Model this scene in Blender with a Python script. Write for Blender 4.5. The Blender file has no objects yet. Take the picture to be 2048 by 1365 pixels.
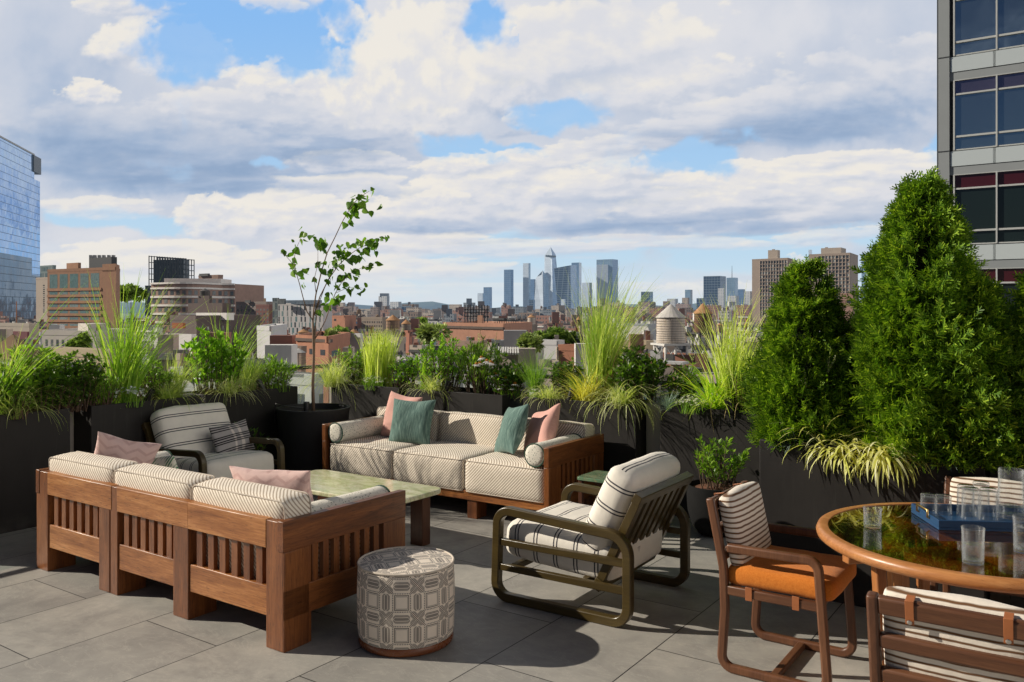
import bpy, bmesh, math, random
import numpy as np
from math import pi, sin, cos, tan, atan2, sqrt, radians, hypot
from mathutils import Vector, Matrix, Euler

random.seed(7)
RNG = np.random.default_rng(11)
SC = bpy.context.scene
COL = SC.collection

# ------------------------------------------------------------------ frames
F, H, CX, HY = 1680.0, 1.75, 1024.0, 620.0      # focal length in photo pixels, eye height, horizon
ROT = -atan2(.567, .824)                         # the terrace grid is turned against the view
CU, SU = cos(ROT), sin(ROT)


def W(u, v, z=0.0):
    """terrace grid (u along the right planter row, v towards it) -> world"""
    return Vector((u * CU - v * SU, u * SU + v * CU, z))


def at(px, py, Y):
    return Vector(((px - CX) / F * Y, Y, H - (py - HY) / F * Y))


def rowY(row, px):
    k = (px - CX) / F
    if row == 'L':
        return -7.2 / (CU * k + SU)
    v = {'R': 6.82, 'H': 5.5, 'I': 5.55}[row]
    return v / (-SU * k + CU)


# ------------------------------------------------------------------ things
def thing(name, label, cat, loc=(0, 0, 0), rot=0.0, group=None):
    o = bpy.data.objects.new(name, None)
    COL.objects.link(o)
    o.empty_display_size = .1
    o.location = loc
    o.rotation_euler = (0, 0, rot)
    o['label'] = label
    o['category'] = cat
    if group:
        o['group'] = group
    return o


def tag(o, label, cat, group=None):
    o['label'] = label
    o['category'] = cat
    if group:
        o['group'] = group
    return o


def struct(o):
    o['kind'] = 'structure'
    return o


def kids(o):
    return [c for c in bpy.data.objects if c.parent == o]


def dup(o, parent=None):
    c = o.copy()
    COL.objects.link(c)
    c.parent = parent
    for ch in list(o.children):
        dup(ch, c)
    return c


# ------------------------------------------------------------------ mesh builder
class MB:
    def __init__(s):
        s.v, s.f, s.m, s.uv = [], [], [], []

    def face(s, idx, uv=None, m=0):
        s.f.append(tuple(idx))
        s.uv.append(uv)
        s.m.append(m)

    def box(s, c, size, rot=None, m=0):
        hx, hy, hz = size[0] / 2, size[1] / 2, size[2] / 2
        b = len(s.v)
        for z in (-hz, hz):
            for x, y in ((-hx, -hy), (hx, -hy), (hx, hy), (-hx, hy)):
                p = Vector((x, y, z))
                if rot is not None:
                    p = rot @ p
                s.v.append((p.x + c[0], p.y + c[1], p.z + c[2]))
        for q in ((0, 3, 2, 1), (4, 5, 6, 7), (0, 1, 5, 4), (1, 2, 6, 5), (2, 3, 7, 6), (3, 0, 4, 7)):
            s.face([b + i for i in q], None, m)
        return s

    def bx(s, x0, x1, y0, y1, z0, z1, m=0):
        return s.box(((x0 + x1) / 2, (y0 + y1) / 2, (z0 + z1) / 2), (x1 - x0, y1 - y0, z1 - z0), None, m)

    def bar(s, p, q, w, h, m=0, up=(0, 0, 1)):
        p, q = Vector(p), Vector(q)
        d = q - p
        L = d.length
        x = d.normalized()
        u = Vector(up)
        if abs(x.dot(u)) > .98:
            u = Vector((0, 1, 0))
        y = u.cross(x).normalized()
        z = x.cross(y)
        R = Matrix((x, y, z)).transposed()
        return s.box((p + q) / 2, (L, w, h), R, m)

    def tube(s, path, r, n=8, closed=False, m=0, caps=True):
        P = [Vector(p) for p in path]
        K = len(P)
        b = len(s.v)
        rs = r if isinstance(r, (list, tuple)) else [r] * K
        ref = None
        for i in range(K):
            if closed:
                t = P[(i + 1) % K] - P[i - 1]
            else:
                t = P[min(i + 1, K - 1)] - P[max(i - 1, 0)]
            if t.length < 1e-9:
                t = Vector((0, 0, 1))
            t.normalize()
            if ref is None:
                a = Vector((0, 0, 1)) if abs(t.z) < .9 else Vector((1, 0, 0))
                ref = t.cross(a).normalized()
            ref = (ref - t * ref.dot(t)).normalized()
            bi = t.cross(ref)
            for j in range(n):
                a = 2 * pi * j / n
                q = P[i] + (ref * cos(a) + bi * sin(a)) * rs[i]
                s.v.append((q.x, q.y, q.z))
        for i in range(K if closed else K - 1):
            i2 = (i + 1) % K
            for j in range(n):
                j2 = (j + 1) % n
                s.face((b + i * n + j, b + i * n + j2, b + i2 * n + j2, b + i2 * n + j), None, m)
        if caps and not closed:
            s.face([b + j for j in reversed(range(n))], None, m)
            s.face([b + (K - 1) * n + j for j in range(n)], None, m)
        return s

    def lathe(s, prof, n=24, c=(0, 0, 0), m=0, fn=None, cap0=True, cap1=True, uvr=None):
        b = len(s.v)
        K = len(prof)
        for (r, z) in prof:
            for j in range(n):
                a = 2 * pi * j / n
                rr = r * (fn(a, z) if fn else 1)
                s.v.append((c[0] + rr * cos(a), c[1] + rr * sin(a), c[2] + z))
        for i in range(K - 1):
            for j in range(n):
                j2 = (j + 1) % n
                uv = None
                if uvr:
                    uv = [(uvr * j / n, prof[i][1]), (uvr * (j + 1) / n, prof[i][1]), (uvr * (j + 1) / n, prof[i + 1][1]), (uvr * j / n, prof[i + 1][1])]
                s.face((b + i * n + j, b + i * n + j2, b + (i + 1) * n + j2, b + (i + 1) * n + j), uv, m)
        if cap0:
            s.face([b + j for j in reversed(range(n))], None, m)
        if cap1:
            s.face([b + (K - 1) * n + j for j in range(n)], None, m)
        return s

    def prism(s, poly, z0, z1, m=0, mt=None, bottom=False):
        """vertical prism over a counter-clockwise footprint, uv in metres on the walls; z1 may be a list"""
        n = len(poly)
        b = len(s.v)
        zt = z1 if isinstance(z1, (list, tuple)) else [z1] * n
        for p in poly:
            s.v.append((p[0], p[1], z0))
        for p, z in zip(poly, zt):
            s.v.append((p[0], p[1], z))
        acc = 0.0
        for i in range(n):
            j = (i + 1) % n
            L = hypot(poly[j][0] - poly[i][0], poly[j][1] - poly[i][1])
            s.face((b + i, b + j, b + n + j, b + n + i), [(acc, z0), (acc + L, z0), (acc + L, zt[j]), (acc, zt[i])], m)
            acc += L
        s.face([b + n + i for i in range(n)], [(0.013, .013)] * n, m if mt is None else mt)
        if bottom:
            s.face([b + i for i in reversed(range(n))], None, m)
        return s

    def extr(s, poly, axis, a0, a1, m=0):
        """closed 2-D polygon extruded along an axis; poly in the two other axes"""
        n = len(poly)
        b = len(s.v)
        for a in (a0, a1):
            for (p, q) in poly:
                s.v.append({'x': (a, p, q), 'y': (p, a, q), 'z': (p, q, a)}[axis])
        for i in range(n):
            j = (i + 1) % n
            s.face((b + i, b + j, b + n + j, b + n + i), None, m)
        s.face([b + i for i in reversed(range(n))], None, m)
        s.face([b + n + i for i in range(n)], None, m)
        return s

    def sweep(s, path, w, t, y0, closed=False, m=0):
        """flat bar bent along a path in the x-z plane; w in the plane, t out of the plane"""
        K = len(path)
        P = [Vector((p[0], p[1])) for p in path]
        ws = w if isinstance(w, (list, tuple)) else [w] * K
        b = len(s.v)
        for i in range(K):
            if closed:
                a, c = P[i - 1], P[(i + 1) % K]
            else:
                a, c = P[max(i - 1, 0)], P[min(i + 1, K - 1)]
            d0 = (P[i] - a)
            d1 = (c - P[i])
            if d0.length < 1e-9:
                d0 = d1
            if d1.length < 1e-9:
                d1 = d0
            d0.normalize()
            d1.normalize()
            d = (d0 + d1).normalized()
            nrm = Vector((-d.y, d.x))
            k = 1 / max(.5, nrm.dot(Vector((-d0.y, d0.x))))
            o = P[i] + nrm * (ws[i] / 2 * k)
            q = P[i] - nrm * (ws[i] / 2 * k)
            for (x, z), y in (((o.x, o.y), y0 - t / 2), ((o.x, o.y), y0 + t / 2), ((q.x, q.y), y0 + t / 2), ((q.x, q.y), y0 - t / 2)):
                s.v.append((x, y, z))
        for i in range(K if closed else K - 1):
            i2 = (i + 1) % K
            for j in range(4):
                j2 = (j + 1) % 4
                s.face((b + i * 4 + j, b + i2 * 4 + j, b + i2 * 4 + j2, b + i * 4 + j2), None, m)
        if not closed:
            s.face([b + j for j in range(4)], None, m)
            s.face([b + (K - 1) * 4 + j for j in reversed(range(4))], None, m)
        return s

    def xf(s, M, start=0):
        for i in range(start, len(s.v)):
            s.v[i] = tuple(M @ Vector(s.v[i]))
        return s

    def build(s, name, mats, parent=None, smooth=None, bevel=0, seg=2, loc=None):
        me = bpy.data.meshes.new(name)
        me.from_pydata(s.v, [], s.f)
        if not isinstance(mats, (list, tuple)):
            mats = [mats]
        for m in mats:
            me.materials.append(m)
        if len(mats) > 1:
            me.polygons.foreach_set('material_index', s.m)
        if any(u is not None for u in s.uv):
            l = me.uv_layers.new(name='UVMap')
            k = 0
            flat = []
            for f, u in zip(s.f, s.uv):
                for i in range(len(f)):
                    flat.extend(u[i] if u is not None else (0.013, 0.013))
            l.data.foreach_set('uv', flat)
        if smooth is not None:
            me.polygons.foreach_set('use_smooth', [True] * len(s.f))
            if smooth < 179:
                me.set_sharp_from_angle(angle=radians(smooth))
        me.validate()
        o = bpy.data.objects.new(name, me)
        COL.objects.link(o)
        if parent is not None:
            o.parent = parent
        if loc is not None:
            o.location = loc
        if bevel:
            md = o.modifiers.new('bevel', 'BEVEL')
            md.width = bevel
            md.segments = seg
            md.limit_method = 'ANGLE'
            md.angle_limit = radians(35)
            md.harden_normals = False
            me.polygons.foreach_set('use_smooth', [True] * len(s.f))
            me.set_sharp_from_angle(angle=radians(28))
        return o


def np_mesh(name, V, Q, mat, parent=None, smooth=False):
    """big quad mesh from numpy arrays"""
    me = bpy.data.meshes.new(name)
    n, m = len(V), len(Q)
    me.vertices.add(n)
    me.vertices.foreach_set('co', np.asarray(V, dtype=np.float32).ravel())
    me.loops.add(m * 4)
    me.loops.foreach_set('vertex_index', np.asarray(Q, dtype=np.int32).ravel())
    me.polygons.add(m)
    me.polygons.foreach_set('loop_start', np.arange(0, m * 4, 4, dtype=np.int32))
    me.polygons.foreach_set('loop_total', np.full(m, 4, dtype=np.int32))
    if smooth:
        me.polygons.foreach_set('use_smooth', np.ones(m, dtype=bool))
    me.materials.append(mat)
    me.update(calc_edges=True)
    o = bpy.data.objects.new(name, me)
    COL.objects.link(o)
    if parent is not None:
        o.parent = parent
    return o


def fillet(pts, r, n=5, closed=True):
    out = []
    K = len(pts)
    rs = r if isinstance(r, (list, tuple)) else [r] * K
    for i in range(K):
        p = Vector(pts[i])
        if not closed and i in (0, K - 1):
            out.append((p.x, p.y))
            continue
        a, c = Vector(pts[i - 1]), Vector(pts[(i + 1) % K])
        d0, d1 = (a - p), (c - p)
        l0, l1 = d0.length, d1.length
        d0.normalize()
        d1.normalize()
        ang = math.acos(max(-1, min(1, d0.dot(d1))))
        t = min(rs[i] / tan(ang / 2), l0 * .49, l1 * .49)
        rr = t * tan(ang / 2)
        bis = (d0 + d1)
        if bis.length < 1e-6 or rr < 1e-5:
            out.append((p.x, p.y))
            continue
        bis.normalize()
        c0 = p + bis * (rr / sin(ang / 2))
        s0 = p + d0 * t - c0
        s1 = p + d1 * t - c0
        a0 = atan2(s0.y, s0.x)
        da = atan2(s1.y, s1.x) - a0
        while da > pi:
            da -= 2 * pi
        while da < -pi:
            da += 2 * pi
        for k in range(n + 1):
            a_ = a0 + da * k / n
            out.append((c0.x + rr * cos(a_), c0.y + rr * sin(a_)))
    return out


def rbox(mb, size, r=.04, crown=(0, 0, 0), n=9, M=None, wob=0.0, seed=0):
    """upholstered box: rounded edges, faces crowned outwards along each axis"""
    h = Vector(size) / 2
    base = len(mb.v)
    ts = [-1 + 2 * (0.5 - 0.5 * cos(pi * i / n)) for i in range(n + 1)]
    key = {}
    rnd = random.Random(seed)
    ph = [rnd.uniform(0, 6.28) for _ in range(6)]

    def vert(p):
        k = (round(p[0], 4), round(p[1], 4), round(p[2], 4))
        if k in key:
            return key[k]
        q = Vector((p[0] * h.x, p[1] * h.y, p[2] * h.z))
        inner = Vector([max(-(h[i] - r), min(h[i] - r, q[i])) for i in range(3)])
        d = q - inner
        if d.length > 1e-9:
            m = max(abs(d[i]) for i in range(3))
            d = d.normalized() * m
        o = inner + d
        X, Y, Z = [max(-1, min(1, o[i] / h[i])) for i in range(3)]
        bx_, by_, bz_ = (1 - X * X), (1 - Y * Y), (1 - Z * Z)
        o.x += crown[0] * X * by_ * bz_
        o.y += crown[1] * Y * bx_ * bz_
        o.z += crown[2] * Z * (bx_ * by_) ** .7
        if wob:
            w = wob * (sin(o.x * 17 + ph[0] + 3 * o.z) * sin(o.y * 13 + ph[1]) + .6 * sin(o.x * 31 + ph[2] + o.y * 23 + o.z * 19))
            o += Vector((X * .4, Y * .4, Z)) * w
        if M is not None:
            o = M @ o
        mb.v.append((o.x, o.y, o.z))
        key[k] = len(mb.v) - 1
        return key[k]
    for ax in range(3):
        for sg in (-1, 1):
            for i in range(n):
                for j in range(n):
                    c = []
                    for (a, b) in ((i, j), (i + 1, j), (i + 1, j + 1), (i, j + 1)):
                        p = [0, 0, 0]
                        p[ax] = sg
                        p[(ax + 1) % 3] = ts[a]
                        p[(ax + 2) % 3] = ts[b]
                        c.append(vert(p))
                    if sg < 0:
                        c.reverse()
                    mb.face(c)
    return mb


def pillow_mb(w, h, t, n=18, seed=0, dent=.0):
    """knife-edge cushion in the x-z plane, thickness along y"""
    mb = MB()
    rnd = random.Random(seed)
    ph = [rnd.uniform(0, 6.28) for _ in range(8)]
    idx = {}
    for sd in (-1, 1):
        for i in range(n + 1):
            for j in range(n + 1):
                s = -cos(pi * i / n)
                q = -cos(pi * j / n)
                edge = i in (0, n) or j in (0, n)
                if edge and sd == 1:
                    continue
                pin = .10
                x = s * w / 2 * (1 - pin * (1 - q * q) ** 1.0 * abs(s))
                z = q * h / 2 * (1 - pin * (1 - s * s) ** 1.0 * abs(q))
                th = t / 2 * max(0, (1 - s * s) * (1 - q * q)) ** .42
                rad = hypot(s, q)
                th *= 1 + .10 * sin(3 * atan2(q, s) + ph[0]) * rad + .06 * sin(7 * s + ph[1]) * sin(6 * q + ph[2])
                th -= dent * t * math.exp(-((s * 1.8) ** 2 + ((q - .9) * 1.6) ** 2))
                corner = (abs(s) * abs(q)) ** 2
                mb.v.append((x, sd * th + .01 * sin(4 * s + ph[3]) * (1 - corner), z))
                idx[(sd, i, j)] = len(mb.v) - 1
    for sd in (-1, 1):
        for i in range(n):
            for j in range(n):
                c = []
                for a, b in ((i, j), (i + 1, j), (i + 1, j + 1), (i, j + 1)):
                    e = a in (0, n) or b in (0, n)
                    c.append(idx[(-1 if e else sd, a, b)])
                if sd == 1:
                    c.reverse()
                mb.face(c, [(-cos(pi * a / n) * w / 2, -cos(pi * b / n) * h / 2) for a, b in (((i, j), (i + 1, j), (i + 1, j + 1), (i, j + 1)) if sd < 0 else ((i, j + 1), (i + 1, j + 1), (i + 1, j), (i, j)))])
    return mb
# ------------------------------------------------------------------ node helpers
class NT:
    def __init__(s, nt):
        s.nt = nt

    def n(s, kind, **props):
        nd = s.nt.nodes.new(kind)
        for k, v in props.items():
            setattr(nd, k, v)
        return nd

    def put(s, sock, v):
        if v is None:
            return
        if isinstance(v, bpy.types.NodeSocket):
            s.nt.links.new(v, sock)
        else:
            if hasattr(sock, 'default_value'):
                try:
                    n = len(sock.default_value)
                    if n == 4 and len(v) == 3:
                        v = (*v, 1)
                except TypeError:
                    pass
                sock.default_value = v

    def m(s, op, a, b=None, c=None, clamp=False):
        nd = s.n('ShaderNodeMath', operation=op, use_clamp=clamp)
        s.put(nd.inputs[0], a)
        s.put(nd.inputs[1], b)
        s.put(nd.inputs[2], c)
        return nd.outputs[0]

    def vm(s, op, a, b=None, scale=None):
        nd = s.n('ShaderNodeVectorMath', operation=op)
        s.put(nd.inputs[0], a)
        s.put(nd.inputs[1], b)
        if scale is not None:
            s.put(nd.inputs[3], scale)
        return nd.outputs['Value'] if op in ('LENGTH', 'DOT_PRODUCT', 'DISTANCE') else nd.outputs[0]

    def mix(s, f, a, b, blend='MIX'):
        nd = s.n('ShaderNodeMix', data_type='RGBA', blend_type=blend)
        s.put(nd.inputs[0], f)
        s.put(nd.inputs[6], a)
        s.put(nd.inputs[7], b)
        return nd.outputs[2]

    def noise(s, vec, scale, detail=4, rough=.55, dist=0, dims='3D', out=0):
        nd = s.n('ShaderNodeTexNoise', noise_dimensions=dims)
        s.put(nd.inputs['Vector'], vec)
        s.put(nd.inputs['Scale'], scale)
        s.put(nd.inputs['Detail'], detail)
        s.put(nd.inputs['Roughness'], rough)
        s.put(nd.inputs['Distortion'], dist)
        return nd.outputs[out]

    def ramp(s, f, stops, interp='LINEAR'):
        nd = s.n('ShaderNodeValToRGB')
        cr = nd.color_ramp
        cr.interpolation = interp
        while len(cr.elements) < len(stops):
            cr.elements.new(.5)
        for e, (p, c) in zip(cr.elements, stops):
            e.position = p
            e.color = (*c, 1) if len(c) == 3 else c
        s.put(nd.inputs[0], f)
        return nd.outputs[0]

    def rng(s, v, a, b, c=0, d=1, smooth=False):
        nd = s.n('ShaderNodeMapRange', interpolation_type='SMOOTHSTEP' if smooth else 'LINEAR')
        s.put(nd.inputs[0], v)
        s.put(nd.inputs[1], a)
        s.put(nd.inputs[2], b)
        s.put(nd.inputs[3], c)
        s.put(nd.inputs[4], d)
        return nd.outputs[0]

    def sep(s, v):
        nd = s.n('ShaderNodeSeparateXYZ')
        s.put(nd.inputs[0], v)
        return nd.outputs[0], nd.outputs[1], nd.outputs[2]

    def comb(s, x, y, z):
        nd = s.n('ShaderNodeCombineXYZ')
        s.put(nd.inputs[0], x)
        s.put(nd.inputs[1], y)
        s.put(nd.inputs[2], z)
        return nd.outputs[0]

    def mapping(s, v, scale=(1, 1, 1), rot=(0, 0, 0), loc=(0, 0, 0)):
        nd = s.n('ShaderNodeMapping')
        s.put(nd.inputs[0], v)
        nd.inputs['Location'].default_value = loc
        nd.inputs['Rotation'].default_value = rot
        nd.inputs['Scale'].default_value = scale
        return nd.outputs[0]

    def bump(s, h, strength=.3, dist=.002):
        nd = s.n('ShaderNodeBump')
        s.put(nd.inputs['Height'], h)
        nd.inputs['Strength'].default_value = strength
        nd.inputs['Distance'].default_value = dist
        return nd.outputs[0]

    def obj(s):
        return s.n('ShaderNodeTexCoord').outputs['Object']

    def uvc(s):
        return s.n('ShaderNodeTexCoord').outputs['UV']


HAZE = None


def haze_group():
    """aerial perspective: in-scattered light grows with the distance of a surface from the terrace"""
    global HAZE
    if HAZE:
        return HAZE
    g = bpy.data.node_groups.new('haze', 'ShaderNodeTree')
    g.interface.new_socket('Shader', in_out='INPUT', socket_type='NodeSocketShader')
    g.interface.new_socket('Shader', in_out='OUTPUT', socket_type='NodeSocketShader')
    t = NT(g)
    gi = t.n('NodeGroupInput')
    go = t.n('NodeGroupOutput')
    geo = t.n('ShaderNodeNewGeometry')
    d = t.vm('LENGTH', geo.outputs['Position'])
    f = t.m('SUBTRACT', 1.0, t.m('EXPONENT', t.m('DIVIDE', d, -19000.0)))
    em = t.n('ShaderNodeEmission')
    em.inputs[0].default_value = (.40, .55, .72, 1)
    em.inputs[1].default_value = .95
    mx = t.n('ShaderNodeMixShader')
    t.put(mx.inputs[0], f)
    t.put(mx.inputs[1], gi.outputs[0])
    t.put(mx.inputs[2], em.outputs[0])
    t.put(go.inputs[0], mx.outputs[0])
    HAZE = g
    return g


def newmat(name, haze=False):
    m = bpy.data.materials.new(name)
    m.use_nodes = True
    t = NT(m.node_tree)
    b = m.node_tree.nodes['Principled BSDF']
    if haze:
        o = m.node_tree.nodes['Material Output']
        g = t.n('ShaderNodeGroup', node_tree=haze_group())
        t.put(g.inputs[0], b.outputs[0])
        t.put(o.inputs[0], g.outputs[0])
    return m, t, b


CACHE = {}


def plain(name, col, rough=.6, metal=0, var=.12, scale=30, haze=False, spec=.5, bump=0):
    k = ('plain', name)
    if k in CACHE:
        return CACHE[k]
    m, t, b = newmat(name, haze)
    o = t.obj()
    n = t.noise(o, scale, 5, .6)
    n2 = t.noise(o, scale * .13, 3, .5)
    f = t.m('ADD', t.m('MULTIPLY', n, .5), t.m('MULTIPLY', n2, .5))
    c = t.ramp(f, [(.25, tuple(x * (1 - var) for x in col)), (.75, tuple(min(1, x * (1 + var)) for x in col))])
    t.put(b.inputs['Base Color'], c)
    b.inputs['Roughness'].default_value = rough
    b.inputs['Metallic'].default_value = metal
    b.inputs['Specular IOR Level'].default_value = spec
    if bump:
        t.put(b.inputs['Normal'], t.bump(n, .5, bump))
    CACHE[k] = m
    return m


def wood(axis, dark, mid, light, name='wood', rough=.42, pore=1.0):
    k = ('wood', name, axis)
    if k in CACHE:
        return CACHE[k]
    m, t, b = newmat(name + '_' + axis)
    o = t.obj()
    oi = t.n('ShaderNodeObjectInfo')
    o = t.vm('ADD', o, t.comb(t.m('MULTIPLY', oi.outputs['Random'], 7.3), t.m('MULTIPLY', oi.outputs['Random'], 3.1), 0))
    sc = {'x': (1, 9, 9), 'y': (9, 1, 9), 'z': (9, 9, 1)}[axis]
    v = t.mapping(o, sc)
    big = t.noise(v, 1.3, 4, .6, .6)
    sc2 = {'x': (5, 70, 70), 'y': (70, 5, 70), 'z': (70, 70, 5)}[axis]
    v2 = t.mapping(o, sc2)
    fine = t.noise(v2, 1.6, 4, .65, .3)
    f = t.m('ADD', t.m('MULTIPLY', big, .55), t.m('MULTIPLY', fine, .45))
    f = t.m('ADD', f, t.m('MULTIPLY', t.m('SUBTRACT', oi.outputs['Random'], .5), .10))
    c = t.ramp(f, [(.30, dark), (.5, mid), (.68, light)])
    sc3 = {'x': (14, 160, 160), 'y': (160, 14, 160), 'z': (160, 160, 14)}[axis]
    p = t.noise(t.mapping(o, sc3), 1.5, 2, .5)
    pf = t.rng(p, .38, .30, 0, .75 * pore)
    c = t.mix(pf, c, tuple(x * .35 for x in dark))
    t.put(b.inputs['Base Color'], c)
    t.put(b.inputs['Roughness'], t.rng(f, .3, .7, rough + .1, rough - .08))
    t.put(b.inputs['Normal'], t.bump(t.m('SUBTRACT', f, t.m('MULTIPLY', pf, .4)), .25, .002))
    CACHE[k] = m
    return m


def WAL(axis):
    return wood(axis, (.14, .038, .008), (.35, .128, .032), (.58, .26, .085), 'sofa_wood', .40)


def WALD(axis):
    return wood(axis, (.075, .021, .006), (.185, .058, .015), (.30, .105, .028), 'sofa_post_wood', .38)


def DARKW(axis):
    return wood(axis, (.042, .013, .006), (.075, .025, .011), (.115, .042, .018), 'table_wood', .38, .5)


def TEAK(axis):
    return wood(axis, (.075, .028, .013), (.125, .050, .023), (.185, .080, .038), 'chair_wood', .38, .4)


def OAK(axis):
    return wood(axis, (.27, .10, .03), (.42, .17, .055), (.55, .25, .09), 'rim_wood', .36, .5)


def OLIVE(axis):
    return wood(axis, (.036, .024, .006), (.062, .041, .011), (.095, .065, .019), 'olive_wood', .34, .3)


def fabric(name, build, rough=.92, weave=900, bump=.35):
    if ('fab', name) in CACHE:
        return CACHE[('fab', name)]
    m, t, b = newmat(name)
    c = build(t)
    o = t.obj()
    w = t.noise(o, weave, 2, .6)
    soft = t.noise(o, 14, 4, .6)
    c = t.mix(t.rng(soft, .3, .7, 0, .07), c, (0.0, 0.0, 0.0))
    c = t.mix(t.rng(w, .35, .65, 0, .04), c, (0.02, 0.02, 0.02))
    t.put(b.inputs['Base Color'], c)
    b.inputs['Roughness'].default_value = rough
    b.inputs['Specular IOR Level'].default_value = .2
    b.inputs['Sheen Weight'].default_value = .12
    h = t.m('ADD', t.m('MULTIPLY', w, .35), t.m('MULTIPLY', t.noise(o, 26, 3, .5), 1.6))
    t.put(b.inputs['Normal'], t.bump(h, bump, .004))
    CACHE[('fab', name)] = m
    return m


def stripe_line(t, s, period, width, soft=.12):
    """1 on a line of the given width (fraction) repeating with the period"""
    f = t.m('FRACT', t.m('DIVIDE', s, period))
    d = t.m('ABSOLUTE', t.m('SUBTRACT', f, .5))
    return t.rng(d, width / 2 + soft / 2, width / 2 - soft / 2, 0, 1)


def f_pin(t):
    x, y, z = t.sep(t.obj())
    s = t.m('ADD', t.m('SUBTRACT', x, z), y)
    return t.mix(stripe_line(t, s, .0265, .36, .22), (.96, .87, .74), (.40, .30, .21))


def f_rope(t):
    x, y, z = t.sep(t.obj())
    s = t.m('ADD', t.m('SUBTRACT', x, z), y)
    return t.mix(stripe_line(t, s, .021, .42, .25), (.78, .70, .58), (.15, .11, .08))


def f_navy(axis, period, off):
    def fn(t):
        X, Y, Z = t.sep(t.obj())
        c = {'x': X, 'y': Y, 'z': Z}[axis]
        if axis == 'z':
            k_ = t.m('GREATER_THAN', Z, .262)
            c = t.m('ADD', t.m('MULTIPLY', c, t.m('SUBTRACT', 1.0, k_)), t.m('MULTIPLY', t.m('ADD', X, period / 2 - off + .012), k_))
        c = t.m('ADD', c, off)
        f = t.m('SUBTRACT', t.m('FRACT', t.m('DIVIDE', c, period)), .5)
        d = t.m('ABSOLUTE', t.m('SUBTRACT', t.m('MULTIPLY', t.m('ABSOLUTE', f), period), .0105))
        k = t.rng(d, .0046, .0034, 0, 1)
        return t.mix(k, (.90, .84, .74), (.024, .022, .038))
    return fn


def f_dots(t):
    v = t.n('ShaderNodeTexVoronoi', feature='F1')
    t.put(v.inputs['Vector'], t.obj())
    v.inputs['Scale'].default_value = 62
    d = t.rng(v.outputs['Distance'], .36, .22, 0, 1)
    w = t.noise(t.obj(), 75, 2)
    d = t.m('MULTIPLY', d, t.rng(w, .40, .5))
    col = t.mix(t.rng(t.n('ShaderNodeTexVoronoi').outputs['Distance'], 0, 1), (.20, .26, .20), (.26, .21, .17))
    return t.mix(d, (.84, .79, .68), col)


def f_teal(t):
    x, y, z = t.sep(t.uvc())
    v = t.comb(t.m('MULTIPLY', x, 150), t.m('MULTIPLY', y, 9), 0)
    n = t.noise(v, 1, 4, .6, .2)
    return t.ramp(n, [(.3, (.045, .088, .080)), (.5, (.115, .20, .175)), (.72, (.29, .41, .36))])


def f_pinkzig(t):
    x, y, z = t.sep(t.uvc())
    tri = t.m('ABSOLUTE', t.m('SUBTRACT', t.m('FRACT', t.m('MULTIPLY', x, 7.5)), .5))
    s = t.m('ADD', y, t.m('MULTIPLY', tri, .075))
    zig = stripe_line(t, s, .062, .30, .12)
    dash = stripe_line(t, x, .0085, .5, .25)
    k = t.m('MULTIPLY', zig, t.m('ADD', .18, t.m('MULTIPLY', dash, .42)))
    return t.mix(k, (.80, .56, .51), (.47, .25, .23))


def f_pink(t):
    n = t.noise(t.uvc(), 220, 3, .6)
    return t.ramp(n, [(.3, (.66, .34, .285)), (.7, (.80, .47, .40))])


def f_lumbar(t):
    x, y, z = t.sep(t.uvc())

    def band(c, w):
        return t.rng(t.m('ABSOLUTE', t.m('SUBTRACT', y, c)), w + .001, w - .001)
    k = None
    for c in (-.135, -.112, -.03, -.012, .03, .012, .112, .135, -.09, .09):
        q = band(c, .0055)
        k = q if k is None else t.m('MAXIMUM', k, q)
    base = t.mix(stripe_line(t, y, .004, .5, .5), (.55, .51, .49), (.30, .28, .28))
    c = t.mix(k, base, (.018, .016, .02))
    v = t.m('MAXIMUM', t.rng(t.m('ABSOLUTE', t.m('SUBTRACT', x, .065)), .028, .025), t.rng(t.m('ABSOLUTE', t.m('ADD', x, .045)), .016, .013))
    vb = t.mix(t.m('MULTIPLY', k, .9), (.74, .66, .61), (.02, .02, .02))
    return t.mix(v, c, vb)


def f_brown(t):
    x, y, z = t.sep(t.obj())
    w = t.m('MULTIPLY', t.noise(t.mapping(t.obj(), (3, 3, 3)), 2.2, 2), .013)
    s = t.m('ADD', z, w)
    return t.mix(stripe_line(t, s, .0245, .34, .14), (.86, .77, .66), (.16, .078, .035))


def f_orange(t):
    n = t.noise(t.obj(), 120, 4, .7)
    return t.ramp(n, [(.3, (.60, .165, .018)), (.7, (.74, .245, .038))])


def f_leafy(t):
    x, y, z = t.sep(t.uvc())
    v = t.comb(t.m('ADD', x, t.m('ABSOLUTE', t.m('MULTIPLY', y, .9))), y, 0)
    s = t.sep(v)[0]
    k = stripe_line(t, s, .026, .5, .12)
    k2 = t.rng(t.noise(t.uvc(), 14, 2), .42, .5)
    return t.mix(t.m('MULTIPLY', k, k2), (.72, .70, .60), (.05, .20, .085))


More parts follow.
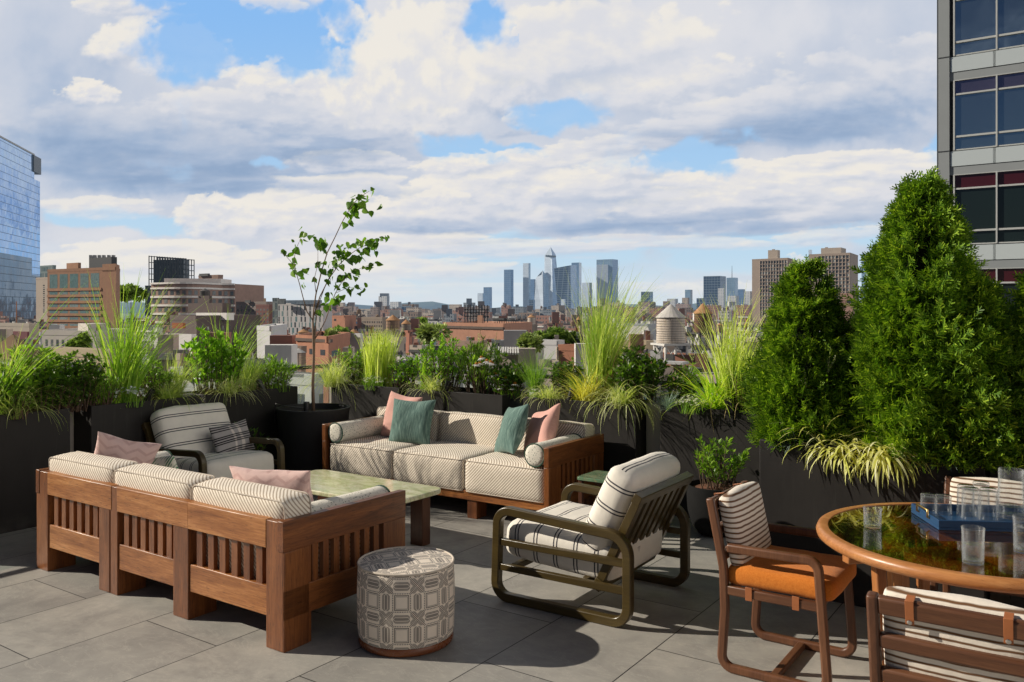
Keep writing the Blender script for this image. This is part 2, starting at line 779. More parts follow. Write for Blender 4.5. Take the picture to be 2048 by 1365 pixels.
def f_ottoman(t):
    u, v, _ = t.sep(t.uvc())
    a = t.m('ABSOLUTE', t.m('SUBTRACT', t.m('FRACT', u), .5))
    b = t.m('ABSOLUTE', t.m('SUBTRACT', t.m('FRACT', v), .5))
    lo = t.m('MINIMUM', a, b)
    hi = t.m('MAXIMUM', a, b)
    ia = t.m('SUBTRACT', .5, a)
    ib = t.m('SUBTRACT', .5, b)
    d = t.m('MAXIMUM', ia, ib)                 # square rings around the cell corner

    def win(x, c, w, s=.006):
        return t.rng(t.m('ABSOLUTE', t.m('SUBTRACT', x, c)), w + s, w - s)
    imin = t.m('MINIMUM', ia, ib)
    dots = stripe_line(t, t.m('ADD', imin, .0), .026, .55, .2)
    k = t.m('MULTIPLY', win(d, .185, .011), dots)
    k = t.m('MAXIMUM', k, win(d, .222, .011))
    # rows of small diamonds outside each square
    dia = t.m('ADD', t.m('MULTIPLY', t.m('ABSOLUTE', t.m('SUBTRACT', t.m('FRACT', t.m('MULTIPLY', imin, 19.0)), .5)), .06), t.m('ABSOLUTE', t.m('SUBTRACT', d, .277)))
    k = t.m('MAXIMUM', k, t.rng(dia, .026, .018))
    # long hexagons between the stars
    arm = t.m('MULTIPLY', t.rng(t.m('SUBTRACT', hi, lo), .21, .225), t.rng(lo, .13, .12))
    hexd = t.m('ADD', lo, t.m('MAXIMUM', 0.0, t.m('SUBTRACT', .30, hi)))
    fill = t.rng(hexd, .046, .04)
    hl = t.m('MAXIMUM', t.m('MULTIPLY', fill, .70), t.m('MAXIMUM', win(hexd, .078, .010), win(hexd, .112, .010)))
    k = t.m('MAXIMUM', k, t.m('MULTIPLY', hl, t.rng(hi, .235, .245)))
    # eight-armed star
    df = t.m('SUBTRACT', hi, lo)
    rays = t.m('MAXIMUM', win(df, .032, .015), t.m('MAXIMUM', win(df, .085, .013), win(df, .128, .010)))
    rays = t.m('MULTIPLY', rays, t.rng(hi, .235, .225))
    k = t.m('MAXIMUM', k, rays)
    return t.mix(k, (.86, .75, .63), (.040, .034, .038))


def leafmat(name, stops, rough=.5, trans=.35, spec=.35, tint=(1.25, 1.35, .55), gain=2.0):
    if ('leaf', name) in CACHE:
        return CACHE[('leaf', name)]
    m, t, b = newmat(name)
    g = t.n('ShaderNodeNewGeometry')
    r = g.outputs['Random Per Island']
    n = t.noise(t.obj(), 5, 2)
    f = t.m('ADD', t.m('MULTIPLY', r, .7), t.m('MULTIPLY', n, .3))
    c = t.ramp(f, [(p_, tuple(min(.9, x * gain) for x in q_)) for p_, q_ in stops])
    t.put(b.inputs['Base Color'], c)
    b.inputs['Roughness'].default_value = rough
    b.inputs['Specular IOR Level'].default_value = spec
    tr = t.n('ShaderNodeBsdfTranslucent')
    t.put(tr.inputs[0], t.mix(1.0, c, tint, 'MULTIPLY'))
    mx = t.n('ShaderNodeMixShader')
    mx.inputs[0].default_value = trans
    t.put(mx.inputs[1], b.outputs[0])
    t.put(mx.inputs[2], tr.outputs[0])
    t.put(m.node_tree.nodes['Material Output'].inputs[0], mx.outputs[0])
    CACHE[('leaf', name)] = m
    return m


def glassmat(name, tint=(.95, .97, .96), refl=1.0, edge=.0, edge_shine=.0, rough=0.0):
    if ('glass', name) in CACHE:
        return CACHE[('glass', name)]
    m, t, b = newmat(name)
    tr = t.n('ShaderNodeBsdfTransparent')
    gl = t.n('ShaderNodeBsdfGlossy')
    gl.inputs['Roughness'].default_value = rough
    fc = t.n('ShaderNodeLayerWeight')
    fc.inputs[0].default_value = .5
    f = t.m('MULTIPLY', t.m('ADD', .04, t.m('MULTIPLY', t.m('POWER', fc.outputs['Facing'], 5.0), .96)), refl, clamp=True)
    e = t.m('MULTIPLY', t.m('POWER', fc.outputs['Facing'], 2.2), edge)
    t.put(tr.inputs[0], t.mix(e, tint, tuple(x * .6 for x in tint)))
    base = tr.outputs[0]
    if edge_shine:
        df = t.n('ShaderNodeBsdfTranslucent')
        df.inputs[0].default_value = (.9, .93, .95, 1)
        d2 = t.n('ShaderNodeBsdfDiffuse')
        d2.inputs[0].default_value = (.9, .93, .95, 1)
        ad = t.n('ShaderNodeMixShader')
        t.put(ad.inputs[1], df.outputs[0])
        t.put(ad.inputs[2], d2.outputs[0])
        mm = t.n('ShaderNodeMixShader')
        t.put(mm.inputs[0], t.m('ADD', edge_shine * .05, t.m('MULTIPLY', t.m('POWER', fc.outputs['Facing'], 3.0), edge_shine * 1.9)))  # diffuse white at glancing edges, painted in for bright rib highlights
        t.put(mm.inputs[1], base)
        t.put(mm.inputs[2], ad.outputs[0])
        base = mm.outputs[0]
    mx = t.n('ShaderNodeMixShader')
    t.put(mx.inputs[0], f)
    t.put(mx.inputs[1], base)
    t.put(mx.inputs[2], gl.outputs[0])
    t.put(m.node_tree.nodes['Material Output'].inputs[0], mx.outputs[0])
    CACHE[('glass', name)] = m
    return m


def refrglass(name, ior, clear, rough=.015, tint=(.98, .99, .99)):
    m, t, b = newmat(name)
    g = t.n('ShaderNodeBsdfGlass')
    g.inputs['Color'].default_value = (*tint, 1)
    g.inputs['Roughness'].default_value = rough
    g.inputs['IOR'].default_value = ior
    tr = t.n('ShaderNodeBsdfTransparent')
    mx = t.n('ShaderNodeMixShader')
    mx.inputs[0].default_value = clear
    t.put(mx.inputs[1], g.outputs[0])
    t.put(mx.inputs[2], tr.outputs[0])
    t.put(m.node_tree.nodes['Material Output'].inputs[0], mx.outputs[0])
    return m


# ---- city materials
def facade(name, wall, win, du=3.0, dv=3.3, fu=.5, fv=.55, rough=.8, gl=.25, band=None, metal=0.0, lit=.25):
    """walls with a grid of windows drawn in metres along the wall (uv), with aerial haze"""
    k = ('fac', name)
    if k in CACHE:
        return CACHE[k]
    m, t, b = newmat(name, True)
    u, v, _ = t.sep(t.uvc())
    cu, cv = t.m('DIVIDE', u, du), t.m('DIVIDE', v, dv)
    inu = t.rng(t.m('ABSOLUTE', t.m('SUBTRACT', t.m('FRACT', cu), .5)), fu / 2 + .01, fu / 2 - .01)
    inv = t.rng(t.m('ABSOLUTE', t.m('SUBTRACT', t.m('FRACT', cv), .5)), fv / 2 + .01, fv / 2 - .01)
    w = t.m('MULTIPLY', inu, inv)
    wn = t.n('ShaderNodeTexWhiteNoise', noise_dimensions='2D')
    t.put(wn.inputs['Vector'], t.comb(t.m('FLOOR', cu), t.m('FLOOR', cv), 0))
    r = wn.outputs['Value']
    g = t.n('ShaderNodeNewGeometry').outputs['Position']
    n = t.noise(g, .35, 6, .65)
    n2 = t.noise(g, .06, 3, .6)
    wc = t.ramp(t.m('ADD', t.m('MULTIPLY', n, .6), t.m('MULTIPLY', n2, .4)), [(.3, tuple(x * .72 for x in wall)), (.7, tuple(min(1, x * 1.15) for x in wall))])
    if band:
        bm = t.rng(t.m('FRACT', cv), band[1], band[1] - .02)
        wc = t.mix(bm, wc, band[0])
    wi = t.mix(t.rng(r, .45, 1.0, 0, lit * 2.2), win, (.45, .45, .42))
    t.put(b.inputs['Base Color'], t.mix(w, wc, wi))
    t.put(b.inputs['Roughness'], t.rng(w, 0, 1, rough, gl))
    t.put(b.inputs['Metallic'], t.m('MULTIPLY', w, metal))
    CACHE[k] = m
    return m


def cityplain(name, col, rough=.85, var=.2, scale=.4):
    k = ('cp', name)
    if k in CACHE:
        return CACHE[k]
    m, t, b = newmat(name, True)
    g = t.n('ShaderNodeNewGeometry').outputs['Position']
    n = t.noise(g, scale, 6, .65)
    n2 = t.noise(g, scale * .15, 3)
    c = t.ramp(t.m('ADD', t.m('MULTIPLY', n, .55), t.m('MULTIPLY', n2, .45)), [(.3, tuple(x * (1 - var) for x in col)), (.7, tuple(min(1, x * (1 + var)) for x in col))])
    t.put(b.inputs['Base Color'], c)
    b.inputs['Roughness'].default_value = rough
    CACHE[k] = m
    return m


def mirror_facade(name, col, du=1.5, dv=4.0, line=.08, tilt=.02, metal=.85, rough=.06, linecol=(.12, .16, .2), wob=.35):
    """reflecting curtain wall: each pane leans a little differently"""
    k = ('mir', name)
    if k in CACHE:
        return CACHE[k]
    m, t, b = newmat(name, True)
    u, v, _ = t.sep(t.uvc())
    cu, cv = t.m('DIVIDE', u, du), t.m('DIVIDE', v, dv)
    lu = t.rng(t.m('ABSOLUTE', t.m('SUBTRACT', t.m('FRACT', cu), .5)), .5 - line / 2 - .01, .5 - line / 2 + .01)
    lv = t.rng(t.m('ABSOLUTE', t.m('SUBTRACT', t.m('FRACT', cv), .5)), .5 - line / 2 - .01, .5 - line / 2 + .01)
    ln = t.m('MAXIMUM', t.m('MULTIPLY', lu, .6), lv)
    wn = t.n('ShaderNodeTexWhiteNoise', noise_dimensions='2D')
    t.put(wn.inputs['Vector'], t.comb(t.m('FLOOR', cu), t.m('FLOOR', cv), 0))
    geo = t.n('ShaderNodeNewGeometry')
    off = t.vm('SCALE', t.vm('SUBTRACT', wn.outputs['Color'], (.5, .5, .5)), None, tilt)
    big = t.noise(t.comb(t.m('MULTIPLY', u, .05), t.m('MULTIPLY', v, .05), 0), 1.0, 5, .6, out=1)
    off2 = t.vm('SCALE', t.vm('SUBTRACT', big, (.5, .5, .5)), None, wob)
    nn = t.vm('NORMALIZE', t.vm('ADD', geo.outputs['Normal'], t.vm('ADD', off, off2)))
    t.put(b.inputs['Normal'], nn)
    vv = t.m('ADD', .86, t.m('MULTIPLY', wn.outputs['Value'], .14))
    cc = t.mix(1.0, col, t.comb(vv, vv, vv), 'MULTIPLY')
    t.put(b.inputs['Base Color'], t.mix(ln, cc, linecol))
    b.inputs['Metallic'].default_value = metal
    t.put(b.inputs['Roughness'], t.rng(ln, 0, 1, rough, .5))
    CACHE[k] = m
    return m
# ------------------------------------------------------------------ terrace furniture
PIN = fabric('pinstripe_cloth', f_pin)
ROPE = fabric('pinstripe_cloth_bold', f_rope)
DOTS = fabric('dotted_cloth', f_dots)
PIPING = plain('green_piping', (.025, .075, .045), .8)
CREAMPIPE = plain('cream_piping', (.62, .54, .45), .9)
BLACKMETAL = plain('black_metal', (.018, .017, .016), .45, 0, .2)
BRASS = plain('brass', (.62, .42, .16), .28, 1.0, .06)
LEATHER = plain('tan_leather', (.36, .12, .04), .5, 0, .2)
SNAP = plain('steel_snap', (.65, .6, .55), .25, 1.0, .05)


# the floor: large porcelain slabs in running bond, laid along the terrace grid
def floor_mat():
    m, t, b = newmat('porcelain_tile')
    o = t.obj()
    x, y, z = t.sep(o)
    v = t.comb(t.m('ADD', y, .43), t.m('ADD', x, .585 + .632 * 20), 0)
    br = t.n('ShaderNodeTexBrick', offset=.5, offset_frequency=2)
    t.put(br.inputs['Vector'], v)
    br.inputs['Scale'].default_value = 1
    br.inputs['Brick Width'].default_value = 1.264
    br.inputs['Row Height'].default_value = .632
    br.inputs['Mortar Size'].default_value = .0032
    br.inputs['Mortar Smooth'].default_value = .15
    br.inputs['Bias'].default_value = 0
    br.inputs['Color1'].default_value = (.0, .0, .0, 1)
    br.inputs['Color2'].default_value = (1, 1, 1, 1)
    br.inputs['Mortar'].default_value = (.5, .5, .5, 1)
    tone = br.outputs['Color']
    tv = t.sep(tone)[0]
    vo = t.vm('ADD', o, t.comb(t.m('MULTIPLY', tv, 17.0), t.m('MULTIPLY', tv, 9.0), 0))
    n1 = t.noise(vo, 1.5, 6, .62, .8)
    n2 = t.noise(vo, 6.5, 6, .66, .5)
    n3 = t.noise(o, 140, 3, .6)
    f = t.m('ADD', t.m('ADD', t.m('MULTIPLY', n1, .55), t.m('MULTIPLY', n2, .36)), t.m('MULTIPLY', n3, .09))
    c = t.ramp(f, [(.30, (.24, .228, .208)), (.50, (.375, .354, .316)), (.68, (.50, .468, .41))])
    c = t.mix(t.m('MULTIPLY', tv, .46), c, (.20, .194, .184))
    # pale scratches and mineral veins
    vn = t.noise(t.mapping(vo, (1.0, 2.2, 1)), 2.4, 8, .7, 1.6)
    vein = t.rng(t.m('ABSOLUTE', t.m('SUBTRACT', vn, .5)), .012, .002, 0, .35)
    c = t.mix(vein, c, (.56, .52, .45))
    # spots and dust
    sp = t.noise(o, 38, 4, .7)
    c = t.mix(t.rng(sp, .66, .74, 0, .35), c, (.14, .13, .12))
    stain = t.noise(t.vm('ADD', o, (3.7, 8.1, 0)), .9, 7, .72, 1.2)
    c = t.mix(t.rng(stain, .53, .68, 0, .52), c, (.165, .155, .145))
    drip = t.noise(t.vm('ADD', o, (13.7, 1.1, 0)), 3.3, 6, .75, .4)
    c = t.mix(t.rng(drip, .60, .68, 0, .30), c, (.46, .43, .38))
    joint = br.outputs['Fac']
    c = t.mix(joint, c, (.012, .012, .012))
    t.put(b.inputs['Base Color'], c)
    t.put(b.inputs['Roughness'], t.rng(f, .3, .7, .68, .50))
    h = t.m('SUBTRACT', t.m('ADD', t.m('MULTIPLY', n2, .25), t.m('MULTIPLY', n3, .12)), t.m('MULTIPLY', joint, 1.4))
    t.put(b.inputs['Normal'], t.bump(h, .35, .004))
    return m


fl = MB().bx(-8.2, 6, -6, 7.55, -.35, 0).build('terrace_floor', floor_mat())
fl.rotation_euler = (0, 0, ROT)
struct(fl)


# ---- the slatted sofas.  local x: along the seat seen from in front, y: 0 front .. D back
def piping_loop(o, sx, sy, r, off, axis, M=None, mat=None):
    """welted seam: a cord round a cushion, off = distance of its plane from the centre"""
    pts = fillet([(-sx / 2, -sy / 2), (sx / 2, -sy / 2), (sx / 2, sy / 2), (-sx / 2, sy / 2)], r, 5)
    for s_ in (-1, 1):
        P = [Vector((p, q, s_ * off)) if axis == 'z' else Vector((p, s_ * off, q)) for p, q in pts]
        if M is not None:
            P = [M @ p for p in P]
        MB().tube(P, .0042, 5, True).build('piping', mat or CREAMPIPE, o, smooth=180)


def make_sofa(label):
    L, D, HT = 2.50, .92, .665
    t = thing('slatted_sofa', label, 'sofa')
    # back
    for x0, x1 in ((.0, .135), (.80, .945), (1.515, 1.595), (1.603, 1.725), (L - .15, L)):
        MB().bx(x0 + .002, x1, D - .19 if x0 in (.80,) or x0 > 1.5 or x0 == 0 else D - .19, D, 0, HT - .003 if 0 < x0 < 2 else HT - .003).build('leg', WALD('z'), t, bevel=.004)
    bays = ((.135, .80), (.945, 1.515), (1.725, L - .15))
    for x0, x1 in bays:
        MB().bx(x0 - .003 if x0 < .2 else x0 - .145, x1 + (.003 if x1 > 2 else .004), D - .055, D + .003, .515, HT).build('back_rail', WAL('x'), t, bevel=.004)
        MB().bx(x0 + .001, x1 - .001, D - .055, D - .008, .16, .315).build('back_rail', WAL('x'), t, bevel=.004)
        mb = MB()
        n = 6
        pitch = (x1 - x0) / (n + .5)
        for i in range(n):
            xc = x0 + pitch * (i + .75)
            mb.bx(xc - .026, xc + .026, D - .045, D - .018, .31, .52)
        mb.build('back_slats', WALD('z'), t, bevel=.002)
    # arms
    for s, xa in ((0, 0.0), (1, L)):
        sg = 1 if s == 0 else -1
        a0, a1 = sorted((xa - sg * .004, xa + sg * .042))
        MB().bx(a0, a1, -.002, .185, 0, HT - .155).build('leg', WALD('z'), t, bevel=.004)
        MB().bx(a0 - .001, a1 + .001, -.004, D + .004, HT - .155, HT + .003).build('arm_rail', WALD('y'), t, bevel=.004)
        MB().bx(a0, a1, .185, D - .001, .16, .315).build('arm_rail', WALD('y'), t, bevel=.004)
        mb = MB()
        for i in range(7):
            yc = .185 + (.74 - .185) * (i + .72) / 7.2
            mb.bx(a0 + .006, a1 - .006, yc - .021, yc + .021, .31, HT - .15)
        mb.build('arm_slats', WALD('z'), t, bevel=.002)
        MB().bx(min(a0, a1), max(a0, a1), D - .17, D - .001, .0, HT - .155).build('leg', WALD('z'), t, bevel=.004)
    MB().bx(.05, L - .05, .035, .075, .155, .235).build('front_rail', WAL('x'), t, bevel=.004)
    MB().bx(.05, L - .05, .08, D - .07, .185, .215).build('seat_deck', DARKW('x'), t)
    for x in (.86, 1.72):
        MB().bx(x - .05, x + .05, .05, .19, 0, .155).build('leg', WALD('z'), t, bevel=.004)
    w = (L - .10) / 3
    for i in range(3):
        xc = .05 + w * (i + .5)
        mb = MB()
        rbox(mb, (w - .006, .76, .285), .048, (.003, .012, .018), 11, Matrix.Translation((xc, .015 + .38, .215 + .1425)), .0022, i + 3)
        oc = mb.build('seat_cushion', PIN, t, smooth=180)
        piping_loop(oc, w - .018, .752, .045, .128, 'z', Matrix.Translation((xc, .395, .3575)))
        mb = MB()
        R = Matrix.Translation((xc, D - .16, .53)) @ Matrix.Rotation(radians(-5), 4, 'X')
        rbox(mb, (w - .006, .20, .47), .042, (.003, .022, .010), 11, R, .0022, i + 11)
        oc = mb.build('back_cushion', PIN, t, smooth=180)
        piping_loop(oc, w - .016, .46, .04, .088, 'y', R)
    return t


s1 = make_sofa('wooden sofa with its slatted back to the viewer, two pale pink pillows on it')
s1.location = W(-3.385, 3.785)
s1.rotation_euler = (0, 0, ROT + pi)
s2 = dup(s1)
s2['label'] = 'long wooden sofa facing the viewer with two teal cushions, in front of the planters'
s2.location = W(-5.985, 5.535)
s2.rotation_euler = (0, 0, ROT + radians(.8))
for o in (s1, s2):
    o['group'] = 'slatted wooden sofas'


def local(o, p, rx=0, ry=0, rz=0, order='XYZ'):
    """world location + rotation for something resting on thing o"""
    M = Matrix.Translation(o.location) @ Matrix.Rotation(o.rotation_euler.z, 4, 'Z')
    R = M.to_3x3() @ Euler((rx, ry, rz), order).to_matrix()
    return M @ Vector(p), R.to_euler()


def rest(ob, o, p, rx=0, ry=0, rz=0):
    l, e = local(o, p, rx, ry, rz)
    ob.location = l
    ob.rotation_euler = e


# bolsters
def make_bolster(label):
    t = thing('bolster_cushion', label, 'bolster')
    r = .092
    L = .64
    mb = MB()
    prof = [(.001, -L / 2 - .012), (r * .6, -L / 2 - .011), (r * .93, -L / 2 - .004), (r, -L / 2 + .012)]
    for k in range(1, 8):
        prof.append((r * (1 + .02 * sin(k * .9)), -L / 2 + L * k / 8))
    prof += [(r, L / 2 - .012), (r * .93, L / 2 + .004), (r * .6, L / 2 + .011), (.001, L / 2 + .012)]
    mb.lathe(prof, 28, cap0=False, cap1=False)
    mb.xf(Matrix.Rotation(pi / 2, 4, 'X'))
    mb.build('bolster_body', DOTS, t, smooth=180)
    for s in (-1, 1):
        MB().tube([(cos(a) * r * 1.0, s * (L / 2 + .001), sin(a) * r * 1.0) for a in [2 * pi * i / 28 for i in range(28)]], .0055, 6, True).build('piping', PIPING, t, smooth=180)
    return t


b0 = make_bolster('dotted bolster with green piping at the left arm of the sofa facing the viewer')
b1 = dup(b0)
b1['label'] = 'dotted bolster with green piping at the right arm of the sofa facing the viewer'
b2 = dup(b0)
b2['label'] = 'dotted bolster along the near arm of the sofa seen from behind'
b3 = dup(b0)
b3['label'] = 'dotted bolster at the far end of the sofa seen from behind, by the armchair'
rest(b0, s2, (.145, .345, .595))
rest(b1, s2, (2.355, .345, .595))
rest(b2, s1, (.145, .37, .595))
rest(b3, s1, (2.355, .36, .595))
for o in (b0, b1, b2, b3):
    o['group'] = 'dotted bolsters on the sofas'

TEAL = fabric('teal_slub_cloth', f_teal)
PINK = fabric('pink_linen', f_pink)
PZIG = fabric('pink_quilted_cloth', f_pinkzig, bump=.6)


def pillow(label, w, h, d, mat, seed, name='throw_pillow', grp='throw pillows on the sofas', dent=.06):
    o = pillow_mb(w, h, d, 20, seed, dent).build(name, mat, None, smooth=180)
    return tag(o, label, 'pillow', grp)


p = pillow('plain pink pillow behind a teal one at the left end of the far sofa', .46, .46, .17, PINK, 1)
rest(p, s2, (.50, .55, .71), radians(-14), radians(4), radians(-8))
p = pillow('dark teal square pillow in front of a pink one, left on the far sofa', .46, .44, .18, TEAL, 2)
rest(p, s2, (.735, .43, .695), radians(-17), radians(-1), radians(10))
p = pillow('grey green teal pillow tilted sideways at the right end of the far sofa', .44, .45, .17, TEAL, 3)
rest(p, s2, (1.86, .43, .71), radians(-22), radians(-10), radians(-34))
p = pillow('plain pink pillow leaning behind the tilted teal one by the right sofa arm', .46, .46, .19, PINK, 4)
rest(p, s2, (2.10, .55, .69), radians(-24), radians(-17), radians(-30))
p = pillow('pale pink zigzag pillow near the right end of the sofa seen from behind', .56, .36, .17, PZIG, 5)
rest(p, s1, (.50, .56, .67), radians(-16), radians(1), radians(14))
p = pillow('pale pink zigzag pillow at the far left end of the sofa seen from behind', .42, .40, .17, PZIG, 6)
rest(p, s1, (2.13, .53, .68), radians(-12), radians(-16), radians(62))
p = pillow('small white pillow with green palm leaves beside the far bolster', .34, .26, .13, fabric('palm_leaf_cloth', f_leafy), 7)
rest(p, s1, (2.03, .30, .60), radians(-24), radians(6), radians(16))


# ---- olive framed lounge chairs.  local x: 0 front .. D back, y across
def make_lounge(label):
    t = thing('lounge_chair', label, 'armchair')
    D, HT, WD = .93, .55, .87
    bt = .052
    for s in (-1, 1):
        y = s * (WD / 2 - .026)
        c = fillet([(.026, .026), (D - .026, .026), (D - .026 + .0, HT - .05), (.045, HT - .0)], [.09, .09, .115, .085], 7)
        mb = MB().sweep(c, bt, .052, y, True)
        mb.build('side_frame', OLIVE('x'), t, bevel=.006)
        MB().bx(.05, D - .05, y - .018, y + .018, .335, .375).build('side_rail', OLIVE('x'), t, bevel=.004)
        MB().bx(.05, D - .05, y - .018, y + .018, .185, .225).build('side_rail', OLIVE('x'), t, bevel=.004)
    for x in (.14, .62):
        MB().bx(x - .02, x + .02, -WD / 2 + .05, WD / 2 - .05, .19, .225).build('cross_rail', OLIVE('y'), t, bevel=.003)
    # leaning slatted back
    p0, p1 = Vector((.70, .20)), Vector((.945, .715))
    d = (p1 - p0)
    for s in (-1, 1):
        y = s * (WD / 2 - .085)
        MB().bar((p0.x, y, p0.y), (p1.x, y, p1.y), .05, .05, up=(1, 0, 0)).build('back_post', OLIVE('z'), t, bevel=.004)
    for f in (.0, .985):
        q = p0 + d * f
        M = Matrix.Translation((q.x, 0, q.y)) @ Matrix.Rotation(atan2(d.x, d.y), 4, 'Y')
        MB().box((0, 0, 0), (.052, WD - .10, .055 if f > .5 else .07)).xf(M).build('back_rail', OLIVE('y'), t, bevel=.004)
    mb = MB()
    for i in range(7):
        y = (i - 3) * .096
        a, b = p0 + d * .05, p0 + d * .965
        mb.bar((a.x, y, a.y), (b.x, y, b.y), .052, .02, up=(1, 0, 0))
    mb.build('back_slats', OLIVE('z'), t, bevel=.002)
    NS = fabric('navy_stripe_seat', f_navy('x', .135, .06))
    mb = MB()
    rbox(mb, (.75, WD - .15, .215), .06, (.012, .006, .024), 11, Matrix.Translation((.415, 0, .335)) @ Matrix.Rotation(radians(4), 4, 'Y'), .003, 3)
    mb.build('seat_cushion', NS, t, smooth=180)
    NB = fabric('navy_stripe_back', f_navy('z', .135, .03))
    bc = MB()
    rbox(bc, (.19, WD - .14, .53), .07, (.026, .008, .018), 11, None, .004, 8)
    o = bc.build('back_cushion', NB, t, smooth=180)
    o.location = (.735, 0, .605)
    o.rotation_euler = (0, atan2(d.x, d.y), 0)
    return t


c1 = make_lounge('olive framed armchair in front at right, seen from behind its slatted back')
c1.location = W(-2.995, 4.545)
c1.rotation_euler = (0, 0, ROT + radians(1.0))
c2 = dup(c1)
c2['label'] = 'white and navy striped armchair facing the viewer at the left by the black planters'
c2.location = W(-6.03, 4.70)
c2.rotation_euler = (0, 0, ROT + pi)
for o in (c1, c2):
    o['group'] = 'olive framed striped armchairs'
LUM = fabric('striped_lumbar_cloth', f_lumbar)
p = pillow('black, grey and white striped lumbar pillow on the left armchair', .50, .30, .13, LUM, 9, 'lumbar_pillow', 'striped lumbar pillows')
rest(p, c2, (.47, -.21, .565), radians(-20), radians(-2), radians(-90 + 13))
p = pillow('black and white striped lumbar pillow half hidden behind the right armchair cushion', .50, .30, .13, LUM, 10, 'lumbar_pillow', 'striped lumbar pillows')
rest(p, c1, (.56, .16, .565), radians(-20), 0, radians(-90))
for o in bpy.data.objects:
    if o.name.startswith('lumbar_pillow'):
        pass


# ---- onyx coffee table and little marble side table
def onyx(name, cols):
    m, t, b = newmat(name)
    o = t.obj()
    v = t.mapping(o, (1.2, 3.2, 1.2), (0, 0, .35))
    n = t.noise(v, 2.1, 8, .68, 2.2)
    n2 = t.noise(v, 5.5, 6, .7, 1.0)
    f = t.m('ADD', t.m('MULTIPLY', n, .7), t.m('MULTIPLY', n2, .3))
    c = t.ramp(f, cols)
    vn = t.noise(t.mapping(o, (2, 5, 2), (0, 0, .6)), 1.7, 8, .7, 1.5)
    c = t.mix(t.rng(t.m('ABSOLUTE', t.m('SUBTRACT', vn, .5)), .02, .003, 0, .55), c, (.40, .27, .13))
    t.put(b.inputs['Base Color'], c)
    b.inputs['Roughness'].default_value = .12
    return m


ONYX = onyx('green_onyx', [(.28, (.30, .34, .15)), (.42, (.50, .53, .29)), (.52, (.70, .68, .45)), (.64, (.82, .77, .60)), (.76, (.56, .59, .35))])
ct = thing('coffee_table', 'low coffee table with a green onyx top and dark wooden legs between the sofas', 'coffee table', W(-4.62, 4.56), ROT)
poly = fillet([(-.67, -.31), (.67, -.31), (.67, .31), (-.67, .31)], .09, 8)
MB().extr(poly, 'z', .39, .425).build('table_top', ONYX, ct, bevel=.008, seg=3)
for x in (-.50, .50):
    for y in (-.22, .22):
        MB().bx(x - .06, x + .06, y - .045, y + .045, 0, .385).build('leg', DARKW('z'), ct, bevel=.004)
MB().bx(-.5, .5, -.03, .03, .33, .388).build('apron', DARKW('x'), ct, bevel=.003)

st = thing('side_table', 'small side table with a dark green marble top beside the sofa arm', 'side table', W(-3.04, 5.66), ROT)
poly = fillet([(-.16, -.16), (.16, -.16), (.16, .16), (-.16, .16)], .03, 5)
MB().extr(poly, 'z', .465, .49).build('table_top', onyx('green_marble', [(.3, (.05, .10, .06)), (.5, (.13, .22, .13)), (.7, (.28, .37, .24))]), st, bevel=.004)
for x in (-.13, .13):
    for y in (-.13, .13):
        MB().bx(x - .016, x + .016, y - .016, y + .016, 0, .463).build('leg', DARKW('z'), st, bevel=.003)

# ---- drum ottoman
ot = thing('drum_ottoman', 'round drum ottoman in cream and charcoal geometric cloth on a wooden base', 'ottoman', (-.562, 4.46, 0), .35)
r = .252
mb = MB()
prof = [(r - .004, .045), (r + .002, .07), (r + .005, .16), (r + .006, .25), (r + .004, .34), (r, .405), (r - .006, .418)]
n = 64
K = len(prof)
base = 0
for (rr, z) in prof:
    for j in range(n):
        a = 2 * pi * j / n
        mb.v.append((rr * cos(a), rr * sin(a), z))
for i in range(K - 1):
    for j in range(n):
        j2 = (j + 1) % n
        u0, u1 = j / n * 10, (j + 1) / n * 10
        mb.face((i * n + j, i * n + j2, (i + 1) * n + j2, (i + 1) * n + j), [(u0, prof[i][1] / .164 + .28), (u1, prof[i][1] / .164 + .28), (u1, prof[i + 1][1] / .164 + .28), (u0, prof[i + 1][1] / .164 + .28)])
top = [(r - .006, .418), (r * .8, .426), (r * .5, .431), (r * .2, .433), (.001, .4335)]
b = len(mb.v)
for (rr, z) in top:
    for j in range(n):
        a = 2 * pi * j / n
        mb.v.append((rr * cos(a), rr * sin(a), z))
for i in range(len(top) - 1):
    for j in range(n):
        j2 = (j + 1) % n
        q = (b + i * n + j, b + i * n + j2, b + (i + 1) * n + j2, b + (i + 1) * n + j)
        mb.face(q, [(mb.v[k][0] / .162 + .5, mb.v[k][1] / .162 + .5) for k in q])
mb.build('ottoman_body', fabric('geometric_cloth', f_ottoman, weave=1200, bump=.25), ot, smooth=60)
MB().tube([(cos(a) * (r - .001), sin(a) * (r - .001), .419) for a in [2 * pi * i / 64 for i in range(64)]], .006, 6, True).build('piping', CREAMPIPE, ot, smooth=180)
MB().lathe([(r - .03, 0), (r - .012, .002), (r - .002, .012), (r - .001, .03), (r - .006, .042), (r - .02, .045)], 64).build('base_ring', wood('x', (.10, .028, .010), (.17, .05, .018), (.24, .08, .03), 'red_wood', .3, .3), ot, smooth=50)


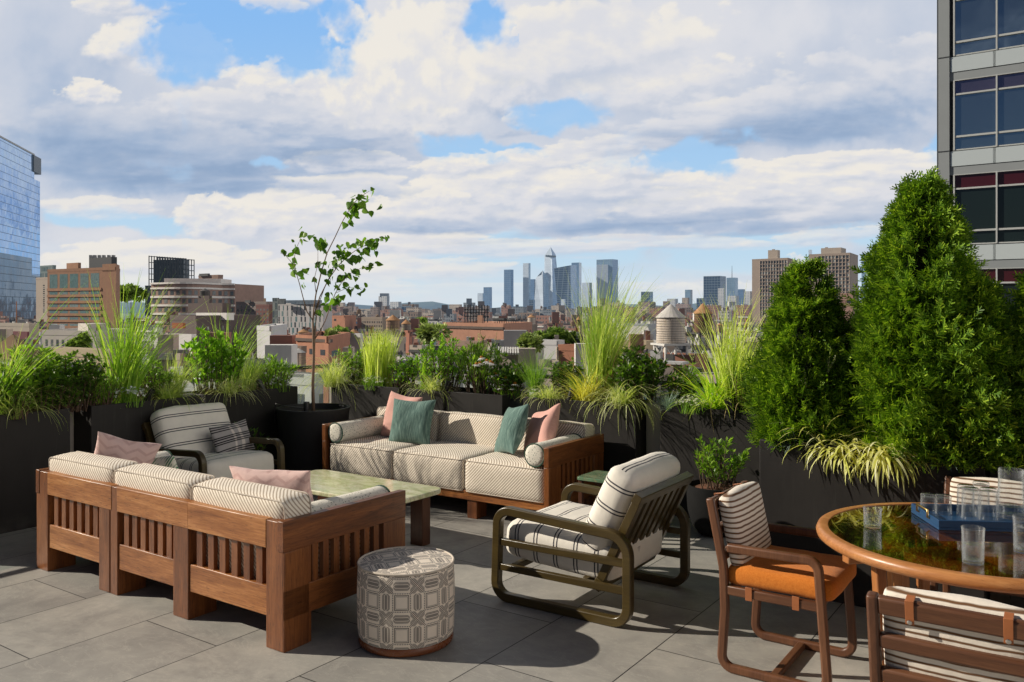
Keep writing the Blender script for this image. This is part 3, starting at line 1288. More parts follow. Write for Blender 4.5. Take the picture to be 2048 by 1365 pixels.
# ---- dining chairs.  local x: 0 rear .. front +, y across
def make_chair(label):
    t = thing('dining_chair', label, 'chair')
    WD, D, HT = .53, .50, .83
    ORANGE = fabric('orange_cloth', f_orange)
    BROWN = fabric('brown_stripe_cloth', f_brown)
    for s in (-1, 1):
        y = s * (WD / 2 - .018)
        pth = fillet([(-.055, HT), (.012, .50), (.018, .30), (.0, .022), (D - .0, .022), (D - .045, .605), (.03, .60)], [0, .3, .3, .055, .055, .05, .02], 6, False)
        mb = MB().sweep(pth, .042, .036, y, False)
        mb.build('side_frame', TEAK('z'), t, bevel=.010, seg=3)
        MB().bx(.02, D - .03, y - .014, y + .014, .375, .42).build('seat_rail', TEAK('x'), t, bevel=.006)
    MB().bx(-.0 + .23, .27, -WD / 2 + .036, WD / 2 - .036, .004, .036).build('stretcher', TEAK('y'), t, bevel=.007)
    for x in (.035, D - .05):
        MB().bx(x - .014, x + .014, -WD / 2 + .03, WD / 2 - .03, .375, .42).build('seat_rail', TEAK('y'), t, bevel=.006)
    for z, x, hh in ((.797, -.05, .062), (.675, -.024, .052), (.555, .0, .052)):
        MB().box((x, 0, z), (.030, WD - .066, hh), Matrix.Rotation(radians(-12), 3, 'Y')).build('back_rail', TEAK('y'), t, bevel=.010, seg=3)
    mb = MB()
    rbox(mb, (.50, WD - .05, .095), .032, (.01, .006, .016), 10, Matrix.Translation((.272, 0, .467)), .0025, 4)
    mb.build('seat_cushion', ORANGE, t, smooth=180)
    mb = MB()
    rbox(mb, (.075, WD - .075, .345), .03, (.018, .004, .008), 10, Matrix.Translation((.036, 0, .672)) @ Matrix.Rotation(radians(-12), 4, 'Y'), .003, 5)
    mb.build('back_cushion', BROWN, t, smooth=180)
    for y in (-.135, .135):
        o = MB().box((-.0665, y, .792), (.003, .026, .082), Matrix.Rotation(radians(-12), 3, 'Y')).build('strap', LEATHER, t, bevel=.0012)
        MB().box((-.052, y, .8325), (.045, .026, .003), Matrix.Rotation(radians(-12), 3, 'Y')).build('strap', LEATHER, t, bevel=.0012)
        MB().lathe([(.0078, 0), (.008, .003), (.004, .005)], 12).xf(Matrix.Translation((-.0645, y, .762)) @ Matrix.Rotation(radians(-102), 4, 'Y')).build('snap_button', SNAP, o, smooth=60)
    for s in (-1, 1):
        for x in (.14, .36):
            MB().bx(x - .016, x + .016, s * (WD / 2 - .0005) - .002, s * (WD / 2 - .0005) + .002, .368, .432).build('strap', LEATHER, t, bevel=.001)
    return t


d1 = make_chair('wooden dining chair with orange seat left of the glass table, seen from its side')
d1.location = W(-1.475, 4.185)
d1.rotation_euler = (0, 0, ROT)
d2 = dup(d1)
d2['label'] = 'dining chair in the near right corner, its back and leather straps closest to the viewer'
d2.location = W(-.335, 2.965)
d2.rotation_euler = (0, 0, ROT + pi / 2)
d3 = dup(d1)
d3['label'] = 'dining chair on the far side of the glass table, behind the tray and glasses'
d3.location = W(-.40, 5.15)
d3.rotation_euler = (0, 0, ROT - pi / 2)
for o in (d1, d2, d3):
    o['group'] = 'wooden dining chairs around the glass table'

# ---- round glass table
dt = thing('dining_table', 'round dining table with a tinted glass top in a thick wooden rim', 'table', W(-.42, 4.225), ROT)
R0 = .66
MB().lathe([(R0 - .052, .712), (R0 - .018, .700), (R0 - .002, .712), (R0 + .002, .728), (R0 - .006, .746), (R0 - .024, .752), (R0 - .050, .749), (R0 - .052, .712)], 96, cap0=False, cap1=False).build('table_rim', OAK('x'), dt, smooth=50)
MB().lathe([(.0005, .738), (R0 - .053, .738), (R0 - .053, .7455), (.0005, .7455)], 96, cap0=False, cap1=False).build('glass_top', glassmat('smoky_glass', (.74, .66, .42), 1.5), dt, smooth=50)
for k in range(4):
    a = pi / 4 + k * pi / 2
    MB().bar((.02 * cos(a), .02 * sin(a), .685), ((R0 - .03) * cos(a), (R0 - .03) * sin(a), .685), .05, .045).build('cross_beam', OAK('x'), dt, bevel=.006)
    for da in (-.13, .13):
        x, y = .44 * cos(a + da), .44 * sin(a + da)
        MB().bar((.40 * cos(a + da), .40 * sin(a + da), 0), (x, y, .665), .045, .05, up=(cos(a), sin(a), 0)).build('leg', OAK('z'), dt, bevel=.007)
circ = [(.34 * cos(a), .34 * sin(a)) for a in [2 * pi * i / 48 for i in range(48)]]
mb = MB()
for i in range(48):
    a0 = 2 * pi * i / 48
    a1 = 2 * pi * (i + 1) / 48
    b = len(mb.v)
    for a in (a0, a1):
        for rr, z in ((.315, .655), (.375, .655), (.375, .71), (.315, .71)):
            mb.v.append((rr * cos(a), rr * sin(a), z))
    for j in range(4):
        j2 = (j + 1) % 4
        mb.face((b + j, b + j2, b + 4 + j2, b + 4 + j))
mb.build('ring_beam', OAK('x'), dt, smooth=40)

# ---- tray, tumblers and jug
TRAYM = plain('blue_lacquer', (.016, .058, .14), .35, 0, .1, 60)
tr = thing('serving_tray', 'blue lacquered tray with brass handles on the glass table', 'tray', (2.238, 3.963, .7465), radians(-6))
tw, tl, th_ = .34, .56, .046
MB().bx(-tl / 2, tl / 2, -tw / 2, tw / 2, .0, .012).build('tray_base', TRAYM, tr, bevel=.002)
for y in (-tw / 2 + .006, tw / 2 - .006):
    MB().bx(-tl / 2, tl / 2, y - .006, y + .006, .0125, th_).build('tray_side', TRAYM, tr, bevel=.002)
for s in (-1, 1):
    x = s * (tl / 2 - .006)
    MB().bx(x - .006, x + .006, -tw / 2 + .0125, tw / 2 - .0125, .0125, th_).build('tray_side', TRAYM, tr, bevel=.002)
    xx = s * (tl / 2 + .010)
    MB().tube([(s * (tl / 2 - .0), -.065, .030), (xx, -.065, .034), (xx, -.065, .066), (xx, .065, .066), (xx, .065, .034), (s * (tl / 2 - .0), .065, .030)], .0052, 8).build('handle', BRASS, tr, smooth=60)

GLASS = glassmat('clear_glass', (.985, .99, .99), 1.7, edge=.25, edge_shine=.34, rough=.03)
WATER = glassmat('water', (.97, .985, .99), 1.6, edge=.2, edge_shine=.10, rough=.02)


def tumbler(label, loc, h, r, water=0, flip=False, group='ribbed glass tumblers'):
    t = thing('glass_tumbler', label, 'glass', loc, 0, group)

    def rib(a, z):
        return 1 + .045 * abs(sin(a * 13)) * min(1, max(0, (h * .80 - z) / (h * .1)))
    pr = [(r * .80, 0), (r * .86, .002), (r * .87, h * .2), (r * .90, h * .5), (r * .95, h * .8), (r, h), (r - .0016, h + .0008), (r - .003, h), (r * .95 - .003, h * .8), (r * .88 - .003, h * .4), (r * .84 - .003, .014), (r * .5, .011), (.001, .011)]
    mb = MB().lathe(pr, 104, fn=rib, cap1=False)
    if flip:
        mb.xf(Matrix.Translation((0, 0, h + .001)) @ Matrix.Rotation(pi, 4, 'X'))
    mb.build('glass_wall', GLASS, t, smooth=50)
    if water:
        MB().lathe([(.001, .0125), (r * .83 - .004, .0145), (r * .87 - .004, h * .4), (r * (.86 + .1 * water) - .0045, h * water), (.001, h * water - .0005)], 40, cap0=False, cap1=False).build('water', WATER, t, smooth=50)
    return t


ZT = .7465


def onz(px, py, z):
    Y = F * (H - z) / (py - HY)
    return Vector(((px - CX) / F * Y, Y, z))


tumbler('water glass standing alone at the left edge of the glass table', onz(1745, 1055, ZT), .092, .0415, .6)
tumbler('half full water glass at the near side of the table, below the tray', onz(1946, 1127, ZT), .142, .043, .55)
tumbler('water glass at the right edge of the photo, right of the tray', onz(2049, 1105, ZT), .148, .044, .72)
ZQ = ZT + .0125
tumbler('short upturned tumbler, leftmost on the blue tray', onz(1857, 1026, ZQ), .092, .0385, 0, True)
tumbler('short upturned tumbler, second from left on the blue tray', onz(1887, 1028, ZQ), .092, .0385, 0, True)
tumbler('tall upturned tumbler at the back of the tray, left of the front pair', onz(1931, 1030, ZQ), .142, .040, 0, True)
tumbler('tall upturned tumbler hidden at the back of the tray between the front pair', onz(1962, 1022, ZQ), .142, .040, 0, True)
tumbler('tall upturned tumbler at the front edge of the tray, left of the front pair', onz(1941, 1037, ZQ), .144, .041, 0, True)
tumbler('tall upturned tumbler at the front edge of the tray, next to the jug', onz(1977, 1038, ZQ), .144, .041, 0, True)
jl = onz(2022, 1035, ZQ)
jg = thing('water_jug', 'tall clear glass jug with a handle standing on the blue tray', 'jug', jl, radians(-10))
r = .058
MB().lathe([(r, 0), (r + .002, .01), (r, .10), (r * .93, .18), (r * .94, .228), (r * .90, .231), (r * .89, .18), (r - .004, .10), (r - .003, .016), (.001, .014)], 56, cap1=False).build('jug_body', GLASS, jg, smooth=50)
MB().lathe([(.001, .017), (r - .005, .018), (r - .0055, .055), (.001, .055)], 40, cap0=False, cap1=False).build('water', WATER, jg, smooth=50)
MB().tube([(r * .9, 0, .165), (r + .03, 0, .172), (r + .05, 0, .15), (r + .05, 0, .10), (r + .035, 0, .065), (r * .99, 0, .06)], .007, 10).build('handle', GLASS, jg, smooth=180)
# ------------------------------------------------------------------ planters
PLM = None


def planter_mat():
    m, t, b = newmat('charcoal_powder_coat')
    o = t.obj()
    n = t.noise(o, 5, 5, .6)
    n2 = t.noise(t.mapping(o, (1, 1, .25)), 9, 5, .65)
    f = t.m('ADD', t.m('MULTIPLY', n, .5), t.m('MULTIPLY', n2, .5))
    c = t.ramp(f, [(.3, (.016, .014, .013)), (.7, (.027, .024, .022))])
    x, y, z = t.sep(o)
    st = t.noise(t.mapping(o, (5, 5, .35)), 4, 5, .7)
    c = t.mix(t.rng(st, .56, .72, 0, .30), c, (.062, .057, .050))
    du = t.m('MULTIPLY', t.rng(z, .16, .0, 0, 1, True), t.rng(t.noise(o, 9, 4), .35, .65))
    c = t.mix(t.m('MULTIPLY', du, .35), c, (.12, .11, .095))
    t.put(b.inputs['Base Color'], c)
    t.put(b.inputs['Roughness'], t.rng(f, .3, .7, .52, .66))
    b.inputs['Specular IOR Level'].default_value = .3
    t.put(b.inputs['Normal'], t.bump(t.noise(o, 700, 2), .06, .001))
    return m


PLM = planter_mat()
SOIL = plain('dark_soil', (.035, .022, .014), .95, 0, .5, 60, bump=.02)
MULCH = plain('bark_mulch', (.16, .065, .035), .95, 0, .6, 90, bump=.03)
PH = .93


def planter(label, u0, u1, v0, v1, h=PH, rot=0):
    t = thing('planter', label, 'planter', W((u0 + u1) / 2, (v0 + v1) / 2), ROT + rot, 'black rectangular planters')
    a, b, w = (u1 - u0) / 2, (v1 - v0) / 2, .022
    mb = MB()
    b0 = len(mb.v)
    for (x, y, z) in ((-a, -b, .0), (a, -b, .0), (a, b, .0), (-a, b, .0), (-a, -b, h), (a, -b, h), (a, b, h), (-a, b, h),
                      (-a + w, -b + w, h), (a - w, -b + w, h), (a - w, b - w, h), (-a + w, b - w, h),
                      (-a + w, -b + w, h - .12), (a - w, -b + w, h - .12), (a - w, b - w, h - .12), (-a + w, b - w, h - .12)):
        mb.v.append((x, y, z))
    for i in range(4):
        j = (i + 1) % 4
        mb.face((i, j, 4 + j, 4 + i))
        mb.face((4 + i, 4 + j, 8 + j, 8 + i))
        mb.face((8 + i, 8 + j, 12 + j, 12 + i))
    mb.face((3, 2, 1, 0))
    mb.build('planter_box', PLM, t, bevel=.004)
    sb = MB()
    n = 8
    for i in range(n + 1):
        for j in range(4):
            sb.v.append((-a + w + (2 * a - 2 * w) * i / n, -b + w + (2 * b - 2 * w) * j / 3, h - .055 + random.uniform(-.012, .018)))
    for i in range(n):
        for j in range(3):
            sb.face((i * 4 + j, i * 4 + 4 + j, i * 4 + 5 + j, i * 4 + 1 + j))
    sb.build('soil', SOIL, t, smooth=180)
    return t


planter('black planter at the left edge of the photo under a drooping straw grass', -7.47, -7.0, 2.30, 3.68)
planter('black planter below the tallest green grass, left of the striped armchair', -7.47, -7.0, 3.86, 4.93)
planter('black planter behind the striped armchair, below the glossy leaved shrub', -7.47, -7.0, 4.99, 6.12)
planter('black planter below the flat topped yellow grass, behind the left end of the far sofa', -7.0, -5.98, 6.60, 7.05)
planter('black planter below the white coneflowers, behind the middle of the far sofa', -5.86, -4.64, 6.58, 7.05)
planter('black planter below the golden grass tuft, behind the right end of the far sofa', -4.40, -3.23, 6.58, 7.05)
planter('black planter below the zebra striped grass, behind the small bowl pot', -3.04, -1.72, 6.66, 7.12)
planter('widest black planter holding the conifers, behind the dining table', -1.715, -.475, 5.24, 5.75, .935, radians(.6))
planter('black planter at the right edge of the photo, half cut off', -.36, .9, 5.32, 5.80, .97)

# pale piers of the parapet that show between planters
PIERM = plain('pale_render', (.42, .38, .33), .9, 0, .12, 12)
for lab, u, v, a, b, h in (('grey rendered parapet pier in the gap between the two leftmost planters', -7.36, 3.77, .08, .09, .93),
                        ('grey brown rendered parapet pier in the gap right of the far sofa', -3.13, 6.86, .095, .09, .93),
                        ('sunlit pale parapet pier in the gap behind the glass jug', -.42, 5.62, .055, .09, .98)):
    o = MB().bx(-a, a, -b, b, 0, h).build('parapet_pier', PIERM, None, bevel=.006, loc=W(u, v))
    o.rotation_euler = (0, 0, ROT)
    tag(o, lab, 'pier', 'parapet piers')

# railing round the roof edge, behind the planters
RAILG = glassmat('railing_glass', (.90, .95, .94), 1.0)
for lab, p, q, n in (('black metal railing with glass panels behind the left planter row', (-7.62, 1.2), (-7.62, 7.25), 5), ('black metal railing with glass panels behind the far planter row', (-7.62, 7.25), (2.5, 7.25), 8)):
    t = thing('roof_railing', lab, 'railing', W(*p), 0, 'roof edge railings')
    a, b = W(*p), W(*q)
    d = b - a
    MB().bar((0, 0, 1.07), d + Vector((0, 0, 1.07)), .05, .04).build('top_rail', BLACKMETAL, t, bevel=.004)
    for i in range(n + 1):
        q_ = d * (i / n)
        MB().bx(q_.x - .02, q_.x + .02, q_.y - .02, q_.y + .02, 0, 1.05).build('post', BLACKMETAL, t)
    for i in range(n):
        a_, b_ = d * ((i + .06) / n), d * ((i + .94) / n)
        MB().bar(a_ + Vector((0, 0, .56)), b_ + Vector((0, 0, .56)), .012, .86).build('glass_panel', RAILG, t)

# ------------------------------------------------------------------ foliage generators


def blades(n, base_r, L, e0, droop, width, az=(0, 2 * pi), lean=(0, 0, 0), K=7, p=1.4, seed=0, curl=0.0):
    """ribbons growing from a tuft; arrays (V, Q)"""
    g = np.random.default_rng(seed)
    a = g.uniform(az[0], az[1], n)
    rr = base_r * np.sqrt(g.random(n))
    pa = g.uniform(0, 2 * pi, n)
    pos = np.stack([rr * np.cos(pa), rr * np.sin(pa), np.zeros(n)], 1)
    Ls = g.uniform(L[0], L[1], n)
    el0 = np.radians(g.uniform(e0[0], e0[1], n))
    dr = np.radians(g.uniform(droop[0], droop[1], n))
    wv = g.uniform(width[0], width[1], n)
    tw = g.uniform(-.9, .9, n)
    cu = g.uniform(-curl, curl, n) if curl else np.zeros(n)
    V = np.zeros((n, K + 1, 2, 3))
    lean = np.array(lean)
    for k in range(K + 1):
        t = k / K
        el = el0 - dr * t ** p
        aa = a + cu * t
        d = np.stack([np.cos(el) * np.cos(aa), np.cos(el) * np.sin(aa), np.sin(el)], 1) + lean * t
        d /= np.linalg.norm(d, axis=1, keepdims=True)
        sd = np.stack([-np.sin(aa + tw), np.cos(aa + tw), np.zeros(n)], 1)
        w = wv * (1 - t ** 2.2) * (.55 + .45 * min(1, t * 4)) + .0007
        V[:, k, 0] = pos - sd * w[:, None] / 2
        V[:, k, 1] = pos + sd * w[:, None] / 2
        pos = pos + d * (Ls / K)[:, None]
    idx = np.arange(n * (K + 1) * 2).reshape(n, K + 1, 2)
    Q = np.stack([idx[:, :-1, 0], idx[:, :-1, 1], idx[:, 1:, 1], idx[:, 1:, 0]], -1).reshape(-1, 4)
    return V.reshape(-1, 3), Q


def join(parts):
    Vs, Qs, o = [], [], 0
    for V, Q in parts:
        Vs.append(V)
        Qs.append(np.asarray(Q) + o)
        o += len(V)
    return np.concatenate(Vs), np.concatenate(Qs)


def leaves(P, D, size, width, seed=0, fold=.25, roll=1.0):
    """leaf blades at points P growing along D; 5 vertices, 2 quads each"""
    g = np.random.default_rng(seed)
    n = len(P)
    D = D / np.linalg.norm(D, axis=1, keepdims=True)
    up = np.tile(np.array([[0, 0, 1.0]]), (n, 1)) + g.normal(0, .35 * roll, (n, 3))
    S = np.cross(D, up)
    S /= np.linalg.norm(S, axis=1, keepdims=True) + 1e-9
    N = np.cross(S, D)
    l = g.uniform(size[0], size[1], n)[:, None]
    w = l * width * g.uniform(.85, 1.15, n)[:, None]
    droop = g.uniform(.0, .35, n)[:, None]
    b = P
    c = P + D * l * .45 - N * w * fold * .6
    lft = P + D * l * .42 + S * w / 2 + N * w * fold * .2
    rgt = P + D * l * .42 - S * w / 2 + N * w * fold * .2
    tip = P + D * l - N * l * droop * .5
    V = np.stack([b, rgt, tip, lft, c], 1)
    i = np.arange(n)[:, None] * 5
    Q = np.concatenate([i + np.array([[0, 1, 2, 4]]), i + np.array([[0, 4, 2, 3]])], 0)
    return V.reshape(-1, 3), Q


def stems_mesh(segs, r, mat, name, parent):
    mb = MB()
    for path in segs:
        K = len(path)
        mb.tube(path, [r * (1 - .7 * i / (K - 1)) for i in range(K)], 5, caps=False)
    return mb.build(name, mat, parent, smooth=180)


BARK = plain('brown_bark', (.10, .062, .038), .9, 0, .3, 50)
GREENSTEM = plain('green_stem', (.10, .14, .035), .7, 0, .3, 50)


def shrub(t, h, rx, ry, n_stem, n_leaf, size, width, mat, seed, z0=.25, stem_mat=None, spiky=.35, bottom=.0):
    """branching shrub: stems fan out into an uneven crown, leaves along their outer halves"""
    g = np.random.default_rng(seed)
    segs, P, D = [], [], []
    per = max(3, n_leaf // n_stem)
    for s in range(n_stem):
        a = g.uniform(0, 2 * pi)
        rad = sqrt(g.random())
        zt = h * (z0 + (1 - z0) * (g.uniform(.45, 1.0)) * sqrt(max(.05, 1 - (rad * .82) ** 2)))
        end = np.array([rx * rad * cos(a), ry * rad * sin(a), zt])
        st = np.array([rx * rad * cos(a) * .5 + g.normal(0, .03), ry * rad * sin(a) * .5 + g.normal(0, .03), bottom])
        mid = st * .45 + end * .55 + np.array([0, 0, h * .10]) + g.normal(0, .03, 3)
        pts = [tuple((1 - q) ** 2 * st + 2 * q * (1 - q) * mid + q * q * end) for q in np.linspace(0, 1, 5)]
        segs.append(pts)
        q = g.uniform(.12, 1.0, per) ** .8
        q[:max(2, per // 6)] = 1.0
        q = q[:, None]
        pp = (1 - q) ** 2 * st + 2 * q * (1 - q) * mid + q * q * end
        dd = 2 * (1 - q) * (mid - st) + 2 * q * (end - mid)
        dd /= np.linalg.norm(dd, axis=1, keepdims=True) + 1e-9
        side = g.normal(0, 1, (per, 3))
        side -= dd * np.sum(side * dd, 1, keepdims=True)
        side /= np.linalg.norm(side, axis=1, keepdims=True) + 1e-9
        P.append(pp + side * .006)
        D.append(side * (1 - spiky) + dd * spiky + np.array([0, 0, .18]))
    V, Q = leaves(np.concatenate(P), np.concatenate(D), size, width, seed)
    stems_mesh(segs, .0055, stem_mat or BARK, 'stems', t)
    np_mesh('foliage', V, Q, mat, t)


def arbor(t, h, r, n_plume, per, seed, mat, twig=.055, top=1.0):
    """flat sprays of scale leaves gathered into upright plumes round a dense cone"""
    g = np.random.default_rng(seed)
    ph = g.uniform(0, 6.28, 6)
    Pp, Dd = [], []
    for k in range(n_plume + 16):
        f = 1 - (1 - g.random()) ** .62
        f = min(f, .955)
        if k >= n_plume:
            f = .84 + .14 * (k - n_plume) / 16
        a = g.uniform(0, 2 * pi)
        prof = (1 - f ** 1.58) ** .95 * min(1, .74 + f * 1.6)
        lump = 1 + .15 * sin(2 * a + ph[0] + 4 * f) + .13 * sin(5 * a + ph[1] + 11 * f) + g.normal(0, .07)
        R = r * prof * lump + .02
        basep = np.array([R * .45 * cos(a), R * .45 * sin(a), h * f - .16 * h * (1 - f)])
        tip = np.array([R * cos(a), R * sin(a), h * f + g.uniform(.02, .12) * h * (.22 + .78 * (1 - f))])
        q = g.uniform(0.1, 1, per)[:, None] ** .6
        pts = basep * (1 - q) + tip * q
        ax = tip - basep
        ax /= np.linalg.norm(ax)
        spread = g.normal(0, 1, (per, 3))
        out = np.array([cos(a), sin(a), 0])
        pts = pts + spread * (.022 + .034 * (1 - q)) * min(1, .4 + (1 - f))
        dd = ax * .8 + out * .55 + spread * .42 + np.array([0, 0, .3])
        Pp.append(pts)
        Dd.append(dd)
    P = np.concatenate(Pp)
    D = np.concatenate(Dd)
    D /= np.linalg.norm(D, axis=1, keepdims=True)
    P[:, 2] = np.maximum(P[:, 2], .01)
    n = len(P)
    S = np.cross(D, g.normal(0, 1, (n, 3)))
    S /= np.linalg.norm(S, axis=1, keepdims=True)
    N = np.cross(S, D)
    l = (twig * g.uniform(.7, 1.35, n))[:, None]
    quads = []

    def strip(p0, d, side, ln, w):
        tip = p0 + d * ln
        return np.stack([p0 - side * w * .35, p0 + side * w * .35, tip + side * w * .5 * .55, tip - side * w * .5 * .55], 1)
    quads.append(strip(P, D, S, l * 1.5, l * .17))
    for fpos in (.15, .45, .75, 1.05):
        for sg in (-1, 1):
            d = D * .72 + S * sg * .75 + N * g.normal(0, .25, (n, 1))
            d /= np.linalg.norm(d, axis=1, keepdims=True)
            s2 = D * .7 - S * sg * .7
            quads.append(strip(P + D * l * fpos, d, s2, l * (.85 - .4 * fpos) * g.uniform(.7, 1.2, (n, 1)), l * .17))
    A = np.stack(quads, 1)
    # the quads of one spray share a vertex chain so that colour varies spray by spray
    V = A.reshape(-1, 3)
    Q = np.arange(len(V)).reshape(-1, 4)
    np_mesh('foliage', V, Q, mat, t)
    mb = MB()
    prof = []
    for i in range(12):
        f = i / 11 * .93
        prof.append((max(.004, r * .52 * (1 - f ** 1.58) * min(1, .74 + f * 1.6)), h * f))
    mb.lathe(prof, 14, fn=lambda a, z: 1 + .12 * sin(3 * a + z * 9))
    mb.build('inner_shade_mass', plain('conifer_shade', (.010, .016, .005), 1, 0, .3), t, smooth=180)  # near-black solid core standing in for the shade between the sprays
    MB().tube([(0, 0, -.12), (0, 0, .2)], .035, 8).build('trunk', BARK, t, smooth=60)


# leaf colours (real-world albedo)
M_STRAW = leafmat('straw_leaf', [(.2, (.24, .17, .07)), (.8, (.46, .36, .17))], .7, .3, tint=(1.1, 1, .7), gain=1.1)
M_TALL = leafmat('tall_grass_leaf', [(.15, (.085, .16, .022)), (.5, (.17, .27, .035)), (.85, (.30, .38, .07))], .5, .42)
M_TALL2 = leafmat('feather_grass_leaf', [(.15, (.14, .20, .04)), (.5, (.25, .31, .08)), (.85, (.46, .44, .20))], .55, .42)
M_SEDGE = leafmat('sedge_leaf', [(.1, (.10, .16, .035)), (.5, (.24, .29, .08)), (.9, (.44, .43, .18))], .5, .4)
M_SEDGEV = leafmat('variegated_sedge_leaf', [(.1, (.13, .19, .05)), (.5, (.38, .40, .16)), (.9, (.60, .56, .30))], .5, .4)
M_GOLD = leafmat('golden_grass_leaf', [(.1, (.36, .34, .04)), (.5, (.58, .52, .09)), (.9, (.74, .66, .20))], .5, .45, tint=(1.1, 1.05, .6))
M_HAK = leafmat('hakone_leaf', [(.1, (.38, .40, .07)), (.5, (.62, .60, .17)), (.9, (.78, .74, .34))], .5, .42, tint=(1.1, 1.05, .6))
M_ZEB = leafmat('zebra_grass_leaf', [(.1, (.15, .22, .03)), (.5, (.36, .40, .09)), (.9, (.62, .56, .24))], .5, .42)
M_YG = leafmat('bright_blade_leaf', [(.1, (.13, .24, .02)), (.5, (.27, .38, .04)), (.9, (.45, .50, .08))], .45, .45)
M_FINE = leafmat('fine_green_leaf', [(.1, (.05, .11, .012)), (.5, (.11, .20, .025)), (.9, (.21, .31, .05))], .5, .4)
M_DARK = leafmat('dark_shrub_leaf', [(.1, (.022, .050, .008)), (.5, (.048, .096, .014)), (.9, (.105, .165, .025))], .36, .46, .5, tint=(1.5, 1.6, .5))
M_MID = leafmat('mid_shrub_leaf', [(.1, (.040, .084, .011)), (.5, (.088, .160, .020)), (.9, (.20, .29, .042))], .38, .46, .5, tint=(1.5, 1.6, .5))
M_BRIGHT = leafmat('glossy_shrub_leaf', [(.1, (.045, .10, .010)), (.5, (.095, .19, .020)), (.9, (.22, .34, .045))], .30, .46, .55, tint=(1.5, 1.6, .5))
M_BLUE = leafmat('blue_fescue_leaf', [(.1, (.10, .15, .12)), (.5, (.18, .24, .20)), (.9, (.32, .38, .33))], .6, .25, tint=(1, 1.1, .9))
M_CON = leafmat('conifer_leaf', [(.05, (.11, .062, .018)), (.11, (.018, .040, .005)), (.42, (.046, .092, .008)), (.76, (.120, .185, .015)), (.97, (.31, .36, .045))], .5, .34, gain=2.45)
M_CON2 = leafmat('conifer_leaf_light', [(.05, (.12, .066, .018)), (.11, (.022, .048, .005)), (.42, (.060, .112, .009)), (.76, (.150, .215, .017)), (.97, (.36, .41, .05))], .5, .34, gain=2.45)
M_SPIKE = leafmat('spike_flower', [(.2, (.22, .28, .10)), (.8, (.48, .50, .28))], .6, .3)
M_WHITE = leafmat('white_petal', [(.2, (.62, .62, .54)), (.8, (.85, .84, .78))], .6, .3, tint=(1, 1, 1))
M_CREAM = leafmat('cream_petal', [(.2, (.60, .58, .30)), (.8, (.78, .76, .50))], .6, .3, tint=(1, 1, 1))
M_CONE = plain('cone_centre', (.42, .16, .015), .8, 0, .3, 200)
M_SEDUM = leafmat('sedum_leaf', [(.2, (.42, .42, .03)), (.8, (.66, .60, .06))], .5, .3, tint=(1, 1, .5))
M_TREE = leafmat('young_tree_leaf', [(.1, (.028, .07, .008)), (.5, (.06, .13, .013)), (.82, (.12, .21, .02)), (.95, (.30, .36, .16))], .38, .34, .5)


def spot(name, label, cat, row, px, group=None, z=.885, dv=0.0):
    Y = rowY(row, px)
    l = Vector(((px - CX) / F * Y, Y, z))
    if dv:
        l += W(0, dv) - W(0, 0) if row != 'L' else W(dv, 0) - W(0, 0)
    return thing(name, label, cat, l, 0, group), Y


def hgt(py, Y, z=.885):
    return H - (py - HY) / F * Y - z


SEED = [100]


def sd():
    SEED[0] += 1
    return SEED[0]


WIND = (.42, -.05, 0)


def tall(row, px, py, label, n=170, mat=M_TALL, lean=WIND, spread=(74, 89), droop=(15, 75), w=(.006, .010), base=.09, name='tall_grass', Lf=(.72, 1.18), dv=0):
    t, Y = spot(name, label, 'grass', row, px, dv=dv)
    h = hgt(py, Y)
    V, Q = blades(n, base, (h * Lf[0], h * Lf[1]), spread, (droop[0] * .6, droop[1] * 1.25), w, lean=lean, K=10, p=2.1, seed=sd(), curl=.7)
    np_mesh('blades', V, Q, mat, t)
    V, Q = blades(max(8, n // 7), base * 1.1, (h * .25, h * .8), (35, 86), (20, 130), (.004, .008), lean=(.1, 0, -.05), K=8, p=1.2, seed=sd(), curl=.8)
    np_mesh('dry_blades', V, Q, M_STRAW, t)
    return t


def tuft(row, px, L, label, n=150, mat=M_SEDGE, e0=(30, 82), droop=(70, 150), w=(.004, .0075), base=.05, name='sedge', lean=(.05, 0, -.05), dv=0, az=(0, 2 * pi), z=.885, cat='grass', curl=.4):
    t, Y = spot(name, label, cat, row, px, z=z, dv=dv)
    V, Q = blades(n, base, (L * .6, L * 1.1), e0, droop, w, az=az, lean=lean, K=8, p=1.2, seed=sd(), curl=curl)
    np_mesh('blades', V, Q, mat, t)
    return t


def bush(row, px, py, wpx, label, n=420, size=(.035, .06), width=.42, mat=M_MID, stems=26, fill=1.75, name='leafy_shrub', ry=.24, dv=0, z0=.3, spiky=.35, stem_mat=None):
    t, Y = spot(name, label, 'shrub', row, px, dv=dv)
    h = hgt(py, Y)
    rx = wpx / 2 / F * Y
    shrub(t, h, rx, min(rx, ry), int(stems * 1.4), int(n * fill), size, width, mat, sd(), z0, stem_mat, spiky)
    return t


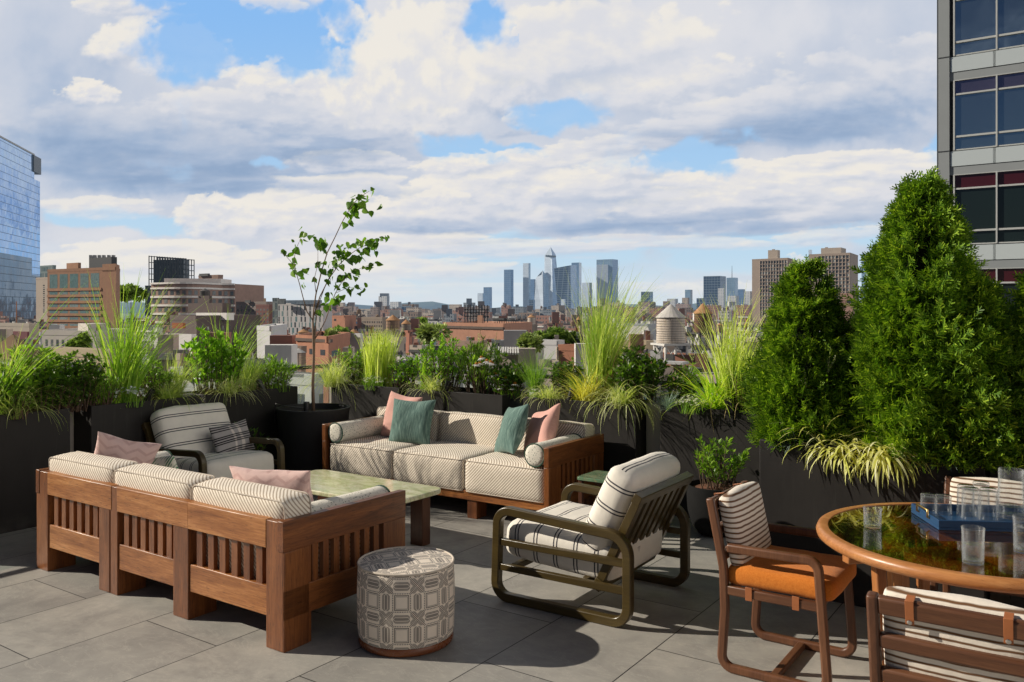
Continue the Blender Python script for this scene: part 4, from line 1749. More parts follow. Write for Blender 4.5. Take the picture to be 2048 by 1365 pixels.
def flowers(row, px, py, wpx, label, n=55, mat=M_WHITE, fs=.016, name='white_flowers', dv=-.12, leafm=M_FINE):
    t, Y = spot(name, label, 'flowers', row, px, dv=dv)
    h = hgt(py, Y)
    rx = wpx / 2 / F * Y
    g = np.random.default_rng(sd())
    V, Q = blades(90, rx * .8, (h * .5, h * 1.0), (50, 89), (10, 60), (.004, .007), K=4, seed=sd())
    np_mesh('leaves', V, Q, leafm, t)
    P, D = [], []
    for i in range(n):
        a = g.uniform(0, 2 * pi)
        q = sqrt(g.random())
        c = np.array([rx * q * cos(a), min(rx, .14) * q * sin(a), h * (g.uniform(.7, 1.0) - .25 * q)])
        c0 = g.uniform(0, 2 * pi)
        tilt = g.normal(0, .4, 2)
        for k in range(5):
            aa = c0 + k * 2 * pi / 5
            P.append(c)
            D.append([cos(aa), sin(aa), .15 + tilt[0] * cos(aa) + tilt[1] * sin(aa)])
    V, Q = leaves(np.array(P), np.array(D), (fs * .85, fs * 1.15), .75, sd(), .1, .2)
    np_mesh('petals', V, Q, mat, t)
    return t


def spikes(row, px, py, label, n=3, name='spike_flower', dv=-.05, lean=.06):
    t, Y = spot(name, label, 'flower', row, px, dv=dv)
    h = hgt(py, Y)
    g = np.random.default_rng(sd())
    segs, P, D = [], [], []
    for k in range(n):
        SP, SD = [], []
        hh = h * (1 if k == 0 else g.uniform(.75, .97))
        b = np.array([g.normal(0, .03), g.normal(0, .03), 0])
        tip = b + np.array([g.normal(lean, .05), g.normal(0, .05), hh])
        pts = [tuple(b * (1 - q) + tip * q) for q in np.linspace(0, 1, 6)]
        segs.append(pts)
        m = int(hh / .045)
        for i in range(m):
            q = .12 + .62 * i / m
            c = b * (1 - q) + tip * q
            a0 = i * 1.1
            for j in range(5):
                a = a0 + j * 2 * pi / 5
                P.append(c)
                D.append([cos(a), sin(a), .55])
        def spike(c, d, ln):
            for i in range(int(ln / .006)):
                a = i * 2.4
                SP.append(c + d * i * .006)
                SD.append(d * .7 + np.array([cos(a), sin(a), .3]) * .6)
        dm = (tip - b) / np.linalg.norm(tip - b)
        spike(b * .25 + tip * .75, dm, hh * .25)
        for j in range(4):
            a = g.uniform(0, 6.28)
            d = dm + np.array([cos(a), sin(a), 0]) * .42
            spike(b * .26 + tip * .74, d / np.linalg.norm(d), hh * g.uniform(.12, .2))
        V, Q = leaves(np.array(SP), np.array(SD), (.008, .013), .5, sd(), .1, .6)
        np_mesh('flower_spike', V, Q, M_SPIKE, t)
    stems_mesh(segs, .0035, GREENSTEM, 'stem', t)
    V, Q = leaves(np.array(P), np.array(D), (.055, .085), .20, sd(), .2, .6)
    np_mesh('leaves', V, Q, M_MID, t)
    return t


def coneflowers(row, heads, label):
    t, Y = spot('coneflower', label, 'flower', row, heads[0][0], dv=-.1)
    o = t.location
    segs, P, D = [], [], []
    g = np.random.default_rng(sd())
    for (px, py) in heads:
        c = np.array(at(px, py, Y - .30 + g.normal(0, .03)) - o)
        st = np.array([c[0] * .55 + g.normal(0, .02), g.normal(0, .03), 0])
        segs.append([tuple(st * (1 - q) + c * q + np.array([0, 0, -.03 * sin(pi * q)])) for q in np.linspace(0, 1, 5)])
        tl = g.normal(0, .15, 2)
        P, D = [], []
        for k in range(13):
            a = k * 2 * pi / 13
            P.append(c)
            D.append([cos(a), sin(a), -.28 + tl[0] * cos(a) + tl[1] * sin(a)])
        V, Q = leaves(np.array(P), np.array(D), (.048, .058), .40, sd(), .1, .15)
        fl_ = np_mesh('flower', V, Q, M_WHITE, t)
        MB().lathe([(.001, .020), (.011, .016), (.0165, .007), (.014, -.002), (.001, -.003)], 10, tuple(c), cap0=False, cap1=False).build('flower_centre', M_CONE, fl_, smooth=180)
    stems_mesh(segs, .003, GREENSTEM, 'stem', t)


def lamp(row, px, py, label, tilt=.35, az=0.0, dv=-.16):
    Y = rowY(row, px)
    p = at(px, py, Y)
    l = Vector((p.x, p.y, .875)) + (W(0, dv) - W(0, 0) if row != 'L' else W(-dv, 0) - W(0, 0))
    t = thing('garden_spotlight', label, 'spotlight', l, az, 'black garden spotlights in the planters')
    R = Matrix.Translation((0, 0, .085)) @ Matrix.Rotation(tilt, 4, 'Y')
    MB().lathe([(.0, -.055), (.022, -.055), (.027, -.04), (.028, .06), (.031, .062), (.031, .075), (.026, .075), (.025, .06), (.0, .058)], 20, cap0=False, cap1=False).xf(R).build('lamp_head', BLACKMETAL, t, smooth=40)
    MB().tube([(0, 0, -.05), (0, 0, .05)], .006, 8).build('stake', BLACKMETAL, t, smooth=60)


# ------------------------------------------------------------------ what grows where
# leftmost planter
tall('L', 12, 662, 'straw coloured feather grass at the left edge of the photo', 150, M_TALL2, (.12, 0, 0), (66, 88), (30, 100), (.003, .006), .06, 'feather_grass')
tuft('L', 6, .62, 'long drooping straw sedge spilling over the leftmost planter', 170, M_SEDGE, (35, 80), (90, 150), (.004, .008), dv=.18)
bush('L', 62, 690, 150, 'dark green shrub at the far left under the brown tent roof', 850, (.05, .085), .36, M_MID, 34)
tuft('L', 90, .40, 'fine dark grass leaning right in the leftmost planter', 220, M_FINE, (40, 85), (20, 90), (.003, .005), .07, lean=(.4, 0, 0))
tuft('L', -25, 1.25, 'arching grass blades entering from the left edge at half height', 16, M_TALL, (52, 74), (10, 50), (.008, .013), .05, name='arching_grass', lean=(.25, 0, .05), az=(-.5, .9), dv=.1)
bush('L', 10, 735, 110, 'bushy green plant in the lower left, above the drooping straw sedge', 700, (.05, .08), .34, M_MID, 34, dv=.10)
bush('L', 92, 735, 110, 'low dark foliage at the right end of the leftmost planter', 700, (.04, .07), .4, M_DARK, 34, dv=.08)
# second planter
bush('L', 190, 742, 90, 'low feathery green plant left of the tallest green grass stems', 700, (.03, .05), .22, M_MID, 40, dv=.06, spiky=.6)
bush('L', 148, 700, 130, 'dark rose like shrub left of the tallest green grass', 900, (.035, .055), .55, M_DARK, 40)
tuft('L', 205, .36, 'bright fern like fine grass left of the white flowers', 240, M_FINE, (45, 88), (10, 70), (.003, .005), .07, name='fine_grass')
t = tall('L', 250, 540, 'tallest bright green grass clump at left, blown to the right', 250, M_TALL, (.42, -.05, 0), (64, 89), (8, 90), (.007, .0125), .10, Lf=(.55, 1.08))
flowers('L', 236, 768, 66, 'cluster of white flowers at the foot of the tallest green grass', 60, M_WHITE, .021, dv=.16)
tuft('L', 318, .42, 'drooping olive sedge right of the white flowers, over the planter edge', 190, M_SEDGE, (35, 85), (80, 140), dv=.14)
bush('L', 312, 716, 84, 'small round shrub with dense leaves behind the olive sedge', 620, (.028, .045), .5, M_MID, 34, dv=-.08)
tall('L', 352, 705, 'feathery grass leaning right beside the small round shrub', 190, M_TALL2, (.55, 0, -.05), (62, 84), (5, 40), (.0025, .005), .05, 'feather_grass')
lamp('L', 275, 790, 'black spotlight beside the white flowers at the left', .4, dv=-.18)
# third planter
tuft('L', 436, .46, 'broad drooping yellow green sedge behind the striped armchair', 240, M_SEDGEV, (30, 85), (85, 145), dv=.16)
bush('L', 428, 655, 118, 'bright glossy leaved shrub above the striped armchair', 620, (.05, .075), .58, M_BRIGHT, 30, spiky=.5)
tall('L', 478, 612, 'thin tall grass behind the glossy leaved shrub', 90, M_TALL, (.5, 0, 0), (62, 86), (10, 70), (.005, .009), .06, dv=-.12)
tall('L', 494, 700, 'pale feathery grass right of the glossy leaved shrub', 200, M_TALL2, (.45, 0, 0), (60, 86), (10, 60), (.0025, .005), .06, 'feather_grass', dv=.02)
bush('L', 545, 716, 106, 'willow leaved green shrub left of the potted young tree', 620, (.05, .08), .22, M_MID, 36, spiky=.5)
flowers('L', 540, 752, 52, 'small white flowers below the willow leaved shrub', 34, M_WHITE, .021, dv=.14)
lamp('L', 503, 770, 'black spotlight below the pale feathery grass', -.5, dv=-.16)
# fourth planter (right of the young tree)
tuft('R', 690, .62, 'large pale drooping sedge right of the young tree trunk', 420, M_SEDGEV, (25, 88), (80, 145), (.003, .0065), .10, dv=-.18)
bush('R', 692, 692, 84, 'dark green leafy plant behind the large pale sedge', 620, (.035, .06), .4, M_MID, 34, dv=.12)
tall('R', 758, 655, 'flat topped yellow green variegated grass, dense and upright', 330, M_ZEB, (.10, 0, 0), (80, 90), (0, 34), (.007, .012), .155, 'variegated_grass', Lf=(.80, 1.06))
tuft('R', 760, .30, 'low green sedge below the flat topped yellow grass', 200, M_FINE, (40, 88), (30, 110), (.003, .005), .10, dv=-.1)
bush('R', 808, 708, 66, 'round leafy shrub at the right end of the fourth planter', 520, (.03, .05), .45, M_BRIGHT, 30)
flowers('R', 772, 748, 52, 'creamy small flowers on the corner of the planter behind the teal pillow', 52, M_CREAM, .015, name='cream_flowers', dv=-.17)
lamp('R', 716, 757, 'grey green spotlight half hidden in the large pale sedge', .4, dv=-.1)
# fifth planter
bush('R', 884, 668, 110, 'dark green shrub with upright shoots left of the coneflowers', 950, (.035, .06), .34, M_BRIGHT, 44, spiky=.45)
tuft('R', 848, .44, 'narrow upright bright shoot at the left end of the coneflower planter', 60, M_YG, (80, 90), (0, 20), (.006, .010), .03, name='upright_grass')
tuft('R', 888, .40, 'variegated sedge hanging over the planter edge left of the spotlight', 170, M_SEDGEV, (30, 85), (80, 150), (.004, .008), .05, dv=-.19)
spikes('R', 950, 655, 'pale flower spikes above the coneflower planter', 5, dv=.05)
bush('R', 962, 676, 100, 'wispy tall green plant behind the white coneflowers', 800, (.045, .07), .2, M_MID, 40, spiky=.6)
coneflowers('R', [(963, 716), (960, 727), (982, 725), (974, 722), (990, 749), (953, 729), (985, 728), (1011, 757), (1030, 768)], 'white coneflowers with orange centres behind the middle of the far sofa')
bush('R', 1016, 722, 78, 'broad leaved dark plant with white buds at the right of the coneflowers', 520, (.05, .075), .4, M_DARK, 30)
flowers('R', 1025, 762, 60, 'loose white blossoms right of the coneflowers', 22, M_WHITE, .026, dv=-.05)
flowers('R', 862, 755, 40, 'pale white flowers behind the variegated sedge', 30, M_WHITE, .015, dv=-.1)
lamp('R', 919, 774, 'black cylindrical spotlight between sedge and coneflowers', .35, dv=-.21)
# sixth planter
tuft('R', 1078, .52, 'fine upright green grass at the left end of the sixth planter', 260, M_FINE, (62, 89), (5, 60), (.0025, .0045), .045, name='fine_grass', dv=-.06)
tuft('R', 1118, .36, 'cream variegated sedge trailing over the planter behind the sofa', 190, M_SEDGEV, (30, 85), (75, 150), (.004, .008), .06, dv=-.18)
bush('R', 1118, 716, 80, 'dark rounded shrub behind the cream variegated sedge', 560, (.03, .05), .5, M_DARK, 34, dv=.10)
tall('R', 1200, 566, 'tallest feathery grass, in front of the glass skyscrapers, blown right', 420, M_TALL2, (.36, -.03, 0), (70, 90), (8, 66), (.004, .009), .10, Lf=(.60, 1.22), dv=.05)
tall('R', 1188, 590, 'upright green blades at the left side of the tallest feathery grass', 150, M_TALL, (.10, 0, 0), (80, 90), (2, 30), (.005, .009), .07, Lf=(.6, 1.12), dv=.06)
tuft('R', 1184, .46, 'golden yellow grass tuft beside the spotlight', 230, M_GOLD, (35, 86), (30, 110), (.006, .011), .06, name='golden_grass', dv=-.12)
tuft('R', 1262, .56, 'long drooping striped sedge over the right corner of the planter', 230, M_SEDGEV, (25, 80), (100, 165), (.005, .009), .06, dv=-.20)
bush('R', 1276, 692, 116, 'large dark green shrub left of the white water tank', 1050, (.045, .07), .42, M_DARK, 46)
tuft('R', 1158, .30, 'small fine green grass behind the golden tuft', 120, M_FINE, (65, 89), (5, 40), (.003, .005), .03, name='fine_grass', dv=-.05)
flowers('R', 1090, 772, 34, 'tiny white flowers left of the cream variegated sedge', 26, M_WHITE, .014, dv=-.15)
spikes('R', 1150, 690, 'single pale flower spike left of the tallest feathery grass', 1, dv=.05, lean=0)
spikes('R', 1235, 690, 'grey leaved spiky stems beside the dark green shrub', 2, dv=-.03, lean=.02)
lamp('R', 1163, 785, 'black spotlight at the foot of the golden grass tuft', .3, dv=-.2)
# seventh planter
tuft('R', 1352, .20, 'small blue grey grass tuft at the left end of the seventh planter', 230, M_BLUE, (20, 88), (5, 60), (.002, .004), .03, name='blue_fescue', dv=-.14)
flowers('R', 1400, 785, 62, 'cream and white ground flowers right of the blue grass tuft', 70, M_CREAM, .017, name='cream_flowers', dv=-.18)
tuft('R', 1432, .60, 'bright yellow green arching blades over the cream flowers', 130, M_YG, (35, 84), (40, 110), (.010, .017), .06, name='bladed_grass', dv=-.06, az=(1.6, 5.6))
tall('R', 1462, 600, 'zebra striped tall grass in front of the brown water tank', 230, M_ZEB, (.22, 0, 0), (66, 89), (10, 70), (.008, .013), .10, 'zebra_grass', Lf=(.5, 1.22))
tall('R', 1500, 640, 'arching pale plumes leaning right into the conifer', 210, M_TALL2, (.4, 0, 0), (58, 84), (25, 95), (.005, .009), .08, 'feather_grass')
bush('R', 1356, 730, 70, 'narrow leaved dark plant behind the blue grass tuft', 480, (.05, .08), .18, M_DARK, 34, dv=.08)
bush('R', 1490, 715, 80, 'grey green shrub between the zebra grass and the conifers', 620, (.03, .05), .4, M_MID, 34)
spikes('R', 1385, 690, 'pale branched flower spike right of the white water tank', 1, dv=.02, lean=0)
lamp('R', 1473, 790, 'black spotlight at the right end of the seventh planter', -.2, dv=-.18)


def conifer(row, px, py, wpx, label, np_, per, mat, dv=0, z=.87, twig=.055):
    t, Y = spot('arborvitae', label, 'conifer', row, px, z=z, dv=dv)
    arbor(t, hgt(py, Y, z), wpx / 2 / F * Y, np_, per, sd(), mat, twig)
    return t


conifer('H', 1608, 532, 184, 'smaller conifer at the left end of the widest planter', 330, 20, M_CON, .04)
conifer('H', 1842, 366, 312, 'tallest conifer, in front of the glass office building', 700, 22, M_CON, .06)
conifer('H', 1952, 578, 160, 'lower bright conifer at the right of the tallest one', 300, 22, M_CON2, -.04)
conifer('I', 2085, 560, 150, 'conifer cut off by the right edge of the photo', 200, 20, M_CON2, .0)
tuft('H', 1606, .20, 'blue grey grass tuft at the foot of the smaller conifer', 260, M_BLUE, (5, 85), (5, 60), (.002, .0038), .03, name='blue_fescue', dv=-.18)
tuft('H', 1902, .22, 'blue grey grass tuft at the right end of the widest planter', 260, M_BLUE, (5, 85), (5, 60), (.002, .0038), .03, name='blue_fescue', dv=-.17)
tuft('H', 1780, .31, 'golden hakone grass cascading over the front of the widest planter, right clump', 230, M_HAK, (5, 62), (80, 140), (.015, .026), .06, name='golden_hakone_grass', lean=(.05, -.16, -.05), dv=-.22, curl=.5)
tuft('H', 1708, .28, 'golden hakone grass cascading over the front of the widest planter, left clump', 170, M_HAK, (5, 62), (80, 140), (.014, .024), .05, name='golden_hakone_grass', lean=(.05, -.16, -.05), dv=-.22, curl=.5)
tuft('H', 1668, .40, 'golden hakone grass between the two spiky plants', 80, M_HAK, (25, 75), (60, 120), (.010, .017), .05, name='golden_hakone_grass', lean=(.05, -.12, 0), dv=-.18)
spikes('H', 1652, 690, 'spiky plant with pale flower tips in front of the smaller conifer', 3, dv=-.19, lean=.02)
spikes('H', 1812, 705, 'spiky plant with bent pale flower tips in front of the tallest conifer', 2, dv=-.19, lean=.03)
flowers('H', 1556, 868, 34, 'yellow sedum at the left corner of the widest planter', 60, M_SEDUM, .010, name='yellow_sedum', dv=-.2, leafm=M_SEDUM)
flowers('H', 1968, 896, 44, 'yellow sedum at the right corner of the widest planter', 80, M_SEDUM, .010, name='yellow_sedum', dv=-.2, leafm=M_SEDUM)

# dark fern like plant low behind the left armchair
t = thing('low_shrub', 'low dark plant between the left armchair and the round tree pot', 'shrub', (-2.55, 8.05, 0))
shrub(t, .72, .2, .2, 20, 300, (.05, .08), .25, M_DARK, sd(), .3)

# bowl pot with shrub
bp = W(-2.05, 5.98)
Yb = 6.55
bl = at(1432, 0, Yb)
t = thing('bowl_pot', 'round charcoal bowl pot on the floor right of the lounge chair', 'pot', (bl.x, Yb, 0), 0)
POTM = plain('charcoal_pot', (.013, .013, .013), .9, 0, .25, 14, spec=.15)
MB().lathe([(.10, 0), (.135, .012), (.19, .09), (.218, .19), (.225, .30), (.222, .385), (.210, .388), (.206, .36), (.20, .335)], 48, cap1=False).build('pot_body', POTM, t, smooth=50)
MB().lathe([(.2055, .352), (.14, .364), (.06, .37), (.001, .371)], 24, cap0=False, cap1=False, fn=lambda a, z: 1 + .01 * sin(9 * a)).build('mulch', MULCH, t, smooth=50)
t = thing('potted_shrub', 'small leafy shrub with upright shoots growing in the bowl pot', 'shrub', (bl.x, Yb, .365), 0)
shrub(t, hgt(852, Yb, .365) * .86, .235, .235, 34, 760, (.035, .06), .42, M_MID, sd(), .18, spiky=.45)
g = np.random.default_rng(5)

# young tree in its round pot
TX, TY = at(627, 0, 8.62).x, 8.62
t = thing('round_pot', 'large round black pot under the young tree, beside the striped armchair', 'pot', (TX, TY, 0), 0)
MB().lathe([(.27, 0), (.30, .01), (.335, .40), (.362, .70), (.372, .735), (.372, .752), (.348, .752), (.343, .70), (.34, .66)], 48, cap1=False).build('pot_body', plain('black_pot', (.020, .020, .021), .6, 0, .2, 10), t, smooth=50)
MB().lathe([(.342, .69), (.2, .70), (.001, .70)], 24, cap0=False, cap1=False).build('soil', SOIL, t, smooth=50)
cpts = [(TX - .36 + .02 * sin(i) + .045 * i, TY - .33 + .002 * i, .75 + .03 * sin(i * .9 + .6)) for i in range(8)]
o = MB().tube([Vector(p) - Vector((TX, TY, 0)) for p in [(TX - .36, TY - .12, .60), (TX - .37, TY - .12, .74), (TX - .35, TY - .13, .80), (TX - .28, TY - .14, .78), (TX - .15, TY - .12, .76), (TX - .05, TY - .08, .75)]], .006, 6).build('irrigation_hose', BLACKMETAL, t, smooth=180)
lt = thing('garden_spotlight', 'black spotlight standing in the round pot at the tree trunk', 'spotlight', (TX - .03, TY - .17, .69), 0, 'black garden spotlights in the planters')
MB().lathe([(.0, 0), (.026, 0), (.030, .02), (.030, .13), (.027, .135), (.0, .13)], 18, cap0=False, cap1=False).build('lamp_head', BLACKMETAL, lt, smooth=40)
MB().tube([(0, 0, -.03), (0, 0, .02)], .006, 8).build('stake', BLACKMETAL, lt, smooth=60)

tree = thing('young_tree', 'young slender tree with heart shaped leaves growing in the round black pot', 'tree', (TX, TY, .69), 0)
TO = Vector((TX, TY, .69))
K_ = 400 / 1092.0


def tp_(cx, cy, dy=0):
    return at(460 + cx * K_, 360 + cy * K_, TY + dy) - TO


TB = plain('young_bark', (.25, .165, .11), .85, 0, .25, 40)
mb = MB()
mb.tube([(0, 0, 0), tp_(452, 1120), tp_(458, 960), tp_(455, 860), tp_(452, 780)], [.018, .016, .0135, .012, .010], 8)
mb.tube([tp_(458, 960), tp_(461, 880), tp_(466, 800)], [.012, .011, .010], 8)
mb.build('trunk', TB, tree, smooth=180)
branches = [
    ([(452, 790), (458, 700), (470, 620), (500, 500), (530, 400), (575, 310), (610, 235), (650, 165), (700, 100), (760, 62)], .05, .0085),
    ([(454, 770), (420, 720), (398, 640), (380, 570), (362, 510), (335, 450), (300, 410), (275, 400)], -.12, .007),
    ([(362, 520), (350, 440), (358, 380), (380, 335), (400, 280)], .1, .004),
    ([(460, 740), (490, 640), (540, 540), (590, 470), (640, 420), (700, 375), (770, 345), (850, 320)], .18, .007),
    ([(462, 870), (490, 830), (520, 770), (545, 700), (575, 620), (610, 560), (660, 510), (720, 480), (790, 455)], -.1, .006),
    ([(466, 800), (480, 690), (520, 580), (560, 500), (590, 430)], .0, .005),
    ([(575, 620), (640, 590), (700, 585), (745, 598)], .1, .003),
    ([(470, 620), (460, 540), (480, 460), (480, 380), (470, 325)], -.2, .004),
    ([(500, 720), (530, 690), (545, 640)], .1, .003),
]
for pts, dy, r_ in branches:
    K = len(pts)
    MB().tube([tp_(x, y, dy * i / K) for i, (x, y) in enumerate(pts)], [r_ * (1 - .75 * i / (K - 1)) for i in range(K)], 6).build('branch', TB, tree, smooth=180)
clus = [(385, 270, 1), (412, 290, 3), (388, 335, 2), (355, 330, 1), (360, 378, 2), (285, 395, 3), (325, 412, 1), (350, 435, 2), (338, 482, 2), (365, 510, 3), (395, 515, 3), (418, 492, 1), (395, 580, 2), (378, 540, 1),
        (465, 325, 3), (510, 325, 3), (505, 355, 2), (470, 355, 2), (512, 390, 3), (490, 445, 2), (518, 460, 1), (465, 485, 1), (492, 490, 2), (458, 545, 2),
        (735, 65, 2), (775, 62, 2), (680, 100, 3), (720, 95, 4), (745, 105, 2), (660, 130, 4), (690, 150, 4), (715, 130, 3), (640, 180, 4), (670, 180, 3), (730, 170, 3), (765, 175, 1), (812, 152, 1), (695, 200, 1), (625, 235, 4), (655, 228, 3),
        (600, 365, 3), (580, 400, 4), (620, 385, 4), (655, 360, 5), (690, 345, 5), (730, 335, 5), (770, 345, 5), (800, 335, 4), (835, 325, 3), (850, 318, 2), (700, 400, 5), (740, 385, 4), (780, 375, 3), (665, 440, 4), (640, 410, 4), (600, 430, 4), (570, 440, 4), (555, 470, 3), (595, 480, 3), (720, 420, 3), (800, 390, 1),
        (640, 520, 4), (675, 500, 4), (690, 525, 2), (725, 488, 2), (765, 478, 2), (795, 455, 2), (600, 545, 3), (620, 530, 3), (570, 560, 2), (525, 555, 4), (540, 495, 3), (580, 585, 3), (635, 600, 2), (660, 592, 2), (685, 592, 2), (710, 598, 2), (745, 598, 2), (650, 570, 1), (540, 630, 3), (575, 655, 2), (595, 645, 3), (615, 630, 1), (545, 662, 2), (530, 690, 3), (475, 720, 2), (505, 735, 1)]
g = np.random.default_rng(77)
P, D = [], []
for (x, y, n) in clus:
    for k in range(n):
        q = tp_(x + g.normal(0, 9), y + g.normal(0, 9) - 8, g.normal(.02, .09))
        P.append([q.x, q.y, q.z])
        D.append([.30 + g.normal(0, .5), g.normal(0, .6), -.75 + g.normal(0, .35)])
P, D = np.array(P), np.array(D)
D /= np.linalg.norm(D, axis=1, keepdims=True)
n = len(P)
S = np.cross(D, g.normal(0, 1, (n, 3)))
S /= np.linalg.norm(S, axis=1, keepdims=True)
N = np.cross(S, D)
l = g.uniform(.045, .098, n)[:, None]
# heart shaped blade: stalk end, two lobes, belly, tip
rows = [(-.04, .0), (.02, .34), (.25, .46), (.55, .34), (1.0, .0)]
V = []
for (a, w) in rows:
    for sg in (-1, 0, 1):
        z = abs(sg) * w * .28 - (a ** 2) * .22
        V.append(P + D * l * a + S * l * w * sg + N * l * z)
V = np.stack(V, 1)
i = (np.arange(n) * 15)[:, None]
Q = np.concatenate([i + np.array([[r_ * 3 + c, r_ * 3 + c + 1, r_ * 3 + c + 4, r_ * 3 + c + 3]]) for r_ in range(4) for c in range(2)], 0)
np_mesh('leaves', V.reshape(-1, 3), Q, M_TREE, tree, smooth=True)
# ------------------------------------------------------------------ the city below and beyond
GZ = -40.0
gm, t, b = newmat('street_asphalt', True)
g = t.n('ShaderNodeNewGeometry').outputs['Position']
n = t.noise(g, .02, 8, .7)
n2 = t.noise(g, .004, 4, .6)
t.put(b.inputs['Base Color'], t.ramp(t.m('ADD', t.m('MULTIPLY', n, .6), t.m('MULTIPLY', n2, .4)), [(.3, (.045, .045, .046)), (.6, (.10, .095, .09)), (.8, (.17, .15, .13))]))
b.inputs['Roughness'].default_value = .9
gr = MB()
gr.v = [(-30000, -3000, GZ), (30000, -3000, GZ), (30000, 60000, GZ), (-30000, 60000, GZ)]
gr.face((0, 1, 2, 3))
struct(gr.build('ground', gm))


def winmat(name, col, rough=.12, bright=.35):
    k = ('win', name)
    if k in CACHE:
        return CACHE[k]
    m, t, b = newmat(name, True)
    r = t.n('ShaderNodeObjectInfo').outputs['Random']
    g = t.n('ShaderNodeNewGeometry').outputs['Position']
    n = t.noise(g, .9, 3)
    c = t.mix(t.rng(r, .55, 1, 0, bright * 1.6), col, (.42, .44, .42))
    c = t.mix(t.rng(n, .45, .6, 0, .35), c, tuple(x * .4 for x in col))
    t.put(b.inputs['Base Color'], c)
    b.inputs['Roughness'].default_value = rough
    b.inputs['Specular IOR Level'].default_value = .8
    CACHE[k] = m
    return m


W_TEAL = winmat('window_teal', (.13, .23, .24), .1, .30)
W_DARK = winmat('window_dark', (.03, .033, .04))
W_GREY = winmat('window_grey', (.07, .08, .09))
W_BLUE = winmat('window_blue', (.06, .10, .16))
ROOFM = [cityplain('roof_silver', (.50, .48, .45), .7, .25, .5), cityplain('roof_tar', (.13, .125, .12), .9, .35, .5), cityplain('roof_pale', (.40, .37, .34), .8, .25, .5), cityplain('roof_grey', (.26, .255, .25), .85, .3, .5)]
M_UNIT = cityplain('rooftop_unit', (.42, .42, .41), .6, .25, 2)
M_TANK = cityplain('tank_wood', (.20, .125, .075), .9, .4, 3)
M_CEDAR = cityplain('tank_roof_wood', (.45, .24, .11), .9, .25, 2)
M_STEEL = cityplain('dark_steel', (.06, .058, .056), .7, .3, 2)
M_WHITEP = cityplain('white_paint', (.62, .60, .56), .7, .15, 1)
UNITWIN = {}


def unit_window():
    if 'm' not in UNITWIN:
        mb = MB().bx(-.5, .5, -.5, .5, -.5, .5)
        me = bpy.data.meshes.new('window')
        me.from_pydata(mb.v, [], mb.f)
        UNITWIN['m'] = me
    return UNITWIN['m']


WINME = {}


def win_mesh(mat):
    if mat.name not in WINME:
        me = unit_window().copy()
        me.name = 'window'
        me.materials.append(mat)
        WINME[mat.name] = me
    return WINME[mat.name]


WCOUNT = {}


def wins(t, P, Q, z0, z1, nx, nz, fw=.5, fh=.55, mat=None, proud=.03, name='window', skip=None, margin=0.0, size=None):
    """a grid of single window parts on the wall from P to Q (world xy)"""
    mat = mat or W_DARK
    P, Q = Vector((P[0], P[1])), Vector((Q[0], Q[1]))
    d = Q - P
    L = d.length
    a = atan2(d.y, d.x)
    nrm = Vector((d.y, -d.x)).normalized()
    o = t.location
    step = (L - 2 * margin) / nx
    hz = (z1 - z0) / nz
    rest_mb = None
    for k in range(nz):
        for i in range(nx):
            if skip and skip(i, nz - 1 - k):
                continue
            s = margin + step * (i + .5)
            p = P + d * (s / L) + nrm * (proud - .1)
            z = z1 - hz * (k + .5)
            c = WCOUNT.get(t.name, 0)
            w_, h_ = (step * fw, hz * fh) if size is None else size
            if c < 100:
                ob = bpy.data.objects.new(name, win_mesh(mat))
                COL.objects.link(ob)
                ob.parent = t
                ob.location = (p.x - o.x, p.y - o.y, z - o.z)
                ob.rotation_euler = (0, 0, a)
                ob.scale = (w_, .2, h_)
            else:
                if rest_mb is None:
                    rest_mb = MB()
                rest_mb.box((p.x - o.x, p.y - o.y, z - o.z), (w_, .2, h_), Matrix.Rotation(a, 3, 'Z'))
            WCOUNT[t.name] = c + 1
    if rest_mb:
        r = rest_mb.build('windows', mat, t)
        r['kind'] = 'stuff'


def ztop(py, D):
    return H + (HY - py) / F * D


def gridfoot(x0, x1, D, share=.80, maxdep=None):
    """footprint on the street grid: sunlit front from x0, shaded side wall ending at x1 (photo columns)"""
    l = at(x0, 0, D)
    e1, e2 = Vector((CU, SU)), Vector((-SU, CU))
    kc = (x0 + (x1 - x0) * share - CX) / F
    s_ = (kc * l.y - l.x) / (CU - SU * kc)
    c = Vector((l.x, l.y)) + e1 * s_
    kr = (x1 - CX) / F
    q = (kr * c.y - c.x) / (e2.x - kr * e2.y)
    if maxdep:
        q = min(q, maxdep)
    r = c + e2 * q
    return [Vector((l.x, l.y)), c, r, Vector((l.x, l.y)) + e2 * q]


def foot(L, C, R=None, depth=None):
    if R is None:
        return gridfoot(L[0], C[0], max(L[1], C[1]), .80)
    l, c = at(L[0], 0, L[1]), at(C[0], 0, C[1])
    l2, c2 = Vector((l.x, l.y)), Vector((c.x, c.y))
    r = at(R[0], 0, R[1])
    r2 = Vector((r.x, r.y))
    return [l2, c2, r2, l2 + (r2 - c2)]


USEDN = {}


